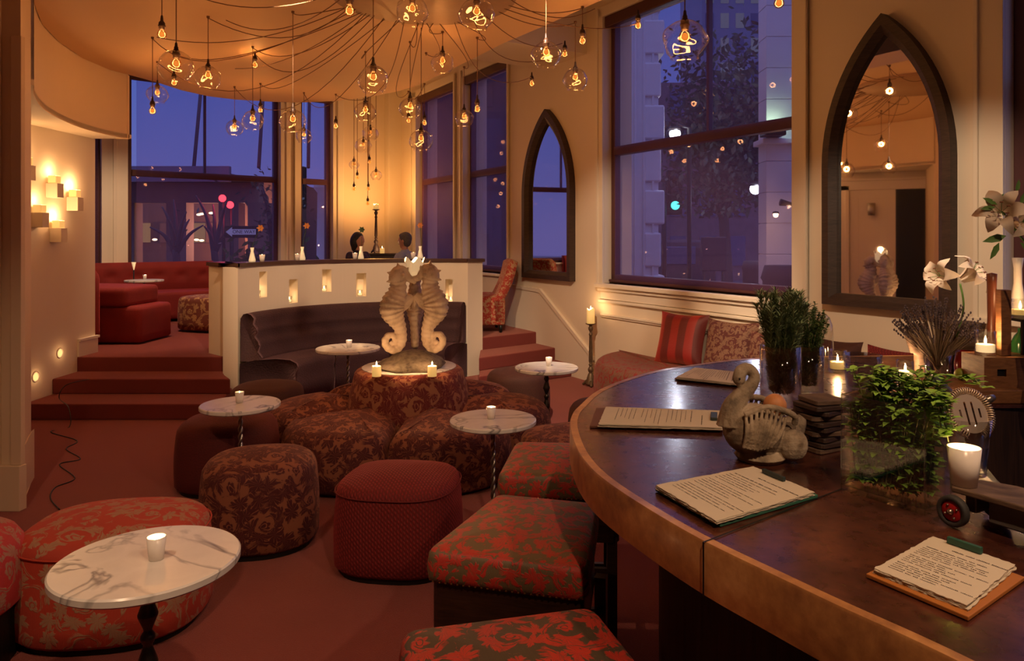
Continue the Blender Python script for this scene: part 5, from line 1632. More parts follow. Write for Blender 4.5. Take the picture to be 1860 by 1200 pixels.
# ---------------------------------------------------------------- two seated people far behind the partition
M['skin'] = plain('skin', (0.50, 0.24, 0.15), 0.55, 0, 0.05)
M['hair_dark'] = plain('dark_hair', (0.012, 0.008, 0.007), 0.6, 0, 0.3, 60, 0.4)
M['hair_grey'] = plain('greying_hair', (0.10, 0.085, 0.075), 0.6, 0, 0.4, 60, 0.4)
def person(label, loc, rz, shirt, hair, gender=0):
    root = thing('person', label, 'person', loc, rz)
    # faces local -x ; seat height 0.44
    b = MB()
    b.sphere((0, 0, 0.52), 0.17, 16, 10, (0.85, 1.05, 0.75))
    b.tube(catmull([(0, 0, 0.50), (0.02, 0, 0.68), (0.0, 0, 0.85), (0.0, 0, 0.98)], 4), cat1([0.15, 0.145, 0.165, 0.13], 4), 16, True, 1.2)
    for s_ in (-1, 1):
        b.sphere((0, s_ * 0.17, 0.965), 0.065, 10, 8)
    b.tube([(0, 0, 0.98), (-0.01, 0, 1.10)], [0.062, 0.055], 12)
    # legs
    for s_ in (-1, 1):
        b.tube(catmull([(0, s_ * 0.09, 0.52), (-0.22, s_ * 0.11, 0.54), (-0.44, s_ * 0.12, 0.50), (-0.46, s_ * 0.12, 0.28), (-0.44, s_ * 0.12, 0.07)], 4), cat1([0.088, 0.085, 0.062, 0.055, 0.042], 4), 12)
        b.tube([(-0.40, s_ * 0.12, 0.045), (-0.52, s_ * 0.12, 0.035), (-0.62, s_ * 0.13, 0.03)], [0.045, 0.042, 0.03], 10)
    # head
    b.sphere((-0.02, 0, 1.21), 0.098, 16, 12, (1.0, 0.80, 1.18))
    b.tube([(-0.03, 0, 1.12), (-0.085, 0, 1.125)], [0.055, 0.035], 10)
    b.tube([(-0.10, 0, 1.235), (-0.130, 0, 1.19), (-0.11, 0, 1.18)], [0.012, 0.017, 0.012], 8)
    b.tube([(-0.105, -0.022, 1.145), (-0.112, 0, 1.147), (-0.105, 0.022, 1.145)], 0.009, 6)
    for s_ in (-1, 1):
        b.sphere((-0.01, s_ * 0.082, 1.20), 0.022, 8, 6, (0.8, 0.5, 1.3))
        b.sphere((-0.095, s_ * 0.033, 1.225), 0.014, 8, 6)
    # arms to the table
    for s_ in (-1, 1):
        b.tube(catmull([(0, s_ * 0.19, 0.95), (-0.05, s_ * 0.25, 0.75), (-0.20, s_ * 0.22, 0.66), (-0.36, s_ * 0.12, 0.72)], 4), cat1([0.052, 0.045, 0.038, 0.028], 4), 10)
        b.sphere((-0.40, s_ * 0.10, 0.73), 0.04, 10, 8, (1.2, 0.6, 0.8))
        for f in range(5):
            y = s_ * (0.075 + 0.014 * f); ln = (0.035, 0.05, 0.055, 0.05, 0.04)[f]
            b.tube([(-0.43, y, 0.735), (-0.43 - ln * 0.6, y, 0.74), (-0.43 - ln, y, 0.72)], [0.010, 0.009, 0.007], 6)
    b.build('body', M['skin'], root, remesh=0.011)
    s = MB()
    s.tube(catmull([(0, 0, 0.50), (0.02, 0, 0.68), (0.0, 0, 0.85), (0.0, 0, 1.00)], 4), cat1([0.168, 0.158, 0.178, 0.125], 4), 16, True, 1.22)
    for s_ in (-1, 1):
        s.sphere((0, s_ * 0.175, 0.965), 0.072, 10, 8)
        s.tube(catmull([(0, s_ * 0.19, 0.96), (-0.05, s_ * 0.25, 0.75), (-0.19, s_ * 0.22, 0.665)], 4), cat1([0.064, 0.056, 0.048], 4), 10)
    s.tube([(-0.0, 0, 0.99), (-0.01, 0, 1.06)], [0.085, 0.066], 14)
    s.build('shirt', shirt, root, remesh=0.013)
    t = MB()
    for s_ in (-1, 1):
        t.tube(catmull([(0.02, s_ * 0.09, 0.52), (-0.22, s_ * 0.11, 0.54), (-0.45, s_ * 0.12, 0.50), (-0.46, s_ * 0.12, 0.28), (-0.44, s_ * 0.12, 0.10)], 4), cat1([0.105, 0.097, 0.072, 0.065, 0.056], 4), 12)
    t.build('trousers', M['black'], root, remesh=0.014)
    h = MB()
    h.sphere((0.008, 0, 1.245), 0.107, 16, 12, (1.0, 0.86, 1.02))
    if gender: 
        h.sphere((0.03, 0, 1.19), 0.115, 14, 10, (0.85, 0.98, 1.25)); h.sphere((0.035, 0, 1.10), 0.09, 12, 8, (0.8, 1.0, 1.0))
    else:
        h.sphere((0.03, 0, 1.20), 0.092, 14, 10, (0.8, 0.95, 1.1)); h.sphere((-0.03, 0, 1.29), 0.07, 12, 8, (1.1, 0.9, 0.7))
    h.build('hair', hair, root, remesh=0.008)
    return root
def seat_at(u, vtop, d):
    q = DP(u, vtop, d); return (q.x, d, q.z - 1.34)
pa = DP(650, 436, 12.0); pb_ = DP(736, 434, 12.3)
person('person with dark hair and dark top seated left of the console, seen from behind', (pa.x, 12.0, PLAT - 0.02), R(150), plain('dark_purple_shirt', (0.03, 0.012, 0.03), 0.8), M['hair_dark'], 1)
person('person with short greying hair and pale shirt seated right of the console', (pb_.x, 12.3, PLAT - 0.02), R(-12), plain('pale_blue_shirt', (0.30, 0.30, 0.38), 0.8), M['hair_grey'])
for nm, q, lab in (('a', pa, 'low dark upholstered chair under the person with dark hair'), ('b', pb_, 'low dark upholstered chair under the person with greying hair')):
    yy = 12.0 if nm == 'a' else 12.3
    ch = thing('lounge_chair', lab, 'chair', (q.x, yy, PLAT), R(150) if nm == 'a' else R(-12))
    MB().cushion(superell(0.27, 0.27, 3), 0.03, 0.36, 0.05, 0.0).build('seat', M['darkred'], ch)
    MB().cushion([(x + 0.27, y) for x, y in superell(0.055, 0.26, 4)], 0.03, 0.72, 0.04, 0.0).build('backrest', M['darkred'], ch)

# ---------------------------------------------------------------- outside, beyond the windows
M['road'] = plain('wet_road', (0.10, 0.10, 0.14), 0.5, 0, 0.2, 2)
M['paleS'] = plain('pale_masonry', (0.74, 0.70, 0.74), 0.8, 0, 0.08, 6)
M['brickS'] = plain('dusky_brick', (0.20, 0.13, 0.15), 0.85, 0, 0.3, 3)
M['darkS'] = plain('dark_facade', (0.05, 0.030, 0.045), 0.8, 0, 0.3, 2)
M['bark'] = plain('bark', (0.06, 0.04, 0.05), 0.9)
M['leafS'] = plain('street_leaves', (0.10, 0.12, 0.095), 0.8, 0, 0.4)
gr = MB()
ga = [MW @ Vector((12, 0.45, 0)), MW @ Vector((-6.3, 0.45, 0)), c0 + Y2 * 0.4, MB2 @ Vector((1, 0.4, 0)), Vector((-60, 8, 0)), Vector((-60, 120, 0)), Vector((80, 120, 0)), Vector((80, -5, 0))]
gr.prism([(p.x, p.y) for p in ga], -0.5, -0.30)
struct('ground_street', gr, M['road'])
def outp(u, d): return (u - CXP) / FX * d
def zz_(v, d): return EYE - (v - HY) * d / FX
# pale pilaster left in the big window with quoins
d = 12.6
pr_ = thing('pale_pillar', 'pale lavender building pier with stepped quoins at the left in the big window', 'building', (outp(1155, d), d, -0.3))
m = MB()
x0_, x1_ = outp(1060, d), outp(1196, d)
m.box(x0_, x1_, d, d + 1.2, -0.3, 9)
for i in range(0, 10, 2):
    x_ = outp(1120 + i * 8, d)
    m.box(x_, x_ + 0.035, d - 0.03, d, -0.3, 9)
m.build('shaft', M['paleS'], pr_, world=True)
for i in range(11):
    m = MB().box(x1_ - 0.25, x1_ + (0.10 if i % 2 else 0.04), d - 0.04, d + 1.2, -0.25 + i * 0.72, 0.33 + i * 0.72)
    m.build('quoin', M['paleS'], pr_, world=True, bevel=0.03)
# right pier
d = 8.6
rp = thing('stone_pier', 'pale stone pier with horizontal joints at the right in the big window', 'building', (outp(1410, d), d, -0.3))
m = MB()
for i in range(24): m.box(outp(1392, d), outp(1475, d), d, d + 0.3, -0.3 + i * 0.36, -0.3 + i * 0.36 + 0.352)
m.box(outp(1392, d) + 0.01, outp(1475, d), d + 0.01, d + 0.28, -0.3, 8)
m.build('shaft', M['paleS'], rp, world=True, bevel=0.004)
m = MB().box(outp(1382, d), outp(1480, d), d - 0.08, d + 0.3, zz_(262, d), zz_(252, d)); m.build('ledge', M['paleS'], rp, world=True, bevel=0.01)
wl2 = thing('wall_lamp', 'green tinted flat wall lamp under the ledge on the stone pier', 'lamp', (outp(1400, d), d - 0.12, zz_(247, d)))
MB().box(-0.13, 0.10, -0.12, 0.12, -0.02, 0.03).build('housing', M['black'], wl2, bevel=0.01)
MB().box(-0.08, 0.06, -0.08, 0.08, 0.03, 0.045).build('lens', emit('green_white_lens', (0.65, 1.0, 0.55), 4), wl2)
lamp((0, -0.05, 0.15), 3.0, (0.6, 1.0, 0.5), wl2, 0.05, 'lamp_light')
# buildings behind
def block(name, label, u0, u1, v0, d, dep, mat, rows, cols, wm_=None, litn=0.0, vb=None, zb=-0.3, lit=None):
    x0, x1 = outp(u0, d), outp(u1, d); zt = zz_(v0, d)
    r = thing(name, label, 'building', ((x0 + x1) / 2, d, zb))
    MB().box(x0, x1, d, d + dep, zb, zt).build('facade', mat, r, world=True)
    rr = random.Random(int(u0))
    for i in range(rows):
        for j in range(cols):
            wx = x0 + (x1 - x0) * (j + 0.5) / cols; wz = zb + (zt - zb) * (i + 0.6) / rows
            ww = (x1 - x0) / cols * 0.27; wh = (zt - zb) / rows * 0.30
            MB().box(wx - ww, wx + ww, d - 0.05, d + 0.02, wz - wh, wz + wh).build('window', lit if (lit and rr.random() < litn) else wm_, r, world=True)
    return r
M['winS'] = plain('dusk_pane', (0.10, 0.12, 0.22), 0.25, 0.3)
M['litS'] = emit('lit_room', (1.0, 0.55, 0.22), 0.28)
M['officeS'] = emit('office_glow', (0.55, 0.65, 1.0), 0.16)
block('brick_building', 'dusky brick building behind the street tree', 1150, 1420, 150, 34, 8, M['brickS'], 4, 5, M['winS'], 0.2, lit=M['litS'])
block('office_tower', 'tall bluish office tower with faint lit grid beyond the brick building', 1275, 1440, -160, 70, 10, plain('tower_blue', (0.20, 0.22, 0.34), 0.5), 14, 6, M['winS'], 0.6, lit=M['officeS'])
block('dark_building', 'dark building seen through the purple shaded windows', 700, 1010, 60, 26, 8, M['darkS'], 6, 6, M['darkS'])
# low glowing parapet band and awning building seen in left windows
d = 26
aw = thing('arcade_building', 'low building across the street with canopy and warm lit arcade, in the left windows', 'building', (outp(370, d), d, -0.3))
x0, x1 = outp(100, d), outp(470, d)
MB().box(x0, x1, d + 3.0, d + 9, -0.3, zz_(318, d)).build('rear_wall', plain('warm_inside', (0.20, 0.10, 0.06), 0.8), aw, world=True)
MB().box(x0, x1, d, d + 0.5, zz_(368, d), zz_(332, d)).build('fascia', plain('ochre_fascia', (0.30, 0.20, 0.14), 0.8), aw, world=True)
for u in (225, 320, 415, 468):
    MB().box(outp(u, d) - 0.35, outp(u, d) + 0.35, d, d + 0.6, -0.3, zz_(368, d)).build('pier', plain('ochre_pier', (0.26, 0.17, 0.13), 0.8) if 'ochre' not in M else M['ochre'], aw, world=True)
MB().box(x0, x1, d - 2.5, d + 0.5, zz_(332, d), zz_(326, d)).build('canopy', M['darkS'], aw, world=True)
MB().box(x0, x1, d - 2.6, d - 2.4, zz_(330, d - 2.5), zz_(302, d - 2.5)).build('canopy_edge', plain('canopy_band', (0.16, 0.13, 0.2), 0.7), aw, world=True)
for u, u2 in ((365, 352), (478, 470), (560, 560)):
    m = MB().tube([(outp(u2, d - 2.5), d - 2.5, zz_(304, d - 2.5)), (outp(u, d) , d + 0.2, zz_(110, d))], 0.06, 6); m.build('canopy_rod', M['darkS'], aw, world=True)
for k, u in enumerate((262, 300, 362, 384)):
    m = MB().box(outp(u - 9, d + 2.9), outp(u + 9, d + 2.9), d + 2.85, d + 3.0, zz_(440, d + 3), zz_(405, d + 3)); m.build('window', M['litS'] if k % 2 == 0 else plain('dim_room', (0.25, 0.13, 0.07), 0.6), aw, world=True)
rr = random.Random(5)
for k in range(14):
    u = rr.uniform(235, 400); v = rr.uniform(380, 440)
    MB().sphere((outp(u, d + 1.5), d + 1.5, zz_(v, d + 1.5)), 0.045, 8, 6, (2.2, 1, 1)).build('ceiling_lamp', emit('shop_lamp', (1, 0.7, 0.35), 4) if 'shopl' not in M else M['shopl'], aw, world=True)
lamp((1.0, 1.5, 2.0), 420, (1, 0.5, 0.3), aw, 0.3, 'arcade_light')
pcol = thing('pale_column', 'pale column outside the narrow left window', 'column', (outp(598, 17), 17, -0.3))
MB().lathe([(0.0, 0), (0.42, 0), (0.42, 0.3), (0.30, 0.4), (0.26, 3.0), (0.34, 3.1), (0.34, 3.3), (0, 3.3)], seg=20).build('shaft', M['paleS'], pcol)
def tree(label, u, d, h, spread, n, base_v=None, cards=0.16, seed=1, crown0=0.40):
    r = thing('street_tree', label, 'tree', (outp(u, d), d, -0.3), 0, 'street trees outside')
    rr = random.Random(seed)
    t = MB()
    t.tube(catmull([(0, 0, 0), (0.03, 0, h * 0.2), (-0.05, 0, h * 0.42)], 4), cat1([0.15, 0.12, 0.10], 4), 8)
    tips = []
    for k in range(7):
        a = k * 0.9 + rr.uniform(-.3, .3); L = spread * rr.uniform(0.5, 1)
        e = Vector((math.cos(a) * L, math.sin(a) * L * 0.7, h * rr.uniform(0.55, 0.92)))
        mid = Vector((e.x * 0.45, e.y * 0.45, h * (0.42 + (e.z / h - 0.42) * 0.6)))
        t.tube(catmull([(-0.05, 0, h * 0.38), mid, e], 4), cat1([0.075, 0.05, 0.02], 4), 6)
        tips += [e, mid]
    tk = t.build('trunk', M['bark'], r)
    f = MB()
    for k in range(n):
        c = rr.choice(tips) + Vector((rr.gauss(0, spread * 0.30), rr.gauss(0, spread * 0.28), rr.gauss(0, h * 0.085)))
        if c.z < h * crown0: c.z = h * crown0 + rr.random() * 0.5
        ax = Vector((rr.gauss(0, 1), rr.gauss(0, 1), rr.gauss(0, 1))).normalized(); bx = ax.cross(Vector((0.3, 0.5, 0.8))).normalized()
        s_ = cards * rr.uniform(0.5, 1)
        f.add([c - ax * s_, c + bx * s_ * 0.45, c + ax * s_, c - bx * s_ * 0.45], [(0, 1, 2, 3)], None, False)
    f.build('foliage', M['leafS'], r)
    return r
tree('street tree with forked trunk and full crown in the middle of the big window', 1318, 15, 6.0, 1.1, 5200, seed=4, cards=0.11, crown0=0.40)
tree('bare looking street tree before the arcade, left one', 322, 21, 3.9, 0.8, 4, seed=8)
tree('bare looking street tree before the arcade, right one', 392, 21.5, 3.9, 0.8, 4, seed=9)
tree('dark street tree outside the narrow left window', 500, 18, 3.6, 0.7, 200, seed=10, cards=0.10)
sh = thing('street_shrub', 'green leafy shrub outside behind the leftmost bud vases', 'shrub', (outp(470, 13.9), 13.9, -0.3))
m = MB(); rr = random.Random(12)
for k in range(260):
    c = Vector((rr.gauss(0, 0.38), rr.gauss(0, 0.15), 1.45 + rr.gauss(0, 0.22)))
    ax = Vector((rr.gauss(0, 1), rr.gauss(0, .5), rr.gauss(0, 0.6))).normalized(); bx = ax.cross(Vector((0.1, 1, 0.3))).normalized()
    m.add([c - ax * 0.09, c + bx * 0.035, c + ax * 0.09, c - bx * 0.035], [(0, 1, 2, 3)], None, False)
m.build('foliage', plain('shrub_green', (0.045, 0.11, 0.03), 0.7, 0, 0.4), sh)
MB().tube([(0, 0, 0), (0, 0, 1.4)], 0.03, 6).build('stem', M['bark'], sh)
# traffic light, street lamps, bins, sign board
def street_light(label, u, v, d, pw, col, s, gr=0.10):
    p = DP(u, v, d)
    r = thing('street_lamp', label, 'street lamp', (p.x, d, -0.3), 0, 'street lamps outside')
    H = p.z + 0.3
    MB().tube([(0.25, 0, 0), (0.25, 0, H + 0.1), (0.05, 0, H + 0.14)], 0.04, 8).build('pole', M['black'], r)
    MB().lathe([(0, H + gr * 1.4), (gr, H + gr * 1.2), (gr * 1.3, H + gr * .5), (0, H + gr * .5)], seg=14).build('lamp_hood', M['black'], r)
    MB().sphere((0, 0, H), gr, 12, 8).build('lamp_globe', emit('street_globe', col, s), r)
    lamp((0, -0.15, H), pw, col, r, 0.08, 'street_light')
street_light('glaring white street lamp right of the tree in the big window', 1372, 343, 13.5, 25, (0.85, 0.95, 1.0), 14)
street_light('glaring white street lamp left, right at the window rail', 1226, 243, 13.0, 25, (0.9, 1.0, 0.95), 14)
street_light('small orange lamp before the stone pier', 1409, 390, 8.3, 2.0, (1.0, 0.55, 0.2), 14, 0.03)
for u, v, d, col, nm in ((1228, 373, 17.5, (0.05, 1.0, 0.7), 'in the left half of the big window'), (541, 362, 19, (0.1, 1.0, 0.45), 'seen through the narrow left window')):
    p = DP(u, v, d)
    r = thing('traffic_light', 'green lit traffic light %s' % nm, 'traffic light', (p.x, d, -0.3))
    H = p.z + 0.3
    MB().tube([(-0.28, 0, 0), (-0.28, 0, H + 0.7)], 0.06, 8).build('pole', M['black'], r)
    MB().box(-0.20, 0.16, 0.0, 0.25, H - 0.22, H + 0.85).build('housing', M['black'], r, bevel=0.03)
    for k, c_ in enumerate((col, None, None)):
        rot = Matrix.Rotation(R(90), 3, 'X')
        MB().lathe([(0.10, 0.0), (0.10, 0.03), (0, 0.045)], (-0.02, -0.0, H + k * 0.33), 14, rot).build('lens', emit('green_signal', col, 5) if c_ else M['black'], r)
for u, v, dd2, lab in ((1372, 512, 13.0, 'dark litter bin with pale band beside the tree trunk'), (1424, 512, 7.9, 'short dark litter bin before the stone pier')):
    d = dd2
    r = thing('litter_bin', lab, 'bin', (outp(u, d), d, -0.3))
    Hb = zz_(474 if d > 10 else 482, d) + 0.3
    MB().lathe([(0, 0), (0.20, 0), (0.22, Hb * 0.9), (0.24, Hb * 0.92), (0.20, Hb), (0, Hb)], seg=16).build('bin_body', M['darkS'], r)
    MB().lathe([(0.223, Hb * 0.62), (0.226, Hb * 0.74)], seg=16).build('band', M['paleS'], r)
d = 13.2
r = thing('notice_board', 'dark notice board on two posts left of the tree trunk', 'sign', (outp(1296, d), d, -0.3))
MB().box(-0.22, 0.22, -0.05, 0.05, zz_(492, d) + 0.3, zz_(430, d) + 0.3).build('panel', M['darkS'], r, bevel=0.02)
for x in (-0.17, 0.17): MB().tube([(x, 0, 0), (x, 0, zz_(480, d) + 0.3)], 0.03, 6).build('post', M['black'], r)
d = 23
cr_ = thing('parked_van', 'dark van parked at the far kerb behind the traffic light', 'van', (outp(1240, d), d, -0.3))
m = MB(); m.box(-1.0, 1.1, 0, 1.8, 0.3, 1.9); m.build('van_body', M['darkS'], cr_, bevel=0.25)
for x in (-0.65, 0.75): MB().lathe([(0, -0.1), (0.33, -0.1), (0.33, 0.1), (0, 0.1)], (x, 0.0, 0.33), 16, Matrix.Rotation(R(90), 3, 'X')).build('wheel', M['black'], cr_)
MB().box(-0.9, 0.4, -0.03, 0.01, 1.15, 1.7).build('side_window', M['winS'], cr_, bevel=0.02)
# one way sign
d = 20
p = DP(438, 421, d)
r = thing('one_way_sign', 'street sign with white left pointing arrow reading ONE WAY on a pole', 'sign', (p.x, d, -0.3))
H = p.z + 0.3
MB().tube([(-0.25, 0.03, 0), (-0.25, 0.03, H + 0.2)], 0.035, 8).build('pole', M['black'], r)
MB().box(-0.45, 0.45, -0.01, 0.01, H - 0.16, H + 0.16).build('plate', M['black'], r)
ar = MB()
for a_ in ([(-0.41, 0), (-0.24, 0.13), (-0.24, 0.075), (0.40, 0.075), (0.40, -0.075), (-0.24, -0.075), (-0.24, -0.13)],):
    ar.prism([(x, z) for x, z in a_], 0, 0.004, mat=Matrix(((1, 0, 0, 0), (0, 0, -1, -0.011), (0, 1, 0, H), (0, 0, 0, 1))))
ar.build('arrow', plain('sign_white', (0.95, 0.95, 0.98), 0.5), r)
def text(body, parent, size, mat, M4, name='lettering', align='CENTER'):
    cu = bpy.data.curves.new(name, 'FONT'); cu.body = body; cu.size = size; cu.align_x = align; cu.align_y = 'CENTER'; cu.extrude = 0.0002
    tmp = bpy.data.objects.new(name, cu); COL.objects.link(tmp)
    dg = bpy.context.evaluated_depsgraph_get()
    me = bpy.data.meshes.new_from_object(tmp.evaluated_get(dg))
    bpy.data.objects.remove(tmp)
    me.transform(M4); me.materials.clear(); me.materials.append(mat)
    o = bpy.data.objects.new(name, me); COL.objects.link(o); o.parent = parent
    return o
text('ONE WAY', r, 0.13, M['black'], Matrix(((1, 0, 0, 0.08), (0, 0, -1, -0.018), (0, 1, 0, H), (0, 0, 0, 1))))
# red signal glow lamps across the street
for u, v, nm in ((404, 360, 'left'), (418, 372, 'right')):
    p = DP(u, v, 22)
    r = thing('red_signal', 'small red signal lamp across the street, %s of two' % nm, 'traffic light', (p.x, 22, -0.3))
    MB().tube([(0, 0.1, 0), (0, 0.1, p.z + 0.2)], 0.05, 6).build('pole', M['black'], r)
    MB().sphere((0, 0, p.z + 0.3), 0.11, 10, 7).build('lens', emit('red_signal_glow', (1, 0.04, 0.05), 5), r)
    lamp((0, -0.3, p.z + 0.3), 25, (1, 0.03, 0.05), r, 0.1, 'red_light')

# ---------------------------------------------------------------- menus on the bar
def bil(c, a, b):
    """c: TL, TR, BR, BL corner points; a across, b down"""
    return (c[0] * (1 - a) + c[1] * a) * (1 - b) + (c[3] * (1 - a) + c[2] * a) * b
def menu(label, paper, board, mat, clipmat, clip, z=ZB, rows=16, seed=1, side_text=None, th=0.009, stack=0.010):
    """paper, board: px corners TL, TR, BR, BL where TL->TR is the page's top edge"""
    rr = random.Random(seed)
    bp = [G(u, v, z + th) for u, v in board]
    cen = sum(bp, Vector((0, 0, 0))) / 4; cen.z = z + 0.0012
    root = thing('menu_board', label, 'menu', cen, 0, 'menus on the bar')
    bm2 = MB(); bm2.prism([(q.x, q.y) for q in bp], z + 0.0015, z + th)
    bm2.build('backing_board', mat, root, world=True, bevel=0.0015)
    zt = z + th + stack
    pc = [G(u, v, zt) for u, v in paper]
    sheets = MB()
    nl_ = 5
    for k in range(nl_):
        zz0 = z + th + stack * k / nl_ + 0.0002; zz1 = z + th + stack * (k + 0.75) / nl_
        sh_ = [q + Vector((rr.uniform(-.003, .003), rr.uniform(-.003, .003), 0)) * (0 if k == nl_ - 1 else 1) for q in pc]
        edge = []
        for e in range(4):
            A, Bq = sh_[e], sh_[(e + 1) % 4]
            n_ = 26
            nrm = (Bq - A).cross(Vector((0, 0, 1))).normalized()
            for i in range(n_):
                t = i / n_
                jag = rr.uniform(-0.0022, 0.0016) if i else 0
                edge.append(A.lerp(Bq, t) + nrm * jag)
        sheets.prism([(q.x, q.y) for q in edge], zz0, zz1)
    sheets.build('paper_sheets', M['paper'], root, world=True)
    # text: rows of small word bars (illegible print)
    tx = MB()
    W = (pc[1] - pc[0]).length; H = (pc[3] - pc[0]).length
    def word(a0, a1, b0, b1):
        q = [bil(pc, a0, b0), bil(pc, a1, b0), bil(pc, a1, b1), bil(pc, a0, b1)]
        q = [Vector((p.x, p.y, z + th + stack + 0.0003)) for p in q]
        nrm = (q[1] - q[0]).cross(q[2] - q[0])
        tx.add(q, [(0, 1, 2, 3)] if nrm.z > 0 else [(3, 2, 1, 0)], None, False)
    def line(b, a0, a1, hgt, wmin=0.008, wmax=0.030):
        a = a0
        while a < a1:
            w_ = rr.uniform(wmin, wmax) / W
            # letters
            n_ = max(1, int(w_ * W / 0.0026))
            for i in range(n_):
                l0 = a + w_ * i / n_
                hh = hgt * rr.uniform(0.55, 1.0)
                word(l0, l0 + w_ / n_ * 0.66, b + (hgt - hh) / H, b + hgt / H)
            a += w_ + 0.0035 / W
    line(0.16, 0.36, 0.86, 0.0045)
    b = 0.25
    line(b, 0.10, 0.75, 0.004); b += 0.05
    for i in range(rows):
        ln = rr.choice([0.45, 0.6, 0.72, 0.8, 0.55])
        line(b, 0.08, 0.08 + ln, 0.0026)
        b += 0.60 / rows if i % 5 != 4 else 0.60 / rows * 1.7
        if b > 0.93: break
    tx.build('printed_text', M['ink'], root, world=True)
    # clip on the top edge
    ca, cb, cw, chh, cl_ = clip
    A = bil(pc, ca, cb); Bq = bil(pc, ca + cw, cb)
    dx = (Bq - A).normalized(); dy = Vector((dx.y, -dx.x, 0))
    if (pc[3] - pc[0]).dot(dy) < 0: dy = -dy
    Mx = Matrix(((dx.x, dy.x, 0, A.x), (dx.y, dy.y, 0, A.y), (0, 0, 1, zt + 0.0005), (0, 0, 0, 1)))
    L = (Bq - A).length
    MB().box(0, L, 0, cl_, 0, chh, Mx).build('clip', clipmat, root, world=True, bevel=0.0015)
    return root
menu('menu board nearest the camera, orange backing with green clip, at bottom right of the bar', [(1695, 973), (1844, 1024), (1756, 1098), (1588, 1031)], [(1690, 985), (1862, 1047), (1759, 1120), (1573, 1041)], M['orangeboard'], M['cornerclip'], (0.22, 0.015, 0.42, 0.013, 0.010), seed=3)
menu('menu board with green edged backing in front of the swan', [(1368, 846), (1480, 893), (1300, 945), (1192, 880)], [(1378, 851), (1486, 898), (1308, 951), (1190, 886)], M['greenboard'], M['darkclip'], (0.25, 0.03, 0.35, 0.011, 0.010), seed=5)
menu('menu board lying near the left end of the bar, dark small clip at its right', [(1312, 745), (1312, 776), (1087, 769), (1101, 738)], [(1312, 747), (1313, 779), (1071, 773), (1083, 740)], M['brownboard'], M['darkclip'], (0.30, 0.04, 0.35, 0.010, 0.022), seed=8)
menu('menu board at the far side of the bar before the bench pillows', [(1350, 676), (1350, 697), (1229, 684), (1262, 667)], [(1352, 677), (1352, 699), (1225, 686), (1260, 668)], M['brownboard'], M['darkclip'], (0.40, 0.02, 0.2, 0.010, 0.015), seed=9)

# ---------------------------------------------------------------- swan planter
sw0 = G(1390, 838, ZB)
swan = thing('swan_planter', 'weathered ceramic swan planter facing left on the bar', 'planter', (sw0.x, sw0.y + 0.02, ZB + 0.001))
S_ = sw0.y / FX
def sp_(u, v, c=0.0): return Vector(((u - 1390) * S_, c, (840 - v) * S_))
b = MB()
b.sphere(sp_(1372, 785), 0.075, 20, 14, (1.15, 0.95, 0.98))
b.sphere(sp_(1392, 800), 0.066, 18, 12, (1.25, 0.9, 0.80))
b.tube(catmull([sp_(1405, 805), sp_(1435, 790), sp_(1455, 772), sp_(1463, 763)], 4), cat1([0.055, 0.046, 0.026, 0.012], 4), 14, True, 0.9)
b.tube(catmull([sp_(1338, 775), sp_(1337, 745), sp_(1352, 722), sp_(1370, 702), sp_(1373, 685), sp_(1362, 674), sp_(1350, 679), sp_(1345, 692)], 5), cat1([0.052, 0.034, 0.024, 0.018, 0.016, 0.016, 0.018, 0.017], 5), 14)
b.sphere(sp_(1346, 691), 0.019, 12, 9, (1.0, 0.9, 1.15))
b.tube([sp_(1346, 698), sp_(1347, 706), sp_(1347, 714)], [0.013, 0.010, 0.005], 10, True, 0.8)
b.lathe([(0, 0), (0.062, 0), (0.072, 0.012), (0.06, 0.03), (0, 0.03)], sp_(1385, 840), 20)
for sd in (-1, 1):
    for k in range(9):      # wing feathers as ridges
        t = k / 8
        st0 = Vector(((1348 + 72 * t - 1390) * S_, 0, (840 - (748 - 12 * math.sin(PI * t) + 6 * t)) * S_))
        en = Vector(((1340 + 48 * t - 1390) * S_, 0, (840 - (800 + 12 * (1 - abs(t - 0.5)))) * S_))
        st0.y = sd * 0.070 * (0.80 + 0.20 * math.sin(PI * t)); en.y = sd * 0.076
        md_ = (st0 + en) / 2; md_.y = sd * 0.0835
        b.tube(catmull([st0, md_, en], 4), cat1([0.0046, 0.0054, 0.0042], 4), 7)
    b.tube(catmull([sp_(1345, 750, sd * 0.06), sp_(1385, 735, sd * 0.066), sp_(1432, 750, sd * 0.058), sp_(1436, 768, sd * 0.05)], 4), 0.009, 8)
    b.sphere(sp_(1436, 806, sd * 0.045), 0.045, 12, 9, (0.9, 0.5, 1.0))
b.build('body', M['swan'], swan, remesh=0.0020)
for sd in (-1, 1): MB().sphere(sp_(1344, 691, sd * 0.0165), 0.0030, 8, 6).build('eye', M['black'], swan)
fz = thing('terracotta_candle', 'orange clay ball candle set in the back opening of the swan', 'candle', swan.location + sp_(1412, 741))
MB().sphere((0, 0, 0), 0.032, 18, 12).build('wax_ball', plain('orange_clay', (0.50, 0.20, 0.07), 0.6, 0, 0.25, 60), fz)

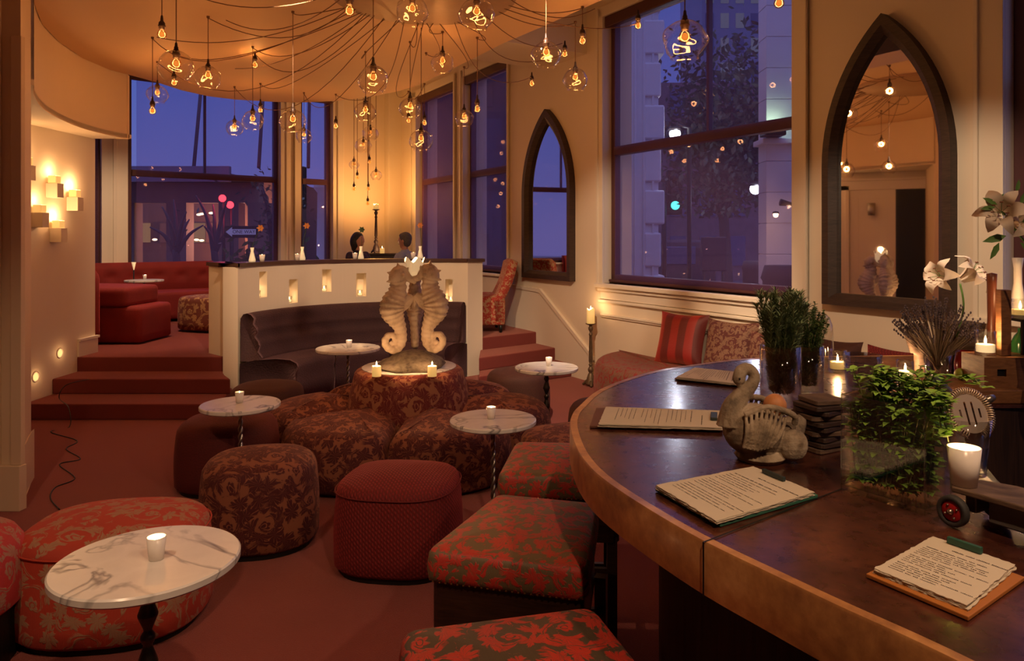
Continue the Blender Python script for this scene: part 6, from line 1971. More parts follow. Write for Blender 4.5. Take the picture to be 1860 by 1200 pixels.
# ---------------------------------------------------------------- coaster stack
p = G(1500, 822, ZB)
z = ZB + 0.001
rr = random.Random(21)
words = ['bottom', 'second', 'third', 'fourth', 'fifth', 'sixth', 'seventh', 'eighth', 'ninth', 'top']
for k in range(10):
    th = 0.0155
    r = thing('wooden_slab', 'rough square dark slab, %s in the stack beside the swan' % ('lowest' if k == 0 else ('topmost' if k == 9 else words[k] + ' from below')), 'slab', (p.x + rr.uniform(-.008, .008), p.y + 0.045 + rr.uniform(-.008, .008), z), R(25) + rr.uniform(-0.25, 0.25), 'stacked slabs on the bar')
    s_ = 0.054 + rr.uniform(-0.003, 0.006)
    poly = [(x + rr.uniform(-.0015, .0015), y + rr.uniform(-.0015, .0015)) for x, y in roundpoly([(-s_, -s_), (s_, -s_), (s_, s_), (-s_, s_)], 0.014)]
    MB().prism(poly, 0, th - 0.0025).build('slab', M['driftwood'] if k % 3 == 0 else M['darkwood'], r, bevel=0.002)
    z += th

# ---------------------------------------------------------------- herb helpers
M['rosemary'] = plain('rosemary_green', (0.20, 0.27, 0.13), 0.6, 0, 0.4, 40)
M['thyme'] = plain('thyme_green', (0.10, 0.20, 0.04), 0.6, 0, 0.4, 40)
M['mint'] = plain('mint_green', (0.24, 0.42, 0.06), 0.5, 0, 0.45, 30)
M['herbstem'] = plain('herb_stem', (0.20, 0.20, 0.08), 0.7)
M['lav'] = plain('dried_lavender', (0.085, 0.06, 0.075), 0.8, 0, 0.4, 60)
M['lavstem'] = plain('dried_stem', (0.13, 0.085, 0.05), 0.8, 0, 0.3, 60)
M['water'] = glassmat('vase_water', (0.86, 0.90, 0.82), 0.5, 0.04, 0.02)
def glass_cyl(root, r, h, name='glass', mat='glass', taper=1.0, base=0.012):
    MB().lathe([(0, 0), (r * taper, 0), (r, h), (r - 0.003, h), (r * taper - 0.003, base), (0, base)], seg=32).build(name, M[mat], root)
def leaf(mb, c, dirv, L, W, up, curl=0.25):
    t = dirv.normalized(); s_ = t.cross(up)
    s_ = s_.normalized() if s_.length > 1e-5 else Vector((1, 0, 0))
    n_ = s_.cross(t)
    a = c; m1 = c + t * L * 0.35 - n_ * L * curl * 0.05; m2 = c + t * L * 0.7 - n_ * L * curl * 0.3; e = c + t * L - n_ * L * curl
    mb.add([a, m1 + s_ * W, m1 - n_ * W * 0.3, m1 - s_ * W, m2 + s_ * W * 0.8, m2 - n_ * W * 0.2, m2 - s_ * W * 0.8, e], [(0, 1, 2), (0, 2, 3), (1, 4, 5, 2), (2, 5, 6, 3), (4, 7, 5), (5, 7, 6)])
def bunch(label, loc, r, zb, zt, n, kind, seed, spread=1.4, name='herb_bunch', cat='herbs'):
    rr = random.Random(seed)
    root = thing(name, label, cat, loc)
    st_ = MB(); lf = MB()
    for k in range(n):
        a = rr.uniform(0, 2 * PI); q = math.sqrt(rr.random()) * r * 0.8
        x0, y0 = math.cos(a) * q * 0.7, math.sin(a) * q * 0.7
        a2 = a + rr.uniform(-.5, .5); q2 = q * spread + rr.uniform(0, r * 0.35)
        H = zt * rr.uniform(0.72, 1.0)
        pts = catmull([(x0, y0, zb), (math.cos(a) * q, math.sin(a) * q, zb + (H - zb) * 0.45), (math.cos(a2) * q2 + rr.uniform(-.01, .01), math.sin(a2) * q2, H)], 7)
        st_.tube(pts, 0.0014, 4, False)
        for i in range(1, len(pts)):
            f = i / len(pts)
            if kind == 'rosemary':
                for j in range(17):
                    t = pts[i] - pts[i - 1]
                    c = pts[i - 1] + t * rr.random()
                    d_ = Vector((rr.gauss(0, 1), rr.gauss(0, 1), 0)).normalized() * 0.75 + Vector((0, 0, rr.uniform(0.3, 1.0)))
                    leaf(lf, c, d_, rr.uniform(0.022, 0.036), 0.0023, Vector((0, 0, 1)), 0.1)
            elif kind == 'thyme':
                for j in range(14):
                    c = pts[i - 1].lerp(pts[i], rr.random())
                    d_ = Vector((rr.gauss(0, 1), rr.gauss(0, 1), 0)).normalized() + Vector((0, 0, rr.uniform(0, .8)))
                    leaf(lf, c, d_, rr.uniform(0.009, 0.016), 0.0034, Vector((0, 0, 1)), 0.2)
    st_.build('stems', M['herbstem'], root)
    lf.build('foliage', M[kind], root)
    return root
# rosemary vase
p = G(1421, 748, ZB); p.y += 0.02
v = thing('cylinder_vase', 'tall clear glass cylinder vase holding rosemary behind the swan', 'vase', (p.x, p.y, ZB + 0.001)); glass_cyl(v, 0.072, 0.235)
bunch('bunch of green rosemary sprigs in the tall cylinder vase', (p.x, p.y, ZB + 0.014), 0.060, 0.05, 0.42, 60, 'rosemary', 31, 1.55)
p = G(1472, 722, ZB); p.y += 0.03
v = thing('cylinder_vase', 'clear glass cylinder vase holding thyme, right behind the rosemary vase', 'vase', (p.x, p.y, ZB + 0.001)); glass_cyl(v, 0.062, 0.20)
bunch('bunch of fine leaved thyme sprigs to the right of the rosemary', (p.x, p.y, ZB + 0.014), 0.054, 0.03, 0.36, 60, 'thyme', 32, 1.7)

# ---------------------------------------------------------------- square vase with mint
FLc, FRc = G(1528, 890, ZB), G(1680, 937, ZB)
dx = (FRc - FLc).normalized(); dy = Vector((-dx.y, dx.x, 0))
W_, D_, H_ = (FRc - FLc).length, 0.115, 0.238
sqv = thing('square_vase', 'large rectangular clear glass vase full of mint on the bar', 'vase', (FLc.x, FLc.y, ZB + 0.001), math.atan2(dx.y, dx.x))
m = MB(); t = 0.007
m.box(0, W_, 0, D_, 0, 0.014)
m.box(0, W_, 0, t, 0.014, H_); m.box(0, W_, D_ - t, D_, 0.014, H_); m.box(0, t, t, D_ - t, 0.014, H_); m.box(W_ - t, W_, t, D_ - t, 0.014, H_)
m.build('glass_walls', M['glass'], sqv)
M['edgehighlight'] = glassmat('glass_edge_highlight', (0.80, 0.88, 0.84), 0.6, 0.22, 0.12)
e_ = MB()
for x_, y_ in ((0, 0), (W_, 0), (W_, D_), (0, D_)): e_.box(x_ - 0.001, x_ + 0.001, y_ - 0.001, y_ + 0.001, 0.0, H_)
for z_ in (0.0145, H_):
    for y_ in (0, D_): e_.box(0, W_, y_ - 0.001, y_ + 0.001, z_ - 0.001, z_ + 0.001)
    for x_ in (0, W_): e_.box(x_ - 0.001, x_ + 0.001, 0, D_, z_ - 0.001, z_ + 0.001)
e_.build('edge_highlights', M['edgehighlight'], sqv)  # thin pale strips put a highlight along the glass edges
mint = thing('mint_bunch', 'bushy green mint stuffed in the rectangular vase and spilling over its rim', 'herbs', (FLc.x, FLc.y, ZB + 0.016), math.atan2(dx.y, dx.x))
rr = random.Random(41)
st_ = MB(); lf = MB()
def mint_sprig(pts, n_, Ls=(0.020, 0.034)):
    pts = catmull(pts, 6)
    st_.tube(pts, 0.0016, 5, False)
    for i in range(1, len(pts)):
        if rr.random() < 0.85:
            for sd in (0, 1, 2):
                if rr.random() < n_:
                    a = rr.uniform(0, 2 * PI)
                    d_ = Vector((math.cos(a), math.sin(a), rr.uniform(0.0, 0.7)))
                    L = rr.uniform(*Ls)
                    leaf(lf, pts[i], d_, L, L * 0.30, Vector((0, 0, 1)), rr.uniform(0.1, 0.5))
for k in range(95):
    x0, y0 = rr.uniform(0.02, W_ - 0.02), rr.uniform(0.02, D_ - 0.02)
    x1_, y1_ = min(W_ - 0.015, max(0.015, x0 + rr.uniform(-.05, .05))), min(D_ - 0.015, max(0.015, y0 + rr.uniform(-.03, .03)))
    mint_sprig([(x0, y0, 0.01), ((x0 + x1_) / 2, (y0 + y1_) / 2, 0.11), (x1_, y1_, 0.20)], 1.0, (0.018, 0.031))
for k in range(26):
    x0, y0 = rr.uniform(0.02, W_ - 0.02), rr.uniform(0.02, D_ - 0.02)
    ex = x0 + rr.uniform(-.05, .07); ey = y0 + rr.uniform(-.06, .05)
    mint_sprig([(x0, y0, 0.19), (x0 * 0.6 + ex * 0.4, y0 * 0.6 + ey * 0.4, 0.235), (ex, ey, rr.uniform(0.25, 0.30))], 0.95)
for k in range(7):
    x0, y0 = W_ - 0.03, rr.uniform(0.02, 0.06)
    mint_sprig([(x0, y0, 0.20), (x0 + 0.04, y0 - 0.01, 0.245 + rr.uniform(0, .02)), (x0 + 0.065 + rr.uniform(0, .02), y0 - 0.03, 0.20 + rr.uniform(-.06, .06))], 0.95)
mint_sprig([(W_ - 0.05, 0.06, 0.2), (W_ + 0.0, 0.08, 0.28), (W_ + 0.05, 0.10, 0.295), (W_ + 0.075, 0.10, 0.275)], 0.95)
st_.build('stems', M['herbstem'], mint); lf.build('foliage', M['mint'], mint)

# ---------------------------------------------------------------- rolling board with cup, mixing glass and strainer
Wc = G(1737, 950, ZB); Wc.z = ZB + 0.036
cart = thing('rolling_board', 'weathered board on red hub wheels carrying a white cup on the bar', 'serving board', (Wc.x, Wc.y, ZB))
az = ZB + 0.085
A = G(1722, 880, az); B_ = G(1900, 932, az)
dx = (B_ - A).normalized(); dy = Vector((-dx.y, dx.x, 0))
MX = Matrix(((dx.x, dy.x, 0, A.x), (dx.y, dy.y, 0, A.y), (0, 0, 1, 0), (0, 0, 0, 1)))
rr = random.Random(8)
top = [(0.0, 0.012), (0.01, -0.004), (0.06, 0.0), (0.14, 0.002), (0.30, 0.0), (0.50, 0.0), (0.50, 0.13), (0.25, 0.128), (0.08, 0.125), (0.015, 0.10), (-0.004, 0.06)]
MB().prism(top, az - 0.013, az, mat=MX).build('plank', M['driftwood'], cart, world=True, bevel=0.003)
MB().box(0.075, 0.50, 0.02, 0.11, az - 0.062, az - 0.014, MX).build('lower_beam', plain('grey_beam', (0.10, 0.085, 0.075), 0.8, 0, 0.3, 30, 0.3), cart, world=True, bevel=0.003)
wr_ = 0.0335
for k, (x, y) in enumerate(((0.018, -0.012), (0.040, 0.118))):
    c = MX @ Vector((x, y, ZB + wr_ + 0.002))
    rot = (Matrix(((dx.x, dy.x, 0), (dx.y, dy.y, 0), (0, 0, 1))) @ Matrix.Rotation(R(90), 3, 'X'))
    wq = MB().lathe([(0.0235, -0.010), (0.031, -0.010), (wr_, -0.006), (wr_, 0.006), (0.031, 0.010), (0.0235, 0.010), (0.0235, -0.010)], c, 28, rot).build('tyre', plain('rubber', (0.03, 0.028, 0.027), 0.7), cart, world=True)
    hb = MB().lathe([(0, 0.008), (0.020, 0.007), (0.0236, 0.004), (0.0236, -0.004), (0, -0.006)], c, 24, rot).build('hub', plain('red_enamel', (0.42, 0.012, 0.012), 0.35), cart, world=True)
    bo = MB().lathe([(0, 0.017), (0.006, 0.015), (0.007, 0.007), (0, 0.007)], c, 12, rot)
    for j in range(4):
        a = j * PI / 2 + 0.5
        bo.lathe([(0, 0.011), (0.0025, 0.010), (0.0028, 0.006), (0, 0.006)], c + rot @ Vector((math.cos(a) * 0.0145, math.sin(a) * 0.0145, 0)), 8, rot)
    bo.build('bolts', M['steel'], cart, world=True)
MB().tube([MX @ Vector((0.018, -0.006, ZB + wr_)), MX @ Vector((0.04, 0.11, ZB + wr_))], 0.005, 8).build('axle', M['iron'], cart, world=True)
MB().box(0.02, 0.045, 0.03, 0.08, ZB + wr_ - 0.004, az - 0.012, MX).build('bracket', M['bronze'], cart, world=True, bevel=0.003)
p = G(1757, 884, az); p.y += 0.012
cup = votive_cup('large white porcelain cup glowing inside, standing on the wheeled board', (p.x, p.y, az + 0.001), 1.4, 1.22)
p = G(1766, 866, ZB); p.y += 0.03
mg = thing('mixing_glass', 'tall clear mixing glass behind the white cup', 'glass', (p.x, p.y, ZB + 0.001)); glass_cyl(mg, 0.062, 0.15, taper=0.78, base=0.016)
sc0 = DP(1758, 752, p.y + 0.0); 
stn = thing('cocktail_strainer', 'steel cocktail strainer with coil spring resting on the mixing glass', 'strainer', (sc0.x, sc0.y - 0.01, sc0.z + 0.005), R(8))
TX = Matrix.Rotation(R(68), 3, 'X')
dk = MB()
n_ = 48; rO = 0.052
ringi = []
slots = [(-0.030, 0.010), (-0.012, 0.030), (0.008, 0.030), (0.026, 0.012)]
# perforated plate built from strips
xs = [-rO]
for sx, hh in slots: xs += [sx, sx + 0.0055]
xs.append(rO)
def hc(x): return math.sqrt(max(0, rO * rO - x * x))
for i in range(len(xs) - 1):
    x0_, x1_ = xs[i], xs[i + 1]
    is_slot = i % 2 == 1
    sub = 5
    for j in range(sub):
        a, b_ = x0_ + (x1_ - x0_) * j / sub, x0_ + (x1_ - x0_) * (j + 1) / sub
        if is_slot:
            hh = slots[i // 2][1]
            dk.add([TX @ Vector(q) for q in ((a, hh, 0), (b_, hh, 0), (b_, hc(b_), 0), (a, hc(a), 0))], [(0, 1, 2, 3)], None, False)
            dk.add([TX @ Vector(q) for q in ((a, -hc(a), 0), (b_, -hc(b_), 0), (b_, -hh, 0), (a, -hh, 0))], [(0, 1, 2, 3)], None, False)
        else:
            dk.add([TX @ Vector(q) for q in ((a, -hc(a), 0), (b_, -hc(b_), 0), (b_, hc(b_), 0), (a, hc(a), 0))], [(0, 1, 2, 3)], None, False)
dk.build('perforated_plate', plain('strainer_steel', (0.55, 0.44, 0.33), 0.42, 0.7), stn)
cpts_ = []
turns = 52
for i in range(turns * 8 + 1):
    a = R(-70) + (2 * PI - R(40)) * i / (turns * 8); b_ = 2 * PI * i / 8
    r_ = 0.060 + 0.0085 * math.cos(b_)
    cpts_.append(TX @ Vector((math.cos(a + R(0)) * r_, math.sin(a) * r_, 0.0085 * math.sin(b_))))
MB().tube(cpts_, 0.0017, 4, False).build('coil_spring', plain('polished_steel', (0.80, 0.66, 0.50), 0.4, 0.8, 0.05), stn)
for sx in (-1, 1):
    e = MB(); e.tube([TX @ Vector((sx * 0.052, 0.028, 0)), TX @ Vector((sx * 0.068, 0.036, 0)), TX @ Vector((sx * 0.082, 0.040, 0))], [0.010, 0.011, 0.008], 10, True, 1.0)
    e.build('ear', M['steel'], stn)
hd = MB().tube(catmull([TX @ Vector((-0.03, 0.045, -0.005)), TX @ Vector((-0.06, 0.075, 0.0)), TX @ Vector((-0.095, 0.10, 0.01))], 4), 0.010, 10, True, 0.4)
hd.build('handle', M['steel'], stn)

# ---------------------------------------------------------------- glasses and votives in the middle of the bar
def jar_candle(label, u, v, r, h, lit=1.0, z=ZB, extra_y=0.0, wax=0.45):
    p = G(u, v, z); p.y += r + extra_y
    root = thing('jar_candle', label, 'candle', (p.x, p.y, z + 0.001), 0, 'candles in glass jars')
    glass_cyl(root, r, h, 'jar')
    MB().lathe([(0, 0.013), (r - 0.005, 0.013), (r - 0.005, h * wax), (0, h * wax - 0.003)], seg=20).build('wax', M['waxpool'] if lit > 1.2 else M['wax'], root)
    MB().lathe([(0, h * wax), (0.005, h * wax + 0.008), (0.0045, h * wax + 0.018), (0, h * wax + 0.034)], seg=8).build('flame', M['flame'], root)
    lamp((0, 0, h * wax + 0.03), 1.1 * K_CAND * lit, CANDLE, root, 0.01, 'candle_light')
    return root
jar_candle('candle in clear glass jar right of the thyme, before the cloche', 1528, 677, 0.040, 0.10, 1.0)
jar_candle('candle in small glass jar between smoky bucket and lavender', 1652, 692, 0.036, 0.085, 1.3)
p = G(1512, 672, ZB)
cl_ = thing('glass_cloche', 'tall domed clear glass standing behind the jar candle', 'glass', (p.x, p.y + 0.12, ZB + 0.001))
MB().lathe([(0.055, 0), (0.052, 0.05), (0.050, 0.16), (0.046, 0.20), (0.034, 0.235), (0.015, 0.252), (0, 0.255)], seg=28).build('dome', M['glass'], cl_)
p = G(1582, 712, ZB)
bk2 = thing('smoky_bucket', 'smoky blue glass bucket in the middle of the bar', 'glass', (p.x, p.y + 0.075, ZB + 0.001))
MB().lathe([(0, 0), (0.064, 0), (0.076, 0.14), (0.072, 0.14), (0.060, 0.012), (0, 0.012)], seg=32).build('bucket', M['blueglass'], bk2)
MB().lathe([(0.0745, 0.112), (0.0765, 0.115), (0.0755, 0.118)], seg=32).build('rim_band', M['blueglass'], bk2)
# lavender
p = G(1713, 700, ZB); p.y += 0.04
lg = thing('lavender_glass', 'clear tumbler holding the dried lavender', 'glass', (p.x, p.y, ZB + 0.001)); glass_cyl(lg, 0.055, 0.125, taper=0.85)
lav = thing('lavender_bunch', 'fan of dried dark lavender stalks in a tumbler', 'dried flowers', (p.x, p.y, ZB + 0.014))
rr = random.Random(55); a_ = MB(); b_ = MB()
for k in range(120):
    a = rr.uniform(0, 2 * PI); q = rr.random() ** 0.6
    e = Vector((math.cos(a) * q * 0.19 - 0.005, math.sin(a) * q * 0.12, rr.uniform(0.25, 0.36) * (1 - 0.25 * q * q)))
    s0_ = Vector((-math.cos(a) * q * 0.02, -math.sin(a) * q * 0.02, 0.005))
    mid = s0_.lerp(e, 0.45) * 1.0; mid.x *= 0.62; mid.y *= 0.62
    pts = catmull([s0_, mid, e], 5)
    a_.tube(pts, 0.0013, 4, False)
    for j in range(5):
        c = pts[-1].lerp(pts[-3], j / 5)
        b_.sphere(c + Vector((rr.uniform(-.002, .002), 0, rr.uniform(-.002, .002))), 0.0042, 5, 4, (1, 1, 1.4))
a_.build('stalks', M['lavstem'], lav); b_.build('flower_heads', M['lav'], lav)

# ---------------------------------------------------------------- wooden ledge, box, posts and shelf on the right
ldg = thing('wooden_ledge', 'long low warm wooden ledge along the far inner bar edge', 'ledge', (2.4, 2.95, ZB))
MB().box(1.56, 3.25, 2.80, 3.12, ZB + 0.001, ZB + 0.052).build('plank', M['oak'], ldg, world=True, bevel=0.004)
zl = ZB + 0.053
def onl(u, d): return ((u - CXP) / FX * d, d)
x, y = onl(1815, 2.92)
bx = thing('finger_hole_box', 'warm wooden box with rectangular finger hole on the ledge', 'box', (x, y, zl))
m = MB(); w2, dp, hh = 0.105, 0.075, 0.115
m.box(-w2, w2, -dp + 0.012, dp, 0, hh)
hx0, hx1, hz0, hz1 = -0.055, -0.020, 0.042, 0.070
m.box(-w2, hx0, -dp, -dp + 0.012, 0, hh); m.box(hx1, w2, -dp, -dp + 0.012, 0, hh); m.box(hx0, hx1, -dp, -dp + 0.012, 0, hz0); m.box(hx0, hx1, -dp, -dp + 0.012, hz1, hh)
m.build('box_body', M['oak'], bx)
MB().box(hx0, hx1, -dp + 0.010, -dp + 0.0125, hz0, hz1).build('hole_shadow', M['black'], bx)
zbx = zl + 0.116
x, y = onl(1790, 2.90)
j3 = jar_candle('candle in glass jar standing on the finger hole box', 1790, 663, 0.038, 0.095, 1.3, zbx, 0.0)
j3.location = (x, y, zbx)
x, y = onl(1817, 2.90)
po = thing('wooden_post', 'square warm wooden post, shorter one, on the finger hole box', 'post', (x + 0.012, y, zbx))
MB().box(-0.020, 0.020, -0.018, 0.018, 0, 0.255).build('post', M['oak'], po, bevel=0.002)
x, y = onl(1797, 3.05)
po = thing('wooden_muddler', 'tall round brown wooden muddler standing behind the jar candle', 'muddler', (x + 0.01, y, zl))
MB().lathe([(0, 0), (0.018, 0), (0.020, 0.1), (0.016, 0.25), (0.018, 0.38), (0.020, 0.425), (0.0, 0.43)], seg=16).build('stick', plain('cherry_wood', (0.16, 0.045, 0.02), 0.35, 0, 0.2), po)
# raised dark shelf with green bottle, candle and white vase
x, y = onl(1872, 3.0)
shf = thing('riser_shelf', 'small dark metal shelf raised on the ledge at the right border', 'shelf', (x, y, zl))
zs_ = 0.255
MB().box(-0.10, 0.22, -0.10, 0.10, zs_ - 0.012, zs_).build('shelf_plate', M['black'], shf, bevel=0.002)
for px_, py_ in ((-0.09, -0.09), (0.21, -0.09), (-0.09, 0.09), (0.21, 0.09)): MB().box(px_ - 0.006, px_ + 0.006, py_ - 0.006, py_ + 0.006, 0, zs_ - 0.012).build('shelf_leg', M['black'], shf)
x, y = onl(1848, 2.96)
gb = thing('green_bottle', 'squat dark green bottle under the raised shelf', 'bottle', (x + 0.035, y + 0.02, zl))
MB().lathe([(0, 0), (0.040, 0), (0.042, 0.01), (0.042, 0.15), (0.03, 0.18), (0.018, 0.195), (0.018, 0.21), (0, 0.21)], seg=20).build('bottle_body', plain('green_glass', (0.02, 0.12, 0.03), 0.15), gb)
x, y = onl(1851, 2.96)
jj = jar_candle('candle in glass jar on the raised shelf at the right border', 1850, 577, 0.036, 0.075, 0.45, zl + zs_ + 0.001)
jj.location = (x - 0.002, 2.95, zl + zs_ + 0.001)
x, y = onl(1848, 3.05)
wv = thing('slim_vase', 'slim white flared vase behind the jar candle on the raised shelf', 'vase', (x + 0.002, y, zl + zs_ + 0.001))
MB().lathe([(0, 0), (0.030, 0), (0.028, 0.05), (0.016, 0.13), (0.015, 0.19), (0.021, 0.235), (0.018, 0.235), (0.012, 0.19), (0, 0.18)], seg=20).build('vase_body', M['porcelain'], wv)

# driftwood piece, tapered planter, lime, dark red mug ------------------------------------
x, y = onl(1672, 3.30)
dw = thing('driftwood_block', 'dark rough block of driftwood left of the lavender', 'driftwood', (x, y, ZB + 0.001))
m = MB(); m.tube(catmull([(0.02, 0, 0.0), (0.01, 0, 0.08), (0.0, 0, 0.16), (-0.02, 0, 0.235)], 5), cat1([0.055, 0.045, 0.04, 0.06], 5), 9, True, 0.8)
m.tube([(-0.02, 0, 0.12), (-0.065, -0.01, 0.21)], [0.025, 0.018], 7)
m.build('wood', M['driftwood'], dw, remesh=0.006)
x, y = onl(1742, 3.35)
pt = thing('tapered_planter', 'dark flared square planter behind the lavender', 'planter', (x, y, ZB + 0.001))
m = MB(); vs = []
for z_, w_ in ((0, 0.055), (0.245, 0.085), (0.245, 0.078), (0.02, 0.05)): vs += [(-w_, -w_ * 0.7, z_), (w_, -w_ * 0.7, z_), (w_, w_ * 0.7, z_), (-w_, w_ * 0.7, z_)]
fs = []
for k in range(3):
    for i in range(4): fs.append((k * 4 + i, k * 4 + (i + 1) % 4, (k + 1) * 4 + (i + 1) % 4, (k + 1) * 4 + i))
fs += [(3, 2, 1, 0), (12, 13, 14, 15)]
m.add(vs, fs, None, False); m.build('planter_body', M['driftwood'], pt)
x, y = onl(1756, 3.18)
mgg = thing('red_mug', 'dark glossy red round mug right of the lavender', 'mug', (x, y, ZB + 0.001))
MB().lathe([(0, 0), (0.03, 0), (0.045, 0.03), (0.050, 0.08), (0.042, 0.14), (0.038, 0.14), (0.045, 0.08), (0, 0.01)], seg=22).build('mug_body', plain('oxblood_glaze', (0.13, 0.008, 0.008), 0.12), mgg)
x, y = onl(1745, 3.00)
lm = thing('lime', 'pale green lime on the ledge beside the lavender', 'fruit', (x, y, zl + 0.024))
MB().sphere((0, 0, 0), 0.024, 16, 10, (1, 1, 1)).build('fruit', plain('lime_skin', (0.28, 0.36, 0.05), 0.4), lm)

# lilies ------------------------------------------------------------------------------
M['lily'] = plain('white_lily', (0.80, 0.66, 0.52), 0.55, 0, 0.06, 20, 0, )
M['anther'] = plain('rust_anther', (0.20, 0.05, 0.02), 0.8)
M['lilyleaf'] = plain('lily_green', (0.10, 0.22, 0.04), 0.5, 0, 0.3)
def lily(parent, c, axis, size, seed):
    rr = random.Random(seed)
    ax = Vector(axis).normalized()
    u_ = ax.cross(Vector((0.2, 0.3, 1))).normalized(); w_ = ax.cross(u_)
    m = MB()
    for k in range(6):
        a = k * PI / 3 + rr.uniform(-.15, .15)
        rad = (u_ * math.cos(a) + w_ * math.sin(a)); sd = ax.cross(rad).normalized()
        L = size * rr.uniform(0.9, 1.1); wd = size * (0.27 if k % 2 else 0.21)
        vs = []; n_ = 9
        for i in range(n_):
            t = i / (n_ - 1)
            out = L * (0.10 + 0.75 * t ** 1.3); al = L * (0.75 * math.sin(min(1, t * 1.15) * PI * 0.62) - 0.30 * t * t * t)
            cc = Vector(c) + rad * out + ax * al
            wd_ = wd * math.sin(PI * min(0.97, 0.12 + t * 0.86)) ** 0.8
            if i == n_ - 1: wd_ = 0.001
            wob = math.sin(t * 9 + k) * 0.06 * size
            vs += [cc - sd * wd_ + ax * (wd_ * 0.3 + wob * 0.3), cc, cc + sd * wd_ + ax * (wd_ * 0.3 - wob * 0.3)]
        fs = []
        for i in range(n_ - 1):
            for j in range(2): fs.append((i * 3 + j, i * 3 + j + 1, (i + 1) * 3 + j + 1, (i + 1) * 3 + j))
        m.add(vs, fs)
    o = m.build('petals', M['lily'], parent)
    s = MB(); an = MB()
    for k in range(6):
        a = k * PI / 3 + 0.4
        e = Vector(c) + ax * size * 0.80 + (u_ * math.cos(a) + w_ * math.sin(a)) * size * 0.25
        s.tube([Vector(c), Vector(c) + ax * size * 0.45, e], 0.0010, 4, False)
        an.tube([e - u_ * 0.006, e + u_ * 0.006], 0.0022, 5)
    s.build('stamens', M['lilyleaf'], o); an.build('anthers', M['anther'], o)
D3 = 3.25
ls = thing('lily_spray', 'white lilies on green stem rising from the tapered planter, lower pair', 'flowers', (onl(1748, D3)[0], D3, ZB + 0.20))
def rel(o, u, v, d): return DP(u, v, d) - Vector(o.location)
MB().tube(catmull([(0.0, 0.06, -0.05), rel(ls, 1750, 560, D3), rel(ls, 1744, 515, D3)], 6), 0.004, 6).build('stem', M['lilyleaf'], ls)
lily(ls, rel(ls, 1722, 503, D3 - 0.02), (-0.9, -0.35, 0.15), 0.105, 3)
lily(ls, rel(ls, 1745, 508, D3), (0.55, -0.5, 0.55), 0.12, 4)
vs_ = thing('lily_arrangement', 'white lilies with green leaves and buds high at the right border', 'flowers', (onl(1838, 2.7)[0], 2.72, 1.30))
D4 = 2.72
MB().tube(catmull([rel(vs_, 1905, 560, D4), rel(vs_, 1880, 470, D4), rel(vs_, 1835, 405, D4), rel(vs_, 1812, 370, D4)], 6), 0.004, 6).build('stem', M['lilyleaf'], vs_)
lily(vs_, rel(vs_, 1822, 392, D4), (-0.55, -0.7, 0.25), 0.105, 6)
lily(vs_, rel(vs_, 1838, 408, D4 + 0.02), (0.25, -0.8, 0.2), 0.095, 7)
lv = MB()
for (u, v, dxl, dzl, L) in ((1812, 372, -0.9, 0.45, 0.06), (1808, 376, -1, -0.1, 0.055), (1838, 385, -0.1, 1.0, 0.06), (1828, 428, -0.9, -0.2, 0.09), (1815, 440, -0.5, -0.9, 0.07), (1850, 420, 0.8, -0.3, 0.08), (1852, 372, 0.5, 0.9, 0.07), (1812, 368, 0.5, 0.8, 0.04), (1846, 350, 0.2, 1, 0.05), (1853, 440, 0.9, -0.8, 0.08)):
    leaf(lv, rel(vs_, u, v, D4 - 0.03), Vector((dxl, -0.15, dzl)), L, L * 0.16, Vector((0, -1, 0.2)), 0.15)
lv.build('leaves', M['lilyleaf'], vs_)
pw_ = thing('lily_vase', 'tall dark vase at the right border holding the upper lilies', 'vase', (onl(1905, 2.72)[0], 2.72 + 0.0, ZB + 0.001))
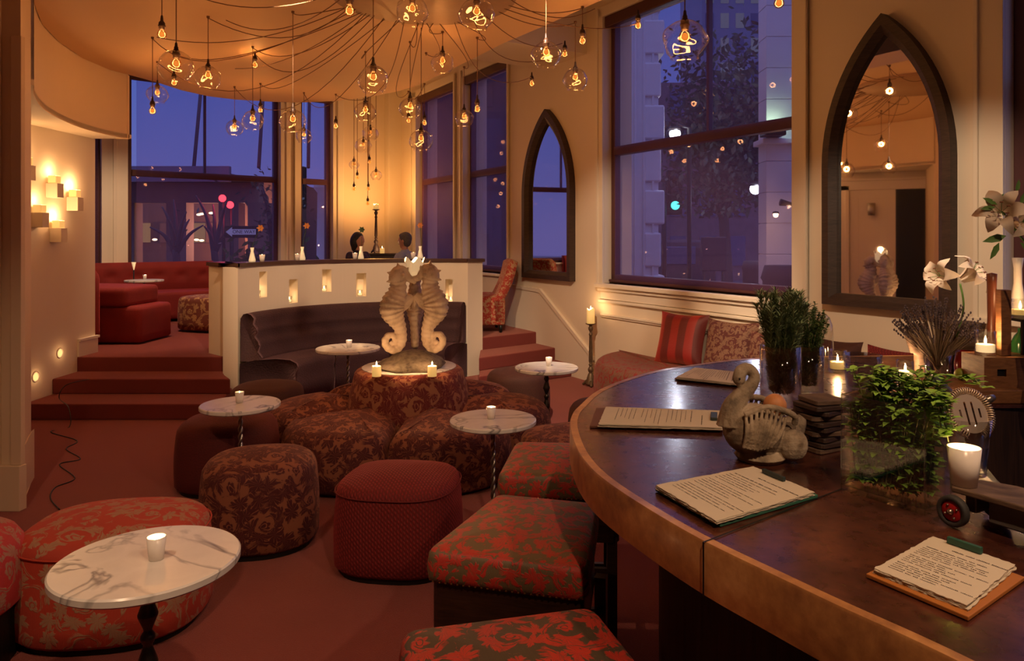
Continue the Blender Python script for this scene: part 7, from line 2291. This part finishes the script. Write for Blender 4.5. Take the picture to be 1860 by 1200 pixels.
MB().lathe([(0, 0), (0.05, 0), (0.055, 0.05), (0.03, 0.2), (0.045, 0.34), (0.04, 0.34), (0, 0.2)], seg=20).build('vase_body', M['blueglass'], pw_)

# ---------------------------------------------------------------- ceiling spots added to brighten walls, partition, bar and floor
def fill_spot(label, x, y, aim, watts, size=60, col=(1.0, 0.60, 0.30), z=ZC, blend=0.5):
    r = thing('added_ceiling_spot', label, 'lamp', (x, y, z), 0, 'added ceiling spot lamps')
    MB().lathe([(0.03, 0.0), (0.05, -0.004), (0.055, -0.004), (0.055, 0.0)], seg=20).build('trim_ring', M['trim'], r)
    MB().lathe([(0.03, -0.001), (0.0, -0.001)], seg=16).build('lens', emit('spot_lens', (1, 0.7, 0.4), 6), r)
    l = bpy.data.lights.new('spot', 'SPOT'); l.energy = watts; l.color = col; l.spot_size = R(size); l.spot_blend = blend; l.shadow_soft_size = 0.035
    o = bpy.data.objects.new('fill_spot_light', l); COL.objects.link(o); o.parent = r
    o.location = (0, 0, -0.02)
    d_ = Vector(aim) - Vector((x, y, z)); o.rotation_euler = d_.to_track_quat('-Z', 'Y').to_euler()
    return r
fill_spot('added ceiling spot above the stools behind the camera', 0.6, 0.2, (0.0, 2.6, 0.4), 130, 62, (1, 0.62, 0.36))
fill_spot('added ceiling spot above the left marble table behind the camera', -1.6, 0.9, (-1.6, 3.4, 0.3), 120, 70, (1, 0.62, 0.36))
fill_spot('added ceiling spot above the bar behind the camera', 1.9, 0.6, (1.35, 2.2, 1.0), 100, 98, (1, 0.64, 0.38))
fill_spot('added ceiling spot aimed at the cream partition and the booth', -1.5, 4.6, (-1.9, 8.6, 1.0), 480, 46, (1, 0.70, 0.44))
fill_spot('added ceiling spot aimed at the right wall under the big window', -0.2, 4.4, (1.2, 7.9, 0.6), 520, 56, (1, 0.72, 0.48))
fill_spot('added ceiling spot aimed at the bench end of the right wall', 0.9, 2.6, (2.7, 5.2, 0.7), 300, 56, (1, 0.72, 0.48))
fill_spot('added ceiling spot over the raised lounge behind the bulkhead', -4.35, 8.6, (-5.3, 10.2, 0.6), 380, 80, (1, 0.68, 0.42), ZU)
